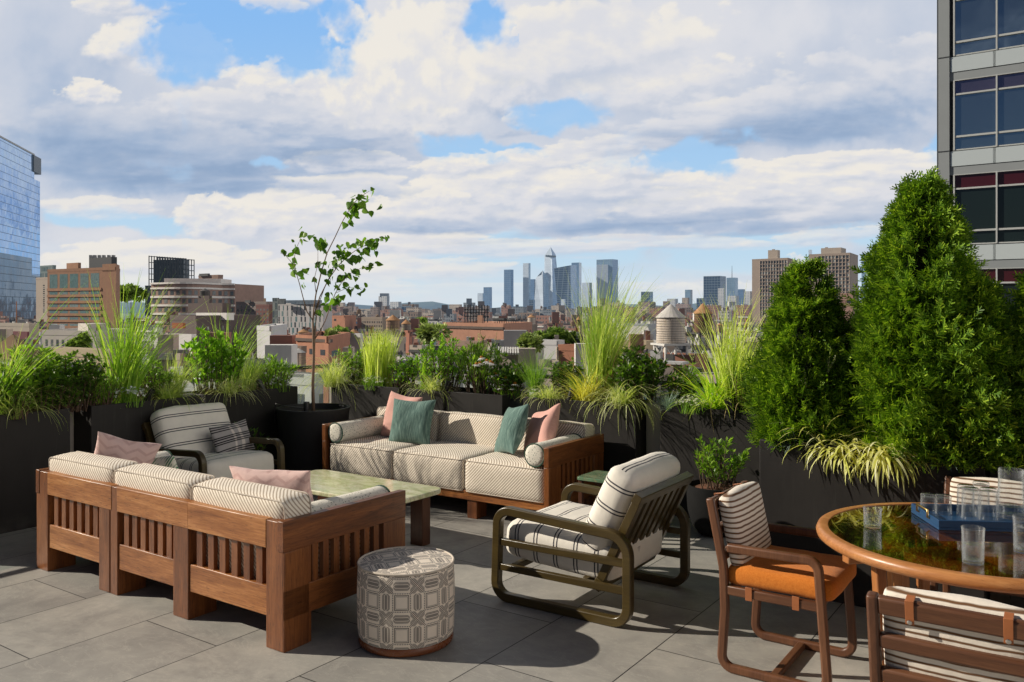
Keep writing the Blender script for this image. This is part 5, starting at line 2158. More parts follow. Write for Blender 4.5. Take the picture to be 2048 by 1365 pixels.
def building(name, label, L, C, R=None, top=600, depth=None, wall=None, roof=1, parapet=.8, cat='building', base=GZ, group=None, D=None):
    fp = foot(L, C, R, depth)
    D = D or C[1]
    z = ztop(top, D)
    cen = sum(fp, Vector((0, 0))) / 4
    t = thing(name, label, cat, (cen.x, cen.y, base), 0, group)
    loc = [(p.x - cen.x, p.y - cen.y) for p in fp]
    MB().prism(loc, 0, z - base, 0, 1).build('wall', [wall, ROOFM[roof]], t)
    if parapet:
        mb = MB()
        for i in range(4):
            a, b_ = Vector(loc[i]), Vector(loc[(i + 1) % 4])
            d = (b_ - a).normalized()
            nn = Vector((d.y, -d.x)) * .06
            w = max(.3, D * .0012)
            inn = Vector((-d.y, d.x)) * w
            mb.prism([a + nn - d * .06, b_ + nn + d * .06, b_ + inn, a + inn][:4], z - base - .25, z - base + parapet * (1 + .001 * i))
        mb.build('parapet', wall, t)
    t['zt'] = z
    return t, fp, z


def clean(t):
    if 'zt' in t:
        del t['zt']


def sub(t, name, mb, mat, smooth=None):
    """a part given in world coordinates"""
    o = t.location
    mb.v = [(v[0] - o.x, v[1] - o.y, v[2] - o.z) for v in mb.v]
    return mb.build(name, mat, t, smooth=smooth)


def pxbox(x0, x1, y0, y1, D, dep=6):
    """box on the street grid spanning the given photo rectangle at distance D"""
    return MB().prism(gridfoot(x0, x1, D, .80), ztop(y1, D), ztop(y0, D), bottom=True)


BRICK = lambda n, c: cityplain('brick_' + n, c, .9, .22, .6)
# ---- far left glass tower
KT = 2.15
P0, P1 = Vector((-224.3, 368.0)) * KT, Vector((-236.0, 420.0)) * KT
dd = (P1 - P0)
A = P0 - dd * 1.4
fp = [A, P1, P1 + Vector((-130, -28)), A + Vector((-130, -28))]
gt = thing('glass_tower', 'tall mirror glass tower at the far left edge with a notched top corner', 'tower', (P1.x - 20, P1.y - 30, GZ))
o = gt.location
MIRR = mirror_facade('mirror_glass', (.34, .54, .86), 3.2, 7.2, .08, .03, .9, .05, (.14, .22, .34), .22)
ztl = ztop(275, 368 * KT)
loc = [(p.x - o.x, p.y - o.y) for p in fp]
# the long face, stepping down at its right end
nb = A + dd * 2.24
loc2 = [(q.x - o.x, q.y - o.y) for q in (A, nb, nb + Vector((-130, -28)), A + Vector((-130, -28)))]
MB().prism(loc2, 0, ztl - GZ).build('curtain_wall', MIRR, gt)
loc3 = [(q.x - o.x, q.y - o.y) for q in (nb, P1, P1 + Vector((-130, -28)), nb + Vector((-130, -28)))]
MB().prism(loc3, 0, ztop(364, 420 * KT) - GZ).build('curtain_wall', MIRR, gt)
q0, q1 = A + dd * 2.20, P1
MIRD = mirror_facade('dark_mirror_glass', (.085, .13, .20), 3.2, 7.2, .08, .03, .8, .08, (.05, .07, .10), .18)  # added glass skin whose dark colour stands for mirrored dark buildings
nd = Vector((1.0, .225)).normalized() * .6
sub(gt, 'dark_reflection_skin', MB().prism([A + nd, P1 + nd, P1 - nd, A - nd], GZ, ztop(552, 420 * KT)), MIRD)
sub(gt, 'dark_reflection_skin', MB().prism([A + nd * 1.5, A + dd * 2.15 + nd * 1.5, A + dd * 2.15 - nd, A - nd], GZ, ztop(515, 400 * KT)), MIRD)
sub(gt, 'corner_box', MB().prism([q0 + Vector((1.2, .2)), q1 + Vector((1.2, .2)), q1 + Vector((-30, -6)), q0 + Vector((-30, -6))], ztop(350, 420 * KT), ztop(318, 420 * KT), bottom=True), cityplain('dark_frame', (.035, .04, .045), .4, .3, 2))
sub(gt, 'roof_edge', MB().prism([A + Vector((.5, 0)), nb + Vector((.5, 0)), nb + Vector((-3, 0)), A + Vector((-3, 0))], ztl, ztl + 1.6), M_UNIT)
for k in range(12):
    z = ztop(350, 420 * KT) + .6 + k * .68
    pass

# ---- brown brick block with long window bands
t, fp, z = building('brick_apartment_block', 'brown brick block with banded windows and a black box on its roof, left', (95, 378), (232, 356), (240, 372), 541, None, BRICK('brown', (.33, .165, .088)), 1, 1.0, D=365)
zf = ztop(668, 365)
FQ = fp[0] + (fp[1] - fp[0]) * .80
wins(t, fp[0], FQ, ztop(577, 365), ztop(546, 365), 5, 1, .78, .92, W_TEAL, margin=.8)
wins(t, fp[0], FQ, ztop(672, 365), ztop(579, 365), 5, 7, .80, .52, W_TEAL, margin=.8)
for k in range(8):
    zz = ztop(579, 365) + (zf - ztop(579, 365)) * k / 7
    d = (fp[1] - fp[0]).normalized()
    nn = Vector((d.y, -d.x))
    sub(t, 'brick_band', MB().prism([fp[0] + nn * .35, FQ + nn * .35, FQ - nn * .5, fp[0] - nn * .5], zz - .55, zz + .55, bottom=True), BRICK('brown2', (.38, .19, .10)))
sub(t, 'roof_box', pxbox(178, 234, 517, 545, 372, 12), cityplain('black_cladding', (.022, .022, .024), .7, .3, 1))
sub(t, 'stair_tower', MB().prism([FQ + (fp[1] - FQ) * .05, fp[1] - (fp[1] - FQ) * .02, fp[2] + (fp[1] - fp[2]) * .1, FQ + (fp[2] - fp[1]) * .9], z - 1, ztop(530, 365)), BRICK('brown', (.33, .165, .088)))
sub(t, 'roof_house', pxbox(133, 162, 527, 541, 376, 8), BRICK('brown2', (.38, .19, .10)))
mb = MB()
for x in (182, 190, 199, 208, 218, 227):
    mb.box(at(x, 514, 378), (1.2, 1.2, 1.5))
sub(t, 'roof_vents', mb, M_UNIT)

t, fp, z = building('slab_block', 'narrow tan slab between the mirror tower and the brown brick block', (72, 452), (112, 440), None, 557, 20, cityplain('tan_wall', (.42, .34, .27), .85, .12), 2)
wins(t, fp[0], fp[1], GZ + 40, z - 3, 1, 14, .10, .62, W_DARK)
t, fp, z = building('office_block', 'dark green glazed block top behind the tan slab at left', (80, 520), (112, 510), None, 533, 20, facade('green_glass', (.14, .20, .20), (.06, .11, .13), 1.6, 3.6, .8, .7, .5, .15))

# ---- pale college building with a round medallion
t, fp, z = building('college_building', 'pale stone low building with tall windows below the brown brick block', (84, 185), (192, 178), (262, 205), 670, None, cityplain('pale_stone', (.55, .50, .44), .85, .12), 0, .8)
wins(t, fp[0], fp[1], ztop(712, 180), ztop(679, 180), 9, 2, .42, .80, W_GREY, margin=.6)
wins(t, fp[1], fp[2], ztop(718, 186), ztop(680, 186), 4, 2, .22, .42, W_DARK)
a = at(158, 672, 186)
c = at(217, 648, 180)
sub(t, 'roof_block', MB().prism([(at(156, 0, 190).x, 190), (at(176, 0, 181).x, 181), (at(216, 0, 190).x, 190), (at(196, 0, 199).x, 199)], ztop(673, 184), ztop(648, 184)), cityplain('pale_stone', (.55, .50, .44), .85, .12))
p0_, p1_ = Vector((at(176, 0, 181).x, 181)), Vector((at(216, 0, 190).x, 190))
d = (p1_ - p0_).normalized()
mid = (p0_ + p1_) / 2 + Vector((d.y, -d.x)) * .08
R = Matrix.Translation((mid.x, mid.y, ztop(658.5, 184))) @ Matrix.Rotation(atan2(d.y, d.x), 4, 'Z') @ Matrix.Rotation(pi / 2, 4, 'X')
M_MED = cityplain('medallion_brown', (.13, .06, .055), .8, .2, 3)
sub(t, 'medallion_ring', MB().lathe([(.84, 0), (.98, 0), (.98, .06), (.84, .06), (.84, 0)], 32, cap0=False, cap1=False).xf(R), M_MED)
sub(t, 'medallion', MB().lathe([(.001, .0), (.78, .0), (.78, .04), (.001, .04)], 32, cap0=False, cap1=False).xf(R), cityplain('medallion_tan', (.30, .18, .16), .8, .2, 3))
mb = MB()
for k in range(16):
    a_ = 2 * pi * k / 16
    mb.box((.62 * cos(a_), .62 * sin(a_), .05), (.10, .07, .03), Matrix.Rotation(a_, 3, 'Z'))
mb.lathe([(.16, .05), (.34, .05), (.34, .07), (.16, .07), (.16, .05)], 20, cap0=False, cap1=False)
mb.box((0, -.08, .055), (.5, .12, .03)).box((0, .1, .055), (.12, .5, .03))
sub(t, 'medallion_emblem', mb.xf(R), M_MED)

t, fp, z = building('low_building', 'low tan building with a dark red roof line left of the college', (-20, 215), (78, 205), None, 652, 30, cityplain('tan_stucco', (.38, .33, .27), .9, .15), 3, .6)
wins(t, fp[0], fp[1], z - 9, z - 3, 10, 2, .35, .5, W_DARK)
sub(t, 'awning', MB().prism([fp[0] + Vector((0, -.8)), fp[1] + Vector((0, -.8)), fp[1], fp[0]], z - 3.2, z - 1.4, bottom=True), BRICK('maroon', (.14, .035, .04)))
t = thing('steel_mast', 'thin rusty mast in front of the mirror tower at far left', 'mast', at(33, 655, 240))
MB().tube([(0, 0, -3), (0, 0, 7.4)], [.22, .12], 6).build('mast_pole', BRICK('rust', (.34, .15, .08)), t)

t, fp, z = building('low_building', 'low beige building with one dark window below the tallest green grass', (98, 82), (250, 76), None, 712, 22, cityplain('beige_wall', (.47, .38, .25), .9, .1), 0, .5)
for xx in (203,):
    wins(t, fp[0] + (fp[1] - fp[0]) * .72, fp[0] + (fp[1] - fp[0]) * .90, ztop(750, 78), ztop(728, 78), 1, 1, .8, .9, W_DARK)
# tent roof in the next terrace
t = thing('canvas_canopy', 'brown canvas tent roof behind the leftmost planter', 'canopy', at(26, 716, 30))
o = t.location
mb = MB()
hw = 1.02
ap = (-.0, 0, .86)
seg = 6
for i in range(4):
    a0, a1 = pi / 4 + i * pi / 2, pi / 4 + (i + 1) * pi / 2
    for k in range(seg):
        f0, f1 = k / seg, (k + 1) / seg
        r0, r1 = hw * 1.414 * f0, hw * 1.414 * f1
        z0_, z1_ = .86 * (1 - f0) ** 1.35, .86 * (1 - f1) ** 1.35
        b0 = len(mb.v)
        mb.v += [(r0 * cos(a0), r0 * sin(a0), z0_), (r0 * cos(a1), r0 * sin(a1), z0_), (r1 * cos(a1), r1 * sin(a1), z1_), (r1 * cos(a0), r1 * sin(a0), z1_)]
        mb.face((b0, b0 + 3, b0 + 2, b0 + 1))
mb.build('canvas', cityplain('brown_canvas', (.33, .21, .115), .9, .12, 3), t)
MB().tube([(0, 0, -3), (0, 0, .85)], .03, 8).build('pole', M_STEEL, t)

# ---- dark tower with open steel crown
DK = facade('dark_slate_tower', (.050, .054, .062), (.030, .036, .045), 1.5, 3.6, .5, .6, .6, .3)
t, fp, z = building('office_tower', 'dark slate office tower with an open steel crown behind the rounded condo block', (290, 640), (372, 628), (389, 665), 572, None, DK, 1, .5)
mb = MB()
zc, ze = z, ztop(511, 634)
ze2 = ztop(518, 634)
A_, B_ = fp[0] + (fp[1] - fp[0]) * .10, fp[1]
for i in range(15):
    q = A_ + (B_ - A_) * (i / 14)
    zz = ze + (ze2 - ze) * i / 14
    for dep in (0, 16):
        mb.bx(q.x - .28, q.x + .28, q.y + dep - .28, q.y + dep + .28, zc, zz)
for f in (.0, .22, .4, .58, .78, .98):
    for dep in (0, 16):
        za, zb = zc + (ze - zc) * f, zc + (ze2 - zc) * f
        mb.bar((A_.x, A_.y + dep, za), (B_.x, B_.y + dep, zb), .35, .55)
sub(t, 'steel_crown', mb, M_STEEL)
sub(t, 'plant_floor', MB().prism([A_ + Vector((2, 3)), A_ + (B_ - A_) * .9 + Vector((0, 3)), A_ + (B_ - A_) * .9 + Vector((0, 14)), A_ + Vector((2, 14))], zc, ztop(519, 634)), DK)

# ---- rounded white and brick condo block
CW = cityplain('condo_white', (.74, .71, .67), .8, .10)
t = thing('condo_building', 'rounded condo block with white balcony bands and brick piers, left of centre', 'building', at(390, 0, 420))
t.location.z = GZ
poly, n = [], 14
for i in range(n + 1):
    f = i / n
    px = 302 + (470 - 302) * f
    D = 420 - 16 * sin(pi * min(1, f * 1.15)) + 10 * f
    q = at(px, 0, D)
    poly.append(Vector((q.x, q.y)))
back = [poly[-1] + Vector((6, 30)), poly[0] + Vector((2, 30))]
zt = ztop(566, 412)
sub(t, 'wall', MB().prism(poly + back, GZ, zt), BRICK('condo', (.30, .19, .145)))
for k, py in enumerate((567, 577, 594, 611, 628, 645, 662)):
    zz = ztop(py, 412)
    out = [p + Vector((0, -.9 if k else -1.4)) for p in poly]
    sub(t, 'balcony_band', MB().prism(out + list(reversed([p + Vector((0, .5)) for p in poly])), zz - (.55 if k > 1 else .4), zz + .45, bottom=True), CW)
    if k > 0 and k < 6:
        for i in range(n):
            wins(t, poly[i], poly[i + 1], ztop(py + 14, 412), ztop(py + 4, 412), 1, 1, .55, .9, W_GREY, proud=.08)
sub(t, 'penthouse', MB().prism([poly[1] + Vector((1, 6)), poly[11] + Vector((0, 6)), poly[11] + Vector((0, 22)), poly[1] + Vector((1, 22))], zt, ztop(556, 416)), CW)
t, fp, z = building('brick_building', 'brown brick stepped block rising behind the rounded condo', (397, 470), (446, 462), None, 553, 20, BRICK('dull', (.25, .16, .12)), 1, .8)
sub(t, 'roof_frame', pxbox(398, 420, 548, 553, 468, 6), M_STEEL)
t, fp, z = building('apartment_block', 'white block with square dark windows right of the rounded condo', (446, 520), (474, 512), None, 579, 18, CW, 2, .5)
wins(t, fp[0], fp[1], ztop(645, 515), z - 1, 3, 8, .6, .6, W_DARK)

# ---- dark brown stepped building with a dark water tank
BR = BRICK('umber', (.105, .075, .066))
t, fp, z = building('brick_building', 'dark umber brick building with white roof terrace below the rounded condo', (340, 190), (393, 176), (520, 196), 640, None, BR, 2, .9)
wins(t, fp[1], fp[2], ztop(668, 183), ztop(645, 183), 9, 1, .2, .30, W_GREY)
sub(t, 'pale_stair_wall', pxbox(341, 393, 668, 720, 172, 8), CW)
sub(t, 'terrace_house', pxbox(392, 468, 626, 640, 188, 8), CW)
sub(t, 'upper_storey', pxbox(376, 462, 607, 627, 194, 8), BR)
sub(t, 'tank_house', pxbox(396, 424, 592, 612, 198, 6), BR)
sub(t, 'rust_panel', pxbox(344, 371, 646, 657, 171.5, 1), BRICK('rustpanel', (.33, .10, .03)))


def tank(label, px0, px1, pyc, pye, pyb, D, wallm, roofm, leg=4.0, hoops=7, group='rooftop water tanks', stand=True, glabel=None, legm=None):
    """timber water tank on a steel stand: conical roof, staves, hoops"""
    cx = (px0 + px1) / 2
    zb = ztop(pyb, D)
    c = at(cx, 0, D)
    r = (px1 - px0) / 2 / F * D
    t = thing('water_tank', label, 'water tank', (c.x, c.y, zb), .3, group)
    ht = ztop(pye, D) - zb
    hc = ztop(pyc, D) - zb
    MB().lathe([(r * 1.0, 0), (r * .985, ht * .5), (r * .97, ht)], 28).build('tank_body', wallm, t, smooth=40)
    mb = MB()
    for i in range(hoops):
        z = ht * (.04 + .92 * (i / max(1, hoops - 1)) ** 1.15)
        mb.lathe([(r * 1.010, z - .022), (r * 1.010, z + .022)], 28, cap0=False, cap1=False)
    mb.build('hoops', M_STEEL, t, smooth=60)
    MB().lathe([(r * 1.06, ht - .08), (r * 1.07, ht + .02), (r * .10, hc - .08), (.02, hc)], 20, cap0=True, cap1=False).build('tank_roof', roofm, t)
    if stand:
        mb = MB()
        mb.bx(-r * 1.05, r * 1.05, -r * 1.05, r * 1.05, -.35, -.05)
        for sx in (-1, 1):
            for sy in (-1, 1):
                mb.bx(sx * r * .82 - .14, sx * r * .82 + .14, sy * r * .82 - .14, sy * r * .82 + .14, -leg, -.35)
            mb.bar((sx * r * .82, -r * .82, -leg + .2), (sx * r * .82, r * .82, -.4), .12, .12)
            mb.bar((-r * .82, sx * r * .82, -leg + .2), (0, sx * r * .82, -.4), .12, .12)
            mb.bar((r * .82, sx * r * .82, -leg + .2), (0, sx * r * .82, -.4), .12, .12)
        mb.build('stand', legm or M_STEEL, t)
    return t


def rusty():
    m, t, b = newmat('weathered_white_tank', True)
    x, y, z = t.sep(t.obj())
    o = t.obj()
    st = t.noise(t.mapping(o, (2.2, 2.2, .22)), 1.6, 6, .7)
    n = t.noise(o, 3.5, 6, .7)
    a = t.m('ARCTAN2', y, x)
    stave = stripe_line(t, a, .10, .10, .08)
    c = t.ramp(t.m('ADD', t.m('MULTIPLY', st, .6), t.m('MULTIPLY', n, .4)), [(.30, (.30, .20, .13)), (.45, (.60, .51, .42)), (.7, (.74, .68, .60))])
    c = t.mix(t.m('MULTIPLY', stave, .35), c, (.2, .15, .12))
    t.put(b.inputs['Base Color'], c)
    b.inputs['Roughness'].default_value = .9
    return m


def staves(name, col):
    k = ('stave', name)
    if k in CACHE:
        return CACHE[k]
    m, t, b = newmat(name, True)
    x, y, z = t.sep(t.obj())
    a = t.m('ARCTAN2', y, x)
    fl_ = t.m('FLOOR', t.m('MULTIPLY', a, 9.0))
    wn = t.n('ShaderNodeTexWhiteNoise', noise_dimensions='1D')
    t.put(wn.inputs['W'], fl_)
    st = t.noise(t.mapping(t.obj(), (2.5, 2.5, .3)), 2, 5, .7)
    f = t.m('ADD', t.m('MULTIPLY', wn.outputs['Value'], .4), t.m('MULTIPLY', st, .6))
    t.put(b.inputs['Base Color'], t.ramp(f, [(.25, tuple(q * .5 for q in col)), (.75, tuple(q * 1.4 for q in col))]))
    b.inputs['Roughness'].default_value = .9
    CACHE[k] = m
    return m


SV = staves('dark_staves', (.16, .082, .038))
SV2 = staves('grey_staves', (.26, .22, .18))
SV3 = staves('tan_staves', (.30, .19, .12))
tank('white weathered water tank with pale cone roof on a white steel stand, right of centre', 1313, 1370, 609, 635, 686, 122, rusty(), cityplain('pale_tank_roof', (.55, .52, .49), .8, .15, 1), 2.9, 11, legm=M_WHITEP)
tank('dark brown water tank with orange cone roof, right of the white tank', 1388, 1424, 607, 627, 665, 158, SV, M_CEDAR, 4.6, 9)
tank('small round roofed dark tank on the umber brick building, far left', 400, 420, 577, 583, 593, 199, staves('slate_staves', (.10, .085, .075)), cityplain('slate_roof', (.10, .09, .085), .8, .2, 1), 1, 4)
tank('tan striped water tank behind the flat topped yellow grass', 772, 800, 630, 641, 672, 205, SV3, M_CEDAR, 8, 6)
tank('grey water tank with orange cone on a brick chimney, right of the tan striped tank', 803, 822, 639, 648, 664, 215, SV2, M_CEDAR, 1.2, 4)
tank('brown water tank left of the young tree trunk, low above the brick roofs', 596, 619, 658, 665, 678, 230, SV3, M_CEDAR, 3, 5)
tank('grey brown water tank left of the white gable wall', 697, 718, 658, 666, 680, 240, SV2, M_CEDAR, 3, 5)
tank('pale water tank with orange cone below the glass skyscrapers', 1055, 1071, 629, 635, 653, 380, cityplain('pale_tank', (.55, .46, .38), .9, .2, 1), M_CEDAR, 5, 5)
tank('small dark water tank left of the tallest feathery grass', 1152, 1163, 633, 640, 656, 380, SV, M_CEDAR, 5, 5)
tank('small brown water tank far behind the zebra grass', 1433, 1447, 646, 651, 664, 300, SV3, M_CEDAR, 5, 4)
t, fp, z = building('brick_building', 'brick building under the white water tank, with rooftop units', (1296, 124), (1414, 118), None, 722, 26, BRICK('tankred', (.30, .135, .09)), 1, .7)
wins(t, fp[0], fp[1], z - 8, z - 2, 7, 2, .4, .55, W_DARK)
mb = pxbox(1300, 1326, 703, 722, 121, 3)
sub(t, 'rooftop_unit', mb, M_UNIT)
sub(t, 'rooftop_unit', pxbox(1332, 1350, 709, 722, 119.6, 3), M_STEEL)
sub(t, 'roof_canopy', pxbox(1312, 1378, 723, 728, 100, 5), M_UNIT)
sub(t, 'roof_canopy_wall', pxbox(1342, 1370, 728, 752, 101, 3), cityplain('ply', (.40, .27, .16), .9))
tar = thing('blue_tarpaulin', 'bright blue tarpaulin hanging beside the low hut under the white tank', 'tarpaulin', at(1314, 758, 99))
a, c = at(1305, 758, 99), at(1324, 726, 99)
mb = MB()
for i in range(7):
    for j in range(5):
        mb.v.append(((c.x - a.x) * (i / 6 - .5), .12 * sin(i * 2.1 + j), (c.z - a.z) * j / 4))
for i in range(6):
    for j in range(4):
        mb.face((i * 5 + j, i * 5 + 5 + j, i * 5 + 6 + j, i * 5 + 1 + j))
mb.build('cloth', cityplain('tarp_blue', (.045, .075, .38), .6, .2, 2), tar, smooth=180)
t, fp, z = building('chimney_stack', 'square red brick chimney stack carrying the grey water tank', (803, 216), (818, 211), (825, 219), 664, None, BRICK('stack', (.30, .12, .075)), 1, .3, cat='chimney')

# ---- white panelled building with narrow dark slots
t, fp, z = building('panelled_building', 'white block clad in shifted vertical panels, left of the young tree trunk', (556, 330), (646, 318), (664, 345), 609, None, cityplain('panel_white', (.50, .47, .46), .75, .10), 2, .5)
d = (fp[1] - fp[0])
g_ = np.random.default_rng(4)
rows_ = 7
zb_, zt_ = ztop(690, 322), ztop(611, 322)
for k in range(rows_):
    x = .01
    while x < .95 and WCOUNT.get(t.name, 0) < 98:
        w = g_.uniform(.018, .05)
        z0_ = zb_ + (zt_ - zb_) * (k + .06) / rows_
        z1_ = zb_ + (zt_ - zb_) * (k + .96) / rows_
        wins(t, fp[0] + d * x, fp[0] + d * (x + w), z0_, z1_, 1, 1, .9, 1, [W_DARK, W_TEAL, W_GREY][int(g_.integers(0, 3))])
        x += w + g_.uniform(.03, .085)
sub(t, 'penthouse', pxbox(572, 644, 601, 609, 328, 14), W_BLUE)
sub(t, 'penthouse_frame', pxbox(556, 572, 598, 609, 326, 10), W_GREY)
t, fp, z = building('glazed_stair', 'narrow glazed stair wing at the left side of the white panelled block', (545, 335), (558, 330), None, 600, 16, facade('stairglass', (.13, .15, .15), (.06, .08, .09), 1.4, 3.2, .8, .8, .4, .15))
t, fp, z = building('brick_building', 'small red brick building left of the white panelled block', (512, 365), (545, 358), None, 612, 16, BRICK('dkred', (.17, .07, .055)), 1, .6)
wins(t, fp[0], fp[1], ztop(648, 360), ztop(616, 360), 4, 4, .45, .5, W_GREY)
t, fp, z = building('loft_building', 'grey brown loft with a roof tank box, behind the thin tall grass', (472, 420), (548, 410), None, 606, 25, cityplain('grey_brown', (.25, .20, .175), .9, .15), 1, .6)
wins(t, fp[0], fp[1], ztop(650, 412), ztop(609, 412), 8, 5, .5, .55, W_DARK)
sub(t, 'roof_tank', pxbox(527, 532, 597, 606, 414, 3), SV3)
sub(t, 'roof_house', pxbox(490, 502, 601, 606, 414, 5), M_STEEL)
t, fp, z = building('low_building', 'plain white low building with blank side wall, behind the thin tall grass', (514, 165), (542, 160), (574, 185), 660, None, cityplain('blank_white', (.58, .57, .57), .85, .1), 0, .7)
sub(t, 'roof_house', pxbox(541, 556, 651, 662, 172, 7), CW)
# ---- low brick roof terrace with a white parasol
t, fp, z = building('brick_building', 'low red brick building with roof garden behind the young tree', (592, 128), (657, 120), (700, 142), 683, None, BRICK('orange', (.38, .17, .10)), 3, .7)
wins(t, fp[0], fp[1], ztop(712, 122), ztop(698, 122), 3, 1, .42, .8, W_GREY)
wins(t, fp[1], fp[2], ztop(712, 128), ztop(698, 128), 2, 1, .5, .8, W_TEAL)
sub(t, 'cornice', MB().prism([fp[0] + Vector((0, -.5)), fp[1] + Vector((.4, -.5)), fp[1] + Vector((.4, 1)), fp[0] + Vector((0, 1))], z - .2, z + .25, bottom=True), BRICK('corn', (.10, .07, .055)))


def parasol(label, px, py, D, r, mat, h=2.4):
    t = thing('parasol', label, 'parasol', at(px, py, D) - Vector((0, 0, h)))
    MB().lathe([(r, h * .80), (r * .5, h * .91), (.04, h)], 8, cap0=False, cap1=False).build('canopy', mat, t)
    MB().tube([(0, 0, 0), (0, 0, h)], .04, 6).build('pole', M_STEEL, t)


parasol('white parasol on the brick terrace left of the young tree', 597, 697, 95, .85, M_WHITEP)
parasol('pale grey parasol just below the glossy leaved shrub', 408, 737, 40, .55, M_WHITEP)
t, fp, z = building('roof_deck', 'timber screened roof deck left of the young tree, below the white parasol', (565, 102), (612, 94), None, 708, 16, cityplain('deck_wood', (.24, .17, .13), .9, .3, 3), 3, .6)
t, fp, z = building('low_building', 'white gable wall right of the low red brick roof garden', (700, 150), (726, 146), None, 674, 16, cityplain('blank_white', (.58, .57, .57), .85, .1), 0, .5)
t, fp, z = building('brick_building', 'orange brick tower block with one tiny window, right of the young tree', (662, 400), (690, 392), (712, 415), 634, None, BRICK('orange', (.38, .17, .10)), 1, .5)
wins(t, fp[0] + (fp[1] - fp[0]) * .2, fp[0] + (fp[1] - fp[0]) * .4, ztop(643, 392), ztop(638, 392), 1, 1, .8, .9, W_DARK)
t, fp, z = building('brick_building', 'dark brick row with a blue roof next to the orange brick tower', (690, 430), (722, 424), None, 645, 14, BRICK('dark', (.13, .06, .05)), 1, .5)
sub(t, 'blue_roof', pxbox(692, 716, 644, 648, 420, 6), cityplain('blueroof', (.05, .14, .26), .5))
t, fp, z = building('loft_building', 'tan loft with a grid of small windows left of the tan striped tank', (723, 330), (775, 322), None, 638, 22, cityplain('loft_tan', (.30, .24, .19), .9, .15), 2, .6)
wins(t, fp[0], fp[1], ztop(680, 325), ztop(641, 325), 12, 5, .45, .5, W_DARK)
# ---- large brown loft with the stepped gable
t, fp, z = building('brick_warehouse', 'long brown brick warehouse with a stepped gable and arched windows in the centre', (886, 255), (1008, 232), (1064, 262), 654, None, BRICK('ware', (.36, .18, .115)), 2, .9)
nn_ = Vector(((fp[1] - fp[0]).y, -(fp[1] - fp[0]).x)).normalized()
sub(t, 'cornice', MB().prism([fp[0] + nn_ * .4, fp[1] + nn_ * .4, fp[1] - nn_ * .3, fp[0] - nn_ * .3], z - .8, z - .1, bottom=True), BRICK('corn', (.10, .07, .055)))
wins(t, fp[0], fp[1], ztop(705, 245), ztop(688, 245), 9, 1, .3, .7, W_DARK)
wins(t, fp[1], fp[2], ztop(676, 245), ztop(662, 245), 8, 1, .5, .9, W_DARK)
wins(t, fp[1], fp[2], ztop(705, 245), ztop(686, 245), 8, 1, .5, .8, W_DARK)
wins(t, fp[1], fp[2], ztop(735, 245), ztop(712, 245), 8, 1, .5, .8, W_DARK)
mb = MB()
D_ = 246
mb.extr([(at(936, 0, D_).x, ztop(654, D_)), (at(966, 0, D_).x, ztop(654, D_)), (at(966, 0, D_).x, ztop(637, D_)), (at(957, 0, D_).x, ztop(637, D_)), (at(955, 0, D_).x, ztop(641, D_))], 'y', D_, D_ + 6)
sub(t, 'gable', mb, BRICK('ware', (.30, .15, .098)))
sub(t, 'gable', pxbox(955, 966, 631, 655, D_ - .3, 4), BRICK('ware2', (.36, .19, .12)))
mb = MB()
for i in range(9):
    px = 930 + i * 5.6
    mb.box(at(px, 628, 262), (.3, .3, 5.5))
for py in (620, 626, 633):
    mb.bar(at(928, py, 262), at(978, py, 262), .3, .3)
for i in range(10):
    px = 990 + i * 4.6
    mb.box(at(px, 645, 262), (.18, .18, 1.6))
mb.bar(at(985, 641, 262), at(1034, 642, 262), .3, .4)
sub(t, 'roof_steelwork', mb, M_STEEL)
sub(t, 'roof_house', pxbox(985, 1030, 637, 641, 264, 8), M_STEEL)
t, fp, z = building('brick_building', 'red brick low building left of the tallest feathery grass', (1117, 118), (1186, 112), None, 702, 18, BRICK('red', (.36, .155, .09)), 0, .6)
sub(t, 'rooftop_unit', pxbox(1120, 1150, 690, 700, 118, 4), M_UNIT)
t, fp, z = building('low_building', 'white roofed low building with rooftop pipes in front of the two round trees', (1052, 150), (1128, 142), None, 690, 22, cityplain('blank_white', (.58, .57, .57), .85, .1), 0, .6)
sub(t, 'rooftop_unit', pxbox(1080, 1096, 680, 690, 149, 4), M_UNIT)
sub(t, 'rooftop_unit', pxbox(1104, 1118, 683, 690, 147, 4), M_UNIT)
t, fp, z = building('low_building', 'pink grey two storey house behind the two round trees', (1064, 290), (1092, 284), None, 664, 16, cityplain('pink_grey', (.45, .36, .33), .9, .12), 1, .4)
wins(t, fp[0], fp[1], ztop(682, 285), ztop(668, 285), 4, 1, .4, .7, W_DARK)
t, fp, z = building('market_hall', 'wide grey metal roofed hall behind the tallest feathery grass', (1225, 210), (1312, 196), None, 652, 30, cityplain('grey_metal', (.33, .35, .38), .6, .12, .3), 0, .3)
sub(t, 'sloping_roof', MB().prism([fp[0] + Vector((0, -14)), fp[1] + Vector((0, -14)), fp[1] + Vector((0, -.2)), fp[0] + Vector((0, -.2))], z - 6, [z - 5.5, z - 5.5, z - .3, z - .3], bottom=True), ROOFM[0])
t, fp, z = building('low_building', 'long beige flat roof in front of the metal roofed hall', (1236, 150), (1306, 142), None, 690, 20, cityplain('beige_wall', (.47, .38, .25), .9, .1), 2, .5)
t, fp, z = building('low_building', 'low wall with a white pergola behind the coneflowers', (996, 74), (1046, 70), None, 716, 12, cityplain('taupe_wall', (.27, .22, .18), .85, .15), 0, .4)
mb = MB()
for i in range(9):
    q = fp[0] + (fp[1] - fp[0]) * (i / 8)
    mb.bar((q.x, q.y - 1.6, z + .25), (q.x, q.y + 3, z + .55), .14, .16)
sub(t, 'pergola', mb, M_WHITEP)
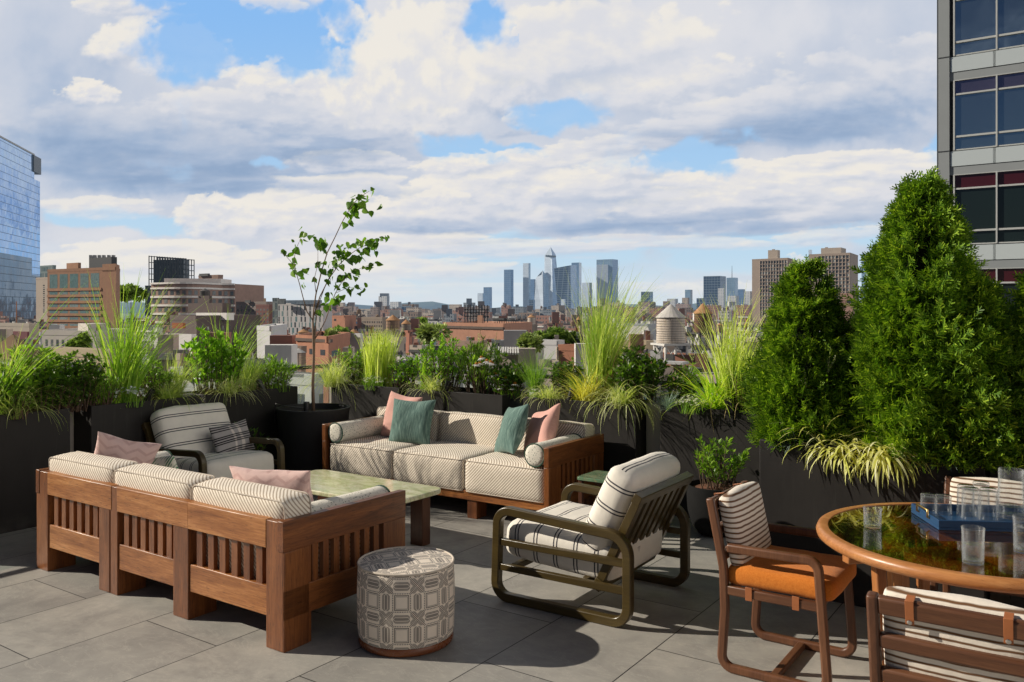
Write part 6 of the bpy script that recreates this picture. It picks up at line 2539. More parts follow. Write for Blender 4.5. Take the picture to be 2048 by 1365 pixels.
t, fp, z = building('brick_building', 'brown roof house behind the dark shrub with upright shoots', (900, 140), (975, 132), None, 693, 18, BRICK('taupe', (.32, .22, .17)), 3, .6)
sub(t, 'roof_pipes', pxbox(905, 965, 686, 690, 140, 2), ROOFM[0])

# ---- twin concrete slab towers
CONC = cityplain('slab_concrete', (.30, .235, .19), .9, .10)


def slab(label, L, M_, R, top, D, cols, seed):
    t, fp, z = building('apartment_tower', label, L, M_, R, top, None, CONC, 2, .6, cat='tower', D=D, group='twin concrete apartment towers')
    return t, fp, z


WIN_T = winmat('tower_window', (.055, .055, .058), .2, .75)


def slabtower(label, x0, x1, x2, x3, top, D, bulk, cols):
    # blank end wall x0..x1, window grid x1..x2, second blank side x2..x3
    t, fp, z = building('apartment_tower', label, (x0, D + 10), (x2, D - 12), (x3, D + 22), top, None, CONC, 2, .6, cat='tower', D=D, group='twin concrete apartment towers')
    d = fp[1] - fp[0]
    f0 = (x1 - x0) / (x2 - x0)
    P = fp[0] + d * f0
    zb = ztop(642, D)
    n = int((z - 1.5 - zb) / 2.95)
    nn = Vector((d.y, -d.x)).normalized()
    wins(t, P, fp[1] - d * .015, zb, z - 1.2, cols, n, .78, .60, WIN_T, proud=.06)
    for i in range(cols + 1):
        q = P + (fp[1] - d * .015 - P) * (i / cols)
        sub(t, 'concrete_fin', MB().bx(q.x - .22, q.x + .22, q.y - .9, q.y + .2, GZ, z - 1.0), CONC)
    for k in range(n + 1):
        zz = zb + (z - 1.2 - zb) * k / n
        e = fp[1] - d * .015
        sub(t, 'floor_band', MB().prism([P + nn * .5, e + nn * .5, e - nn * .1, P - nn * .1], zz - .28, zz + .28, bottom=True), CONC)
    sub(t, 'roof_house', pxbox(bulk[0], bulk[1], bulk[2], top, D + 6, 10), cityplain('roof_concrete', (.40, .33, .27), .9, .1))
    sub(t, 'roof_house', pxbox(bulk[0] + 8, bulk[0] + 14, bulk[2] - 2, bulk[2], D + 7, 4), CONC)


slabtower('left of the two brown concrete slab towers, with a tall roof block', 1504, 1520, 1576, 1593, 519, 730, (1536, 1560, 501), 10)
slabtower('right of the two brown concrete slab towers, with a wide low roof block', 1618, 1637, 1700, 1716, 509, 700, (1642, 1692, 497), 9)
t, fp, z = building('brick_building', 'pinkish brick block seen between the two conifers', (1680, 430), (1712, 424), None, 588, 16, BRICK('pinkish', (.34, .20, .16)), 1, .5)
wins(t, fp[0] + (fp[1] - fp[0]) * .5, fp[1], ztop(607, 424), ztop(600, 424), 1, 1, .8, .9, W_DARK)

# ---- distant glass skyscrapers
GL1 = mirror_facade('sky_glass_blue', (.13, .24, .42), 9, 8, .10, .02, .25, .18, (.15, .22, .32), .30)
GL2 = mirror_facade('sky_glass_pale', (.66, .74, .85), 9, 8, .09, .02, .15, .2, (.40, .48, .56), .25)
GL3 = mirror_facade('sky_glass_deep', (.018, .050, .115), 9, 8, .12, .02, .25, .15, (.20, .25, .30), .20)
GL4 = mirror_facade('sky_glass_mid', (.22, .34, .48), 9, 8, .10, .02, .25, .18, (.2, .28, .36), .30)
SKD = 3400


def skyp(px, py, D=SKD):
    q = at(px, py, D)
    return (q.x, q.y, q.z)


def tower(label, faces, mats, name='glass_skyscraper', extra=None, D=SKD):
    """faceted tower: every face is a list of (px, py, dD) corners on real depths"""
    c = at(faces[0][0][0], 0, D)
    t = thing(name, label, 'skyscraper', (c.x, c.y, GZ))
    o = t.location
    for f, m in zip(faces, mats):
        mb = MB()
        for (px, py, dD) in f:
            q = at(px, py, D + dD)
            mb.v.append((q.x - o.x, q.y - o.y, q.z - o.z))
        mb.face(range(len(f)), [(v[0] + v[1] * .7, v[2]) for v in mb.v])
        mb.build('glass_face', m, t)
    return t


def boxtower(label, x0, xc, x1, top, m0, m1, D=SKD, name='glass_skyscraper', cat='skyscraper', roof=1, topx=None):
    fp = gridfoot(x0, x1, D, .74)
    c = fp[1]
    t = thing(name, label, cat, (c.x, c.y, GZ))
    zt = ztop(top, D) - GZ
    mb = MB().prism([(p.x - c.x, p.y - c.y) for p in fp], 0, zt)
    mb.m = [0, 1, 1, 1, 1]
    mb.build('tower_body', [m0, m1], t)
    return t, zt


BASE = 640
boxtower('glass skyscraper with straight sides, leftmost of the tall cluster', 1008, 1012, 1027, 540, GL1, GL1)
# slim rounded twin
boxtower('slim pale blue skyscraper with a narrow dark slot, second from the left in the cluster', 1046, 1055, 1061, 527, GL2, GL4)
boxtower('short dark blue tower squeezed between the slim and the pointed pale skyscraper', 1061, 1063, 1071, 559, GL1, GL3, SKD + 60)
# the low pointed pale one
t = tower('pale faceted skyscraper with slanted triangular top, in front of the tallest tower', [
    [(1066, BASE, 0), (1087, BASE, -30), (1087, 556, -30), (1085, 541, -30), (1072, 556, 0)],
    [(1087, BASE, -30), (1098, BASE, 10), (1097, 557, 10), (1085, 541, -30)],
    [(1066, BASE, 0), (1072, 556, 0), (1085, 541, -30), (1097, 557, 10), (1098, BASE, 10)]], [GL2, GL4, GL4], D=SKD - 200)
MB()
sub(t, 'dark_gable', MB().extr([(at(1074, 0, SKD - 235).x, ztop(554, SKD - 235)), (at(1083, 0, SKD - 235).x, ztop(550, SKD - 235)), (at(1084, 0, SKD - 235).x, ztop(543, SKD - 235))], 'y', SKD - 235, SKD - 233), GL3)
# the tallest, with the triangular viewing deck
t = tower('tallest skyscraper with a pyramid tip and a jutting triangular deck', [
    [(1088, BASE, 0), (1106, BASE, -40), (1104, 513, -40), (1101, 494, -20), (1089, 512, 0)],
    [(1106, BASE, -40), (1119, BASE, 20), (1113, 528, 20), (1111, 509, 20), (1101, 494, -20), (1104, 513, -40)],
    [(1119, BASE, 20), (1088, BASE, 0), (1089, 512, 0), (1101, 494, -20), (1111, 509, 20)]], [GL2, GL1, GL2])
a, c, e = at(1091, 0, SKD - 62), at(1112, 0, SKD - 25), at(1104, 0, SKD)
sub(t, 'viewing_deck', MB().prism([(a.x, a.y), (c.x, c.y), (e.x, e.y)], ztop(516, SKD), ztop(512.5, SKD), bottom=True), cityplain('deck_dark', (.05, .07, .09), .5, .2))
# dark leaning pair
tower('broad dark blue skyscraper leaning outward to the left', [
    [(1118, BASE, 0), (1142, BASE, -40), (1141, 531, -40), (1108, 537, 0)],
    [(1142, BASE, -40), (1156, BASE, 40), (1153, 531, 40), (1141, 531, -40)],
    [(1156, BASE, 40), (1118, BASE, 0), (1108, 537, 0), (1153, 531, 40)]], [GL3, GL1, GL3], D=SKD - 350)
boxtower('blue skyscraper touching the right side of the leaning dark one', 1143, 1156, 1163, 526, GL1, GL2, SKD - 120)
boxtower('pale round topped tower right of the leaning dark skyscraper', 1164, 1178, 1184, 566, GL2, GL3, SKD + 100)
t, _ = boxtower('pale twin skyscraper with a lower left half and a taller right half', 1193, 1218, 1236, 520, GL4, GL1, SKD - 300)
a = at(1193, 0, SKD - 330)
sub(t, 'lower_half', MB().prism([(at(1193, 0, SKD - 330).x, SKD - 330), (at(1216, 0, SKD - 345).x, SKD - 345), (at(1217, 0, SKD - 300).x, SKD - 300), (at(1194, 0, SKD - 290).x, SKD - 290)], GZ, ztop(530, SKD - 330)), GL2)
boxtower('short pale glass block left of the tall skyscraper cluster', 955, 966, 969, 587, GL2, GL4, SKD + 300)
boxtower('blue glass block beside the short pale one, left of the skyscraper cluster', 967, 969, 984, 575, GL1, GL1, SKD + 200)
boxtower('small blue block at the foot of the slim skyscraper', 1058, 1062, 1070, 600, GL3, GL1, SKD - 500)
boxtower('pale low glass block at the foot of the leaning dark skyscraper', 1122, 1126, 1131, 599, GL2, GL2, SKD - 700)
boxtower('dark low glass block below the tallest skyscraper', 1096, 1100, 1106, 613, GL3, GL3, SKD - 700)
boxtower('dark low glass block under the left edge of the leaning skyscraper', 1111, 1114, 1122, 608, GL3, GL3, SKD - 600)
# right of centre
WHT = facade('white_tower', (.55, .55, .56), (.22, .26, .32), 6, 4, .45, .6, .7, .3)
GRT = facade('grey_tower', (.33, .36, .40), (.16, .19, .24), 5, 4, .5, .6, .7, .3)
BRT = facade('brown_tower', (.26, .18, .14), (.10, .09, .09), 5, 4, .45, .5, .85, .4)
TNT = facade('tan_tower', (.40, .31, .24), (.13, .12, .12), 5, 4, .45, .5, .85, .4)
boxtower('dark blue box tower left of the two concrete slabs', 1407, 1410, 1452, 553, GL3, GL3, 2600)
boxtower('grey blue tower with a thin mast right of the dark blue box', 1453, 1468, 1476, 556, GL4, GL4, 2900)
boxtower('white narrow tower in front of the dark blue box tower', 1436, 1444, 1452, 577, WHT, GRT, 2300)
boxtower('pale domed tower just left of the concrete slab towers', 1489, 1496, 1504, 583, WHT, TNT, 2100)
boxtower('small dark blue tower behind the tallest feathery grass, right', 1282, 1286, 1306, 584, GL3, GL1, 2700)
boxtower('slim blue grey tower above the brown water tank', 1370, 1374, 1385, 580, GL4, GRT, 2900)
boxtower('small slate block left of the dark blue box tower', 1393, 1398, 1412, 597, GL3, GL3, 2500)
boxtower('tan stepped tower left of the slim blue grey tower', 1364, 1370, 1379, 596, TNT, BRT, 2200, 'stone_tower')
boxtower('pale low slab behind the white water tank', 1334, 1344, 1356, 598, WHT, GRT, 2300, 'apartment_block', 'building')
boxtower('dark brown block just right of the small dark blue tower', 1276, 1290, 1310, 604, BRT, BRT, 1900, 'brick_block', 'building')
boxtower('brown block left of the pale low slab', 1326, 1332, 1340, 603, BRT, BRT, 1900, 'brick_block', 'building')
boxtower('white block at the foot of the grey blue masted tower', 1455, 1466, 1478, 592, WHT, GRT, 2200, 'apartment_block', 'building')
boxtower('blue block between the masted tower and the domed tower', 1476, 1480, 1490, 579, GL1, GL3, 2700)
boxtower('faint slim skyscraper left of the right concrete slab tower', 1617, 1620, 1624, 500, GL2, GL2, 4200)
boxtower('faint slim blue skyscraper right of the concrete slab towers', 1723, 1728, 1735, 508, GL4, GL2, 4200)
t = thing('antenna_spire', 'thin pale antenna spire rising beside the tallest conifer', 'spire', at(1762, 560, 3000))
zz = lambda py: ztop(py, 3000) - t.location.z
MB().tube([(0, 0, zz(560)), (0, 0, zz(500)), (0, 0, zz(470)), (0, 0, zz(455)), (0, 0, zz(438))], [6, 5, 3, 1.6, .8], 8).build('spire_mast', cityplain('spire_grey', (.45, .44, .46), .6), t)
t = thing('antenna_mast', 'thin mast on top of the grey blue tower', 'mast', at(1464, 556, 2910))
MB().tube([(0, 0, 0), (0, 0, 42)], [1.3, .5], 6).build('mast_pole', M_STEEL, t)
# left of centre, on the skyline
t, _ = boxtower('pale stepped tower with vertical bands, left of the skyline centre', 757, 768, 779, 593, WHT, GRT, 1900, 'stepped_tower', 'tower')
sub(t, 'tower_top', MB().bx(at(759, 0, 1890).x, at(776, 0, 1890).x, 1895, 1910, ztop(594, 1890), ztop(587, 1890)), GRT)
boxtower('shorter pale tower right of the stepped tower', 780, 792, 803, 604, WHT, GRT, 2000, 'apartment_tower', 'tower')
boxtower('dark slate glass block right of the two pale towers', 803, 812, 832, 613, GL3, GRT, 1700, 'office_block', 'building')
boxtower('brown square topped tower right of the slate glass block', 832, 840, 856, 618, BRT, TNT, 1600, 'brick_tower', 'building')
boxtower('pale grey office slab right of the young tree trunk', 671, 690, 707, 616, WHT, GRT, 1500, 'office_slab', 'building')
boxtower('blue green office block right of the pale grey slab', 706, 720, 737, 624, GL1, GL4, 1500, 'office_block', 'building')
t, _ = boxtower('white clock tower like block with a cupola, left of the stepped tower', 741, 747, 755, 626, WHT, WHT, 1300, 'church_tower', 'tower')
sub(t, 'cupola', MB().lathe([(4.2, 0), (4.2, 5), (2.4, 7.5), (2.2, 10), (.2, 13)], 8, (at(748, 0, 1300).x, 1306, ztop(626, 1300))), WHT)

# ---- rows of smaller blocks filling the middle distance and the skyline
FAC = [('brick red', facade('f_red', (0.319, 0.159, 0.118), (.09, .085, .085), 3.4, 3.5, .42, .5)),
       ('brown', facade('f_brown', (0.236, 0.171, 0.142), (.07, .065, .065), 3.2, 3.5, .45, .5)),
       ('tan', facade('f_tan', (0.472, 0.389, 0.319), (.11, .10, .095), 3.6, 3.5, .42, .5)),
       ('pale grey', facade('f_grey', (0.496, 0.484, 0.472), (.13, .14, .15), 3.2, 3.4, .5, .52)),
       ('white', facade('f_white', (0.708, 0.684, 0.649), (.15, .16, .17), 3.6, 3.4, .45, .5)),
       ('dark brown', facade('f_dark', (0.153, 0.106, 0.088), (.05, .05, .052), 3.2, 3.5, .45, .5)),
       ('rose brick', facade('f_rose', (0.342, 0.242, 0.218), (.10, .09, .09), 3.4, 3.5, .4, .5)),
       ('slate', facade('f_slate', (0.201, 0.224, 0.260), (.07, .09, .11), 3.0, 3.6, .6, .6))]
MARKS = [(0, 'at the far left edge'), (110, 'below the brown brick block'), (240, 'behind the tallest green grass'), (340, 'left of the glossy leaved shrub'), (420, 'behind the glossy leaved shrub'), (500, 'behind the thin tall grass'), (580, 'below the white panelled block'),
         (640, 'behind the young tree'), (700, 'right of the young tree'), (760, 'behind the flat topped yellow grass'), (820, 'right of the chimney tank'), (880, 'left of the brown warehouse'), (960, 'behind the brown warehouse'), (1030, 'behind the coneflowers'), (1090, 'below the glass skyscrapers'),
         (1150, 'left of the tallest feathery grass'), (1210, 'behind the tallest feathery grass'), (1280, 'left of the white water tank'), (1345, 'behind the white water tank'), (1410, 'behind the brown water tank'), (1470, 'behind the zebra grass'), (1545, 'left of the smaller conifer'), (1620, 'behind the smaller conifer')]


def near_mark(px):
    return min(MARKS, key=lambda m: abs(m[0] - px))[1]


gR = np.random.default_rng(23)
FEAT = ['flat roof', 'stair hut on top', 'roof units', 'raised roof block', 'roof tank']
ROWS = [  # distance, py range of roof lines, width px range, x range, name, word
    (1750, (606, 622), (16, 34), (640, 1640), 'skyline_block', 'skyline block'),
    (1200, (612, 630), (18, 38), (480, 1640), 'apartment_block', 'distant block'),
    (820, (622, 640), (22, 44), (470, 1640), 'apartment_block', 'middle block'),
    (560, (634, 652), (26, 50), (-20, 1640), 'brick_row_house', 'row building'),
    (400, (644, 664), (28, 58), (-20, 1640), 'city_building', 'city building'),
    (290, (656, 682), (34, 68), (-20, 1640), 'city_building', 'nearer building'),
    (200, (680, 704), (46, 84), (-20, 1700), 'low_building', 'low building'),
    (135, (704, 738), (58, 105), (-20, 1700), 'low_building', 'low flat roofed building'),
    (85, (744, 778), (70, 130), (-20, 1700), 'low_building', 'close low roof')]
SIZES = ['narrow', 'small', 'broad', 'wide']
for D, pr, wr, xr, nm, word in ROWS:
    px = xr[0]
    while px < xr[1]:
        w = gR.uniform(*wr)
        top = gR.uniform(*pr)
        ci = int(gR.choice(len(FAC), p=[.2, .18, .17, .12, .10, .08, .1, .05]))
        if D <= 200:
            ci = int(gR.choice([0, 2, 2, 3, 4, 4]))
        if D >= 1200 and ci == 4:
            ci = 2
        col, fm = FAC[ci]
        fi = int(gR.choice(5, p=[.24, .24, .24, .22, .06])) if D > 220 else int(gR.integers(0, 4))
        Dj = D * gR.uniform(.95, 1.06)
        sz = SIZES[min(3, int((w - wr[0]) / (wr[1] - wr[0]) * 4))]
        mid = px + w / 2
        lab = f'{sz} {col} {word} with {FEAT[fi]} {near_mark(mid)}'
        if len(lab.split()) > 13:
            lab = lab.replace(' with ' + FEAT[fi], '')
        ang = gR.uniform(-.05, .05)
        t, fp, z = building(nm, lab, (px, Dj * (1 + ang)), (px + w, Dj * (1 - ang)), None, top, w / F * Dj * gR.uniform(.7, 1.2), fm, int(gR.integers(0, 4)) if D > 200 else int(gR.choice([0, 2, 2, 3])), .9 if D < 600 else 1.5)
        d = (fp[1] - fp[0])
        e = (fp[2] - fp[1])
        c0 = fp[0] + d * gR.uniform(.2, .6) + e * gR.uniform(.15, .5)
        s = w / F * Dj

        def lump(c, sx, sy, sz_, nm_, mt):
            sub(t, nm_, MB().bx(c.x - sx / 2, c.x + sx / 2, c.y - sy / 2, c.y + sy / 2, z - .2, z + sz_), mt)
        if fi == 1:
            lump(c0, min(5, s * .25), min(5, s * .25), 2.8 + Dj * .002, 'stair_hut', fm)
        elif fi == 2:
            for q in range(int(gR.integers(2, 4))):
                lump(fp[0] + d * gR.uniform(.12, .85) + e * gR.uniform(.1, .6), 1.8 + Dj * .002, 1.6 + Dj * .002, 1.3 + Dj * .0015, 'rooftop_unit', M_UNIT)
        elif fi == 3:
            lump(c0, s * .45, s * .4, 3.4 + Dj * .004, 'roof_block', fm)
        elif fi == 4:
            mb = MB()
            r_ = .9 + Dj * .0008
            for sx in (-1, 1):
                for sy in (-1, 1):
                    mb.bx(c0.x + sx * r_ - .15, c0.x + sx * r_ + .15, c0.y + sy * r_ - .15, c0.y + sy * r_ + .15, z - .2, z + 2.2)
            mb.lathe([(r_ * 1.1, 0), (r_ * 1.1, r_ * 1.9), (.05, r_ * 2.7)], 12, (c0.x, c0.y, z + 2.1), cap1=False)
            sub(t, 'roof_tank', mb, M_TANK)
        if 150 < D <= 600:
            nn_ = Vector((d.y, -d.x)).normalized()
            sub(t, 'cornice', MB().prism([fp[0] + nn_ * .5, fp[1] + nn_ * .5, fp[1] - nn_ * .3, fp[0] - nn_ * .3], z - .9, z - .25, bottom=True), [M_STEEL, CW, BRICK('corn', (.10, .07, .055))][int(gR.integers(0, 3))])
            for q in range(int(gR.integers(1, 4))):
                lump(fp[0] + d * gR.uniform(.08, .9) + e * gR.uniform(.02, .5), 1.0, 1.4, gR.uniform(1.4, 3.2), 'chimney', fm if q else BRICK('stack', (.30, .12, .075)))
        if D <= 300:
            if True:
                nx = max(2, int(s / 3.4))
                wins(t, fp[0], fp[1], z - 7.5, z - 1.2, nx, 2, .42, .55, [W_DARK, W_GREY, W_TEAL][int(gR.integers(0, 3))])
            for q in range(int(gR.integers(2, 6))):
                c1 = fp[0] + d * gR.uniform(.1, .9) + e * gR.uniform(.05, .8)
                k_ = gR.random()
                if k_ < .6:
                    lump(c1, gR.uniform(.8, 2.4), gR.uniform(.8, 2.2), gR.uniform(.6, 1.8), 'rooftop_unit', [M_UNIT, M_STEEL, M_WHITEP, ROOFM[3]][int(gR.integers(0, 4))])
                else:
                    lump(c1, gR.uniform(3, 6), .7, gR.uniform(.7, 1.1), 'roof_duct', M_UNIT)
            for q in range(2):
                c1 = fp[0] + d * gR.uniform(.1, .9) + e * gR.uniform(.08, .7)
                sub(t, 'vent_pipe', MB().tube([(c1.x, c1.y, z - .1), (c1.x, c1.y, z + gR.uniform(.8, 2.0))], .16, 6), [M_UNIT, M_STEEL][q])
        clean(t)
        px += w * gR.uniform(.92, 1.12)

# ---- street trees among the roofs
M_CTREE = None


def citytree(label, px, py0, py1, wpx, D, mat, seed):
    zt, zb = ztop(py0, D), ztop(py1, D)
    c = at(px, 0, D)
    t = thing('street_tree', label, 'tree', (c.x, c.y, zb), 0, 'trees between the roofs')
    g = np.random.default_rng(seed)
    h, r = zt - zb, wpx / 2 / F * D
    cl = [(g.normal(0, .5) * r, g.normal(0, .5) * r, h * g.uniform(.35, .85), g.uniform(.3, .5)) for _ in range(9)]
    P, Dd = [], []
    for i in range(900):
        x, y, z, q = cl[int(g.integers(0, 9))]
        v = g.normal(0, 1, 3)
        v /= np.linalg.norm(v)
        P.append([x + v[0] * q * r, y + v[1] * q * r, z + v[2] * q * h * .55])
        Dd.append(v + np.array([0, 0, .3]))
    V, Q = leaves(np.array(P), np.array(Dd), (.0048 * D, .009 * D), .7, seed)
    np_mesh('crown', V, Q, mat, t)
    MB().tube([(0, 0, -10), (0, 0, h * .5)], [.3, .15], 6).build('trunk', M_TANK, t)


CT = leafmat('city_tree_leaf', [(.1, (.05, .09, .02)), (.5, (.11, .17, .045)), (.9, (.20, .26, .07))], .6, .3)
CT2 = leafmat('city_tree_leaf_pale', [(.1, (.10, .14, .05)), (.5, (.19, .24, .09)), (.9, (.30, .33, .14))], .6, .2)
citytree('round green tree left of a pair, below the glass skyscrapers', 1110, 664, 700, 44, 210, CT, 1)
citytree('round green tree right of a pair, left of the tallest feathery grass', 1150, 667, 700, 46, 212, CT, 2)
citytree('pale green feathery tree left of the brown warehouse', 858, 655, 690, 52, 170, CT2, 3)
citytree('yellow green tree top behind the coneflowers at their right', 1062, 677, 704, 28, 120, CT2, 4)
citytree('dark round tree on the roof garden right of the young tree', 683, 664, 682, 26, 150, CT, 5)
citytree('yellowish small tree on the roof garden behind the young tree', 663, 668, 684, 14, 140, CT2, 6)
citytree('slim cypress like tree in front of the college building', 169, 672, 712, 13, 90, CT, 7)
citytree('smaller slim tree left of the cypress like one before the college', 147, 687, 712, 7, 90, CT, 8)
citytree('dark tree mass at the foot of the brown tower, centre left', 845, 648, 664, 40, 600, CT, 9)
citytree('dark green clump behind the rounded condo, left', 262, 578, 600, 50, 500, CT, 10)

# ---- hills across the river
hm = MB()
n = 60
for i in range(n + 1):
    x = -9000 + 18000 * i / n
    zt = 40 + 60 * (.5 + .5 * sin(i * .55)) + 30 * sin(i * 1.7) - 25
    hm.v += [(x, 9500, GZ), (x, 9500, max(10, zt)), (x, 11000, GZ)]
for i in range(n):
    a, b_ = i * 3, i * 3 + 3
    hm.face((a, b_, b_ + 1, a + 1))
    hm.face((a + 1, b_ + 1, b_ + 2, a + 2))
struct(hm.build('hills', cityplain('hill_green', (.08, .12, .08), .9), smooth=180))

# ---- glass office building close by on the right
FR = cityplain('grey_aluminium', (.29, .31, .32), .45, .06, 1)
FRD = cityplain('dark_joint', (.05, .055, .06), .5, .1, 1)
MUL = cityplain('pale_mullion', (.50, .51, .50), .4, .05, 1)


def officeglass(name, col, metal, rough, wob):
    m, t, b = newmat(name, False)
    o = t.obj()
    geo = t.n('ShaderNodeNewGeometry')
    n = t.noise(o, .35, 3, .5, out=1)
    off = t.vm('SCALE', t.vm('SUBTRACT', n, (.5, .5, .5)), None, wob)
    t.put(b.inputs['Normal'], t.vm('NORMALIZE', t.vm('ADD', geo.outputs['Normal'], off)))
    b.inputs['Base Color'].default_value = (*col, 1)
    b.inputs['Metallic'].default_value = metal
    b.inputs['Roughness'].default_value = rough
    b.inputs['Specular IOR Level'].default_value = .9
    return m


OG = officeglass('office_glass', (.45, .58, .68), .95, .02, .07)
OGM = officeglass('maroon_glass', (.07, .013, .02), .2, .05, .05)
OGP = officeglass('mirrored_sky_glass', (.26, .24, .36), .85, .03, .06)  # purple of the mirrored sky put into the colour of the upper bands
OGS = officeglass('frosted_spandrel', (.66, .72, .73), .2, .22, .03)
OGD = officeglass('dark_room_glass', (.012, .02, .02), .0, .03, .03)
u0, v0 = -5.34, 40.0
ob = thing('office_building', 'glass office building with grey frame and maroon panels at the right edge', 'building', W(u0, v0, 0), ROT)
FLH = 4.0
ZS = 8.49
cols = [(.62, 2.13), (2.19, 4.45), (4.51, 6.8), (6.86, 9.1), (9.16, 11.4)]
MB().bx(.03, 26, .22, 20, GZ, 30).build('core', FRD, ob)
MB().bx(0, .42, -.10, .22, GZ, 30).build('corner_pier', FR, ob)
MB().bx(-.06, .0, -.06, .4, GZ, 30).build('corner_edge', FRD, ob)
mb = MB()
for k in range(-4, 6):
    z = ZS + k * FLH
    mb.bx(-.01, .43, -.115, -.1, z - .02, z + .02)
mb.build('pier_joints', FRD, ob)
for k in range(-3, 5):
    z = ZS + k * FLH
    MB().bx(.42, 26, -.02, .22, z - 1.02, z - .68).build('metal_band', FR, ob)
    for i, (a, c) in enumerate(cols):
        MB().bx(a - .16, c, -.05, .1, z - .66, z - .03).build('spandrel_panel', OGS, ob)
        MB().bx(a, c, .06, .1, z - 1.58, z - 1.06).build('window', OGP if k > .5 else OGM, ob)
        MB().bx(a, c, .06, .1, z - 3.36, z - 1.66).build('window', OG if k > .5 else OGD, ob)
        MB().bx(a, c, .06, .1, z - 3.94, z - 3.46).build('window', OG if k > .5 else OGD, ob)
        for zz, hh in ((z - 1.62, .07), (z - 3.41, .08), (z - 3.97, .05), (z - 1.03, .03)):
            MB().bx(a - .06, c, -.03, .1, zz - hh / 2, zz + hh / 2).build('transom', MUL, ob)
    for i, (a, c) in enumerate(cols):
        MB().bx(a - .06, a - .002, -.06, .1, z - 3.99, z - 1.03).build('mullion', MUL, ob)

for o in list(bpy.data.objects):
    if o.parent is None and 'zt' in o:
        del o['zt']
# things nothing tells apart share their label and a group
seen = {}
for o in bpy.data.objects:
    if o.parent is None and 'label' in o:
        seen.setdefault(o['label'], []).append(o)
ORD = ['left', 'right', 'middle']
for l, os_ in seen.items():
    if len(os_) > 1:
        os_.sort(key=lambda o: o.location.x / max(1, o.location.y))
        if len(os_) == 2:
            for o, w_ in zip(os_, ('left of two', 'right of two')):
                o['label'] = l + ', ' + w_
        else:
            for o in os_:
                o['group'] = l
# ------------------------------------------------------------------ light, sky, camera
SUN_TO = Vector((-.80, .10, .445)).normalized()
elev = math.asin(SUN_TO.z)
azim = atan2(SUN_TO.x, SUN_TO.y)
sl = bpy.data.lights.new('sun', 'SUN')
sl.energy = 5.0
sl.angle = radians(.5)
sl.color = (1.0, .92, .79)
so = bpy.data.objects.new('sun', sl)
COL.objects.link(so)
so.rotation_euler = SUN_TO.to_track_quat('Z', 'Y').to_euler()

w = bpy.data.worlds.new('World')
SC.world = w
w.use_nodes = True
t = NT(w.node_tree)
bg = w.node_tree.nodes['Background']
bg.inputs[1].default_value = .05
sky = t.n('ShaderNodeTexSky', sky_type='NISHITA')
sky.sun_disc = False
sky.sun_elevation = elev
sky.sun_rotation = azim
sky.air_density = 1.0
sky.dust_density = .5
sky.ozone_density = 2.0
# unseen clouds added as fill from the right, fainter ones behind for glass reflections
d_ = t.n('ShaderNodeTexCoord').outputs['Generated']
dx, dy, dz = t.sep(d_)
cn = t.noise(t.vm('DIVIDE', d_, t.comb(t.m('ADD', dz, .35), t.m('ADD', dz, .35), t.m('ADD', dz, .35))), 1.3, 5, .6)
cm = t.m('ADD', cn, t.m('MULTIPLY', dx, .16))
cm = t.m('MULTIPLY', t.rng(cm, .48, .62, 0, 1, True), t.rng(dz, -.02, .05, 0, 1))
cm = t.m('MULTIPLY', cm, t.m('MAXIMUM', t.m('MULTIPLY', t.rng(dx, .30, .75, .0, 1, True), t.rng(dz, .78, .45, .1, 1, True)), t.m('MULTIPLY', t.rng(dy, .0, -.3, 0, .25), t.rng(dz, .6, .4))))
t.put(bg.inputs[0], t.mix(cm, t.mix(1.0, sky.outputs[0], (.30, .33, .40), 'MULTIPLY'), (28.0, 27.2, 26.2)))
w.cycles.sampling_method = 'MANUAL'
w.cycles.sample_map_resolution = 256


# the cloudy half of the sky: a far dome whose clouds are computed bank by bank
def perlin(x, y, seed):
    g = np.random.default_rng(seed)
    perm = g.permutation(512)
    perm = np.concatenate([perm, perm])
    ga = g.uniform(0, 2 * pi, 512)
    gx, gy = np.cos(ga), np.sin(ga)
    xi, yi = np.floor(x).astype(int), np.floor(y).astype(int)
    xf, yf = x - xi, y - yi
    u, v = xf * xf * xf * (xf * (xf * 6 - 15) + 10), yf * yf * yf * (yf * (yf * 6 - 15) + 10)

    def dot(ix, iy):
        h = perm[(perm[(xi + ix) & 511] + yi + iy) & 511]
        return gx[h] * (xf - ix) + gy[h] * (yf - iy)
    return ((dot(0, 0) * (1 - u) + dot(1, 0) * u) * (1 - v) + (dot(0, 1) * (1 - u) + dot(1, 1) * u) * v) * 1.5


def fbm(x, y, seed, octv=7, rough=.52, lac=2.07):
    a, s, tot = 1.0, 0.0, 0.0
    for k in range(octv):
        s = s + a * perlin(x * lac ** k + 17.3 * k, y * lac ** k + 9.1 * k, seed + k)
        tot += a
        a *= rough
    return s / tot * 1.6


def sst(x, a, b):
    q = np.clip((x - a) / (b - a), 0, 1)
    return q * q * (3 - 2 * q)


def lerp3(a, b, f):
    return a + (np.asarray(b) - a) * f[..., None]


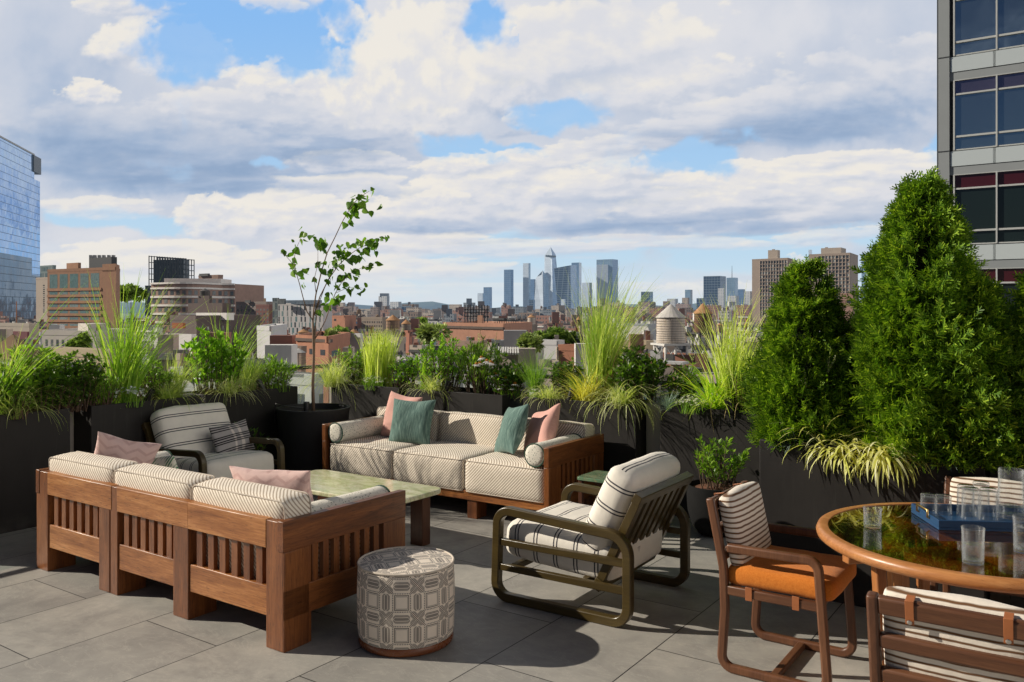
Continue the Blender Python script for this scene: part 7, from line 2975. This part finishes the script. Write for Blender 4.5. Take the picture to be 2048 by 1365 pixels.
AZ = np.radians(np.concatenate([np.linspace(-62, -33, 70, endpoint=False), np.linspace(-33, 33, 900, endpoint=False), np.linspace(33, 62, 70)]))
EL = np.radians(np.concatenate([np.linspace(-.8, 21, 300, endpoint=False), np.linspace(21, 46, 60)]))
A, E = np.meshgrid(AZ, EL)
PX = CX + F * np.tan(A)
PY = HY - F * np.tan(E) / np.cos(A)
ALT = np.clip((HY - PY) / 620.0, 0, 3)             # 0 horizon, 1 top of the picture
ysq = 620 * np.log1p(np.clip(HY - PY, -10, 4000) / 620 * 2.6) / 1.28      # clouds flatten towards the horizon
N1 = fbm(PX / 230, ysq / 150, 3, 8, .55)
N2 = fbm(PX / 90, ysq / 62, 40, 7, .55)
N3 = fbm(PX / 520, ysq / 260, 80, 4, .5)
WX = fbm(PX / 120, ysq / 95, 120, 5, .55)
WY = fbm(PX / 120, ysq / 95, 160, 5, .55)
QX, QY = PX + 34 * WX, PY + 24 * WY * np.clip(ALT * 2.2, .25, 1)

BLUE_T, BLUE_M, BLUE_L, BLUE_H = [np.array(c) for c in ((.255, .50, .875), (.37, .595, .865), (.50, .69, .85), (.63, .755, .83))]
col = lerp3(lerp3(lerp3(BLUE_H * np.ones(A.shape + (3,)), BLUE_L, sst(ALT, .0, .22)), BLUE_M, sst(ALT, .2, .55)), BLUE_T, sst(ALT, .5, 1.0))
DARK, MIDD, MID, LITE, CREAM = [np.array(c) for c in ((.27, .38, .56), (.375, .475, .64), (.575, .62, .715), (.72, .725, .765), (.86, .82, .755))]


def cloudcol(s):
    c = lerp3(DARK * np.ones(s.shape + (3,)), MIDD, sst(s, .0, .28))
    c = lerp3(c, MID, sst(s, .22, .52))
    c = lerp3(c, LITE, sst(s, .48, .74))
    return lerp3(c, CREAM, sst(s, .72, 1.0))


# relief of the cloud surface, lit from the left
dpx = None
NS = fbm(PX / 190, ysq / 125, 300, 6, .5)
NS2 = fbm((PX - 26) / 190, (ysq + 20) / 125, 300, 6, .5)
relief = np.tanh((NS - NS2) * 2.2) * .10
# veil of high soft cloud with blue holes
veil = .97 * np.ones(A.shape)
holes = [(470, 66, 205, 92, 1.2), (590, 105, 120, 62, 1.0), (330, 0, 70, 22, 1.0), (690, 40, 60, 60, .7), (655, 130, 48, 34, .5),
         (905, 288, 88, 36, 1.0), (968, 40, 55, 62, .75), (1110, 232, 110, 34, 1.1), (1190, 205, 60, 30, .8), (1015, 300, 90, 30, .9), (1395, 318, 92, 44, 1.1), (1450, 280, 70, 22, .8), (545, 330, 34, 14, .7),
         (210, 436, 170, 26, .9), (340, 455, 120, 26, .9), (1880, 310, 44, 60, .7), (60, 40, 70, 30, .3), (1120, 505, 330, 40, .8), (1450, 500, 260, 46, .85), (1800, 480, 160, 36, .7)]
hf = np.zeros(A.shape)
for (cx, cy, rx, ry, k) in holes:
    r = np.hypot((QX - cx) / rx, (QY - cy) / ry)
    hf = np.maximum(hf, k * sst(1.35 - r, 0, .95))
veil = veil * (1 - sst(hf * 1.12 + .55 * N1 * (hf > .02) + .18 * N2 * (hf > .02), .22, .72))
low = sst(ALT, .24, .10)
veil = veil * (1 - low * .80 * sst(.62 - N1 * .9 - N3 * .4, .0, .8))
vs = .60 + .16 * N3 + .10 * N1 + relief * .7
shade = [(330, 318, 360, 70, -.42), (620, 285, 240, 62, -.30), (420, 365, 320, 34, -.22), (1510, 252, 380, 56, -.34), (1700, 240, 260, 60, -.14), (1270, 446, 520, 24, -.34), (150, 160, 210, 120, -.12), (1700, 110, 300, 100, -.06), (1300, 60, 420, 90, .08), (780, 110, 200, 120, .12)]
for (cx, cy, rx, ry, k) in shade:
    r = np.hypot((QX - cx) / rx, (QY - cy) / ry)
    vs = vs + k * sst(1.3 - r, 0, 1.1)
col = col + (cloudcol(vs) - col) * veil[..., None]

# cumulus banks, far ones first: centre, half sizes, brightness of top and base
banks = [(210, 575, 330, 62, .92, .60, .8), (560, 580, 300, 60, .84, .60, .7), (300, 520, 260, 44, .95, .66, .9), (620, 540, 240, 40, .84, .62, .6), (1180, 590, 500, 30, .8, .66, .35), (840, 540, 200, 30, .86, .66, .6), (1500, 585, 90, 26, .86, .62, .6), (1370, 582, 60, 20, .86, .62, .6), (1640, 548, 90, 40, .88, .62, .8), (1850, 560, 140, 40, .84, .62, .6),
         (1000, 500, 330, 24, .88, .52, .75), (1330, 488, 300, 18, .86, .56, .6), (1640, 478, 200, 20, .86, .56, .6), (760, 486, 240, 32, .86, .55, .8),
         (200, 418, 180, 26, .92, .62, .75), (430, 440, 110, 50, .94, .60, .9), (560, 440, 190, 58, .92, .58, .95), (760, 432, 210, 62, .90, .46, .95), (700, 385, 190, 40, .86, .50, .8),
         (1650, 398, 330, 66, .94, .44, 1), (1420, 405, 230, 58, .92, .42, 1), (1180, 396, 250, 66, .92, .40, 1), (960, 398, 190, 62, .97, .40, 1), (1000, 352, 150, 50, .97, .58, .95), (1240, 352, 150, 44, .88, .52, .9), (1740, 345, 240, 44, .97, .62, .95), (1540, 372, 150, 40, .98, .62, .9), (1110, 318, 150, 34, .86, .60, .8), (1280, 290, 150, 32, .78, .40, .85),
         (560, 275, 330, 90, .66, .16, .9), (240, 300, 330, 110, .52, .12, .85), (820, 245, 170, 80, .80, .34, .95), (460, 372, 330, 30, .42, .18, .7), (700, 330, 150, 30, .82, .40, .8),
         (1000, 205, 130, 80, .86, .40, .95), (1320, 190, 260, 100, .78, .46, .9), (1560, 240, 330, 76, .66, .14, .9), (1780, 190, 240, 110, .62, .34, .8), (1180, 110, 260, 130, .82, .58, .9),
         (330, 105, 150, 78, .95, .56, .95), (410, 105, 50, 40, .96, .66, .8), (180, 190, 70, 32, .99, .62, .95), (560, 170, 120, 50, .94, .56, .95), (800, 150, 160, 160, .95, .62, .95), (720, 190, 90, 90, .92, .62, .9), (690, 35, 44, 44, .86, .66, .6), (540, 12, 70, 22, .84, .66, .55), (905, 40, 50, 40, .8, .66, .6), (260, 20, 120, 34, .84, .62, .8), (1045, 240, 40, 22, .84, .6, .6)]
banks += [(300, 310, 380, 86, .26, .02, .85), (640, 296, 270, 50, .34, .0, .9), (120, 250, 200, 100, .40, .16, .6), (420, 362, 260, 26, .22, .04, .7), (1540, 262, 350, 46, .28, .0, .85), (1690, 225, 230, 60, .36, .14, .7), (1260, 450, 420, 19, .30, .0, .85), (1640, 449, 260, 18, .32, .04, .8), (860, 455, 180, 22, .32, .06, .85), (1010, 268, 100, 12, .5, .2, .7), (1270, 300, 120, 14, .48, .2, .7), (770, 385, 120, 20, .46, .18, .7), (560, 250, 110, 26, .46, .2, .6),
          (660, 425, 150, 34, .97, .6, .9), (930, 335, 110, 34, .95, .55, .85), (180, 190, 64, 27, 1.0, .66, .95), (1480, 352, 110, 34, .98, .6, .9), (1660, 325, 170, 24, .98, .66, .85), (870, 400, 70, 26, .98, .6, .8), (430, 415, 60, 30, .97, .62, .85)]
g = np.random.default_rng(31)
for k in range(46):                                     # more of the same outside the picture
    sx = g.choice([-1, 1])
    banks.append((CX + sx * g.uniform(1150, 3300), g.uniform(-500, 590), g.uniform(160, 420), g.uniform(30, 90), g.uniform(.6, .95), g.uniform(.2, .6), g.uniform(.6, .95)))
for k in range(16):
    banks.append((g.uniform(-300, 2300), g.uniform(-620, -70), g.uniform(200, 420), g.uniform(60, 120), g.uniform(.7, .95), g.uniform(.3, .6), g.uniform(.5, .9)))
for k, (cx, cy, rx, ry, bt, bb, op) in enumerate(banks):
    m = (np.abs(PX - cx) < rx * 2.0) & (np.abs(PY - cy) < ry * 2.4)
    if not m.any():
        continue
    j = np.where(m.any(0))[0]
    i = np.where(m.any(1))[0]
    sl_ = (slice(i[0], i[-1] + 1), slice(j[0], j[-1] + 1))
    kx, ky = 2.4 / max(60, rx * .8), 2.4 / max(34, ry * 1.0)
    n = fbm(PX[sl_] * kx * .5, PY[sl_] * ky * .5, 200 + k * 9, 7, .56)
    s = (PX[sl_] - cx) / rx
    tilt = .10 if 880 < cx < 2300 and cy < 480 else (-.05 if 0 < cx < 700 and cy < 400 else 0)
    tt = (cy - PY[sl_] - tilt * (PX[sl_] - cx)) / ry
    f = 1 - s ** 2 - np.where(tt > 0, tt, tt * 1.25) ** 2 + .85 * n + .22 * N2[sl_]
    up = sst(tt, -.6, .5)
    edge = (.95 - .68 * up) if bt > .5 else 1.35
    al = sst(f, 0, 1, ) if False else np.clip(f / edge, 0, 1)
    al = al * al * (3 - 2 * al) * op
    n_ = fbm((PX[sl_] - .11 * rx ** .8 * 2) * kx * .5, (PY[sl_] - .22 * ry) * ky * .5, 200 + k * 9, 6, .53)
    rel = np.tanh((n - n_) * 1.6) * .21
    br = bb + (bt - bb) * sst(tt + .35 * n - .15 * s, -.85, .75) + rel + .10 * N3[sl_] + .07 * N1[sl_] + .08 * sst(f, .9, .1) * up
    col[sl_] = col[sl_] + (cloudcol(br) - col[sl_]) * al[..., None]
# haze at the horizon
hm = sst(hf * 1.0 + .75 * N1 + .55 * N2 * (hf > .01), .42, 1.12) * sst(ALT, .25, .4) * .92
blue = lerp3(lerp3(lerp3(BLUE_H * np.ones(A.shape + (3,)), BLUE_L, sst(ALT, .0, .22)), BLUE_M, sst(ALT, .2, .55)), BLUE_T, sst(ALT, .5, 1.0))
col = col + (blue - col) * hm[..., None]
hz = sst(ALT, .16, .0) * .55
col = lerp3(col, (.66, .755, .82), hz)
# a little fine grain so that no area is perfectly even
alpha = sst(np.abs(A), radians(61.5), radians(50)) * sst(E, radians(45.5), radians(33))
RD = 26000.0
V = np.stack([RD * np.cos(E) * np.sin(A), RD * np.cos(E) * np.cos(A), RD * np.sin(E)], -1).reshape(-1, 3)
nc = len(AZ)
ii = (np.arange(len(EL) - 1)[:, None] * nc + np.arange(nc - 1)[None, :]).reshape(-1)
Q = np.stack([ii, ii + nc, ii + nc + 1, ii + 1], 1)
sm = bpy.data.materials.new('cloud_sky')
sm.use_nodes = True
t = NT(sm.node_tree)
sm.node_tree.nodes.remove(sm.node_tree.nodes['Principled BSDF'])
at_ = t.n('ShaderNodeAttribute', attribute_name='cloud')
em = t.n('ShaderNodeEmission')
t.put(em.inputs[0], at_.outputs['Color'])
tr = t.n('ShaderNodeBsdfTransparent')
mx = t.n('ShaderNodeMixShader')
t.put(mx.inputs[0], at_.outputs['Alpha'])
t.put(mx.inputs[1], tr.outputs[0])
t.put(mx.inputs[2], em.outputs[0])
t.put(sm.node_tree.nodes['Material Output'].inputs[0], mx.outputs[0])
sm.cycles.emission_sampling = 'NONE'
dome = np_mesh('sky', V, Q, sm, None, True)
ca = dome.data.color_attributes.new('cloud', 'FLOAT_COLOR', 'POINT')
ca.data.foreach_set('color', np.concatenate([np.clip(col, 0, 1), alpha[..., None]], -1).astype(np.float32).reshape(-1))
struct(dome)

cam = bpy.data.cameras.new('camera')
cam.sensor_width = 36
cam.lens = F / 2048 * 36
cam.shift_y = (HY - 682.5) / 2048
cam.clip_start = .05
cam.clip_end = 80000
co = bpy.data.objects.new('camera', cam)
COL.objects.link(co)
co.location = (0, 0, H)
co.rotation_euler = (pi / 2, 0, 0)
SC.camera = co
SC.view_settings.view_transform = 'Standard'
SC.view_settings.look = 'None'
SC.view_settings.exposure = 0
SC.view_settings.gamma = 1
SC.cycles.max_bounces = 8
SC.cycles.transparent_max_bounces = 16
SC.cycles.glossy_bounces = 3
SC.cycles.diffuse_bounces = 2
SC.cycles.transmission_bounces = 4
SC.cycles.sample_clamp_indirect = 6
SC.cycles.use_denoising = True
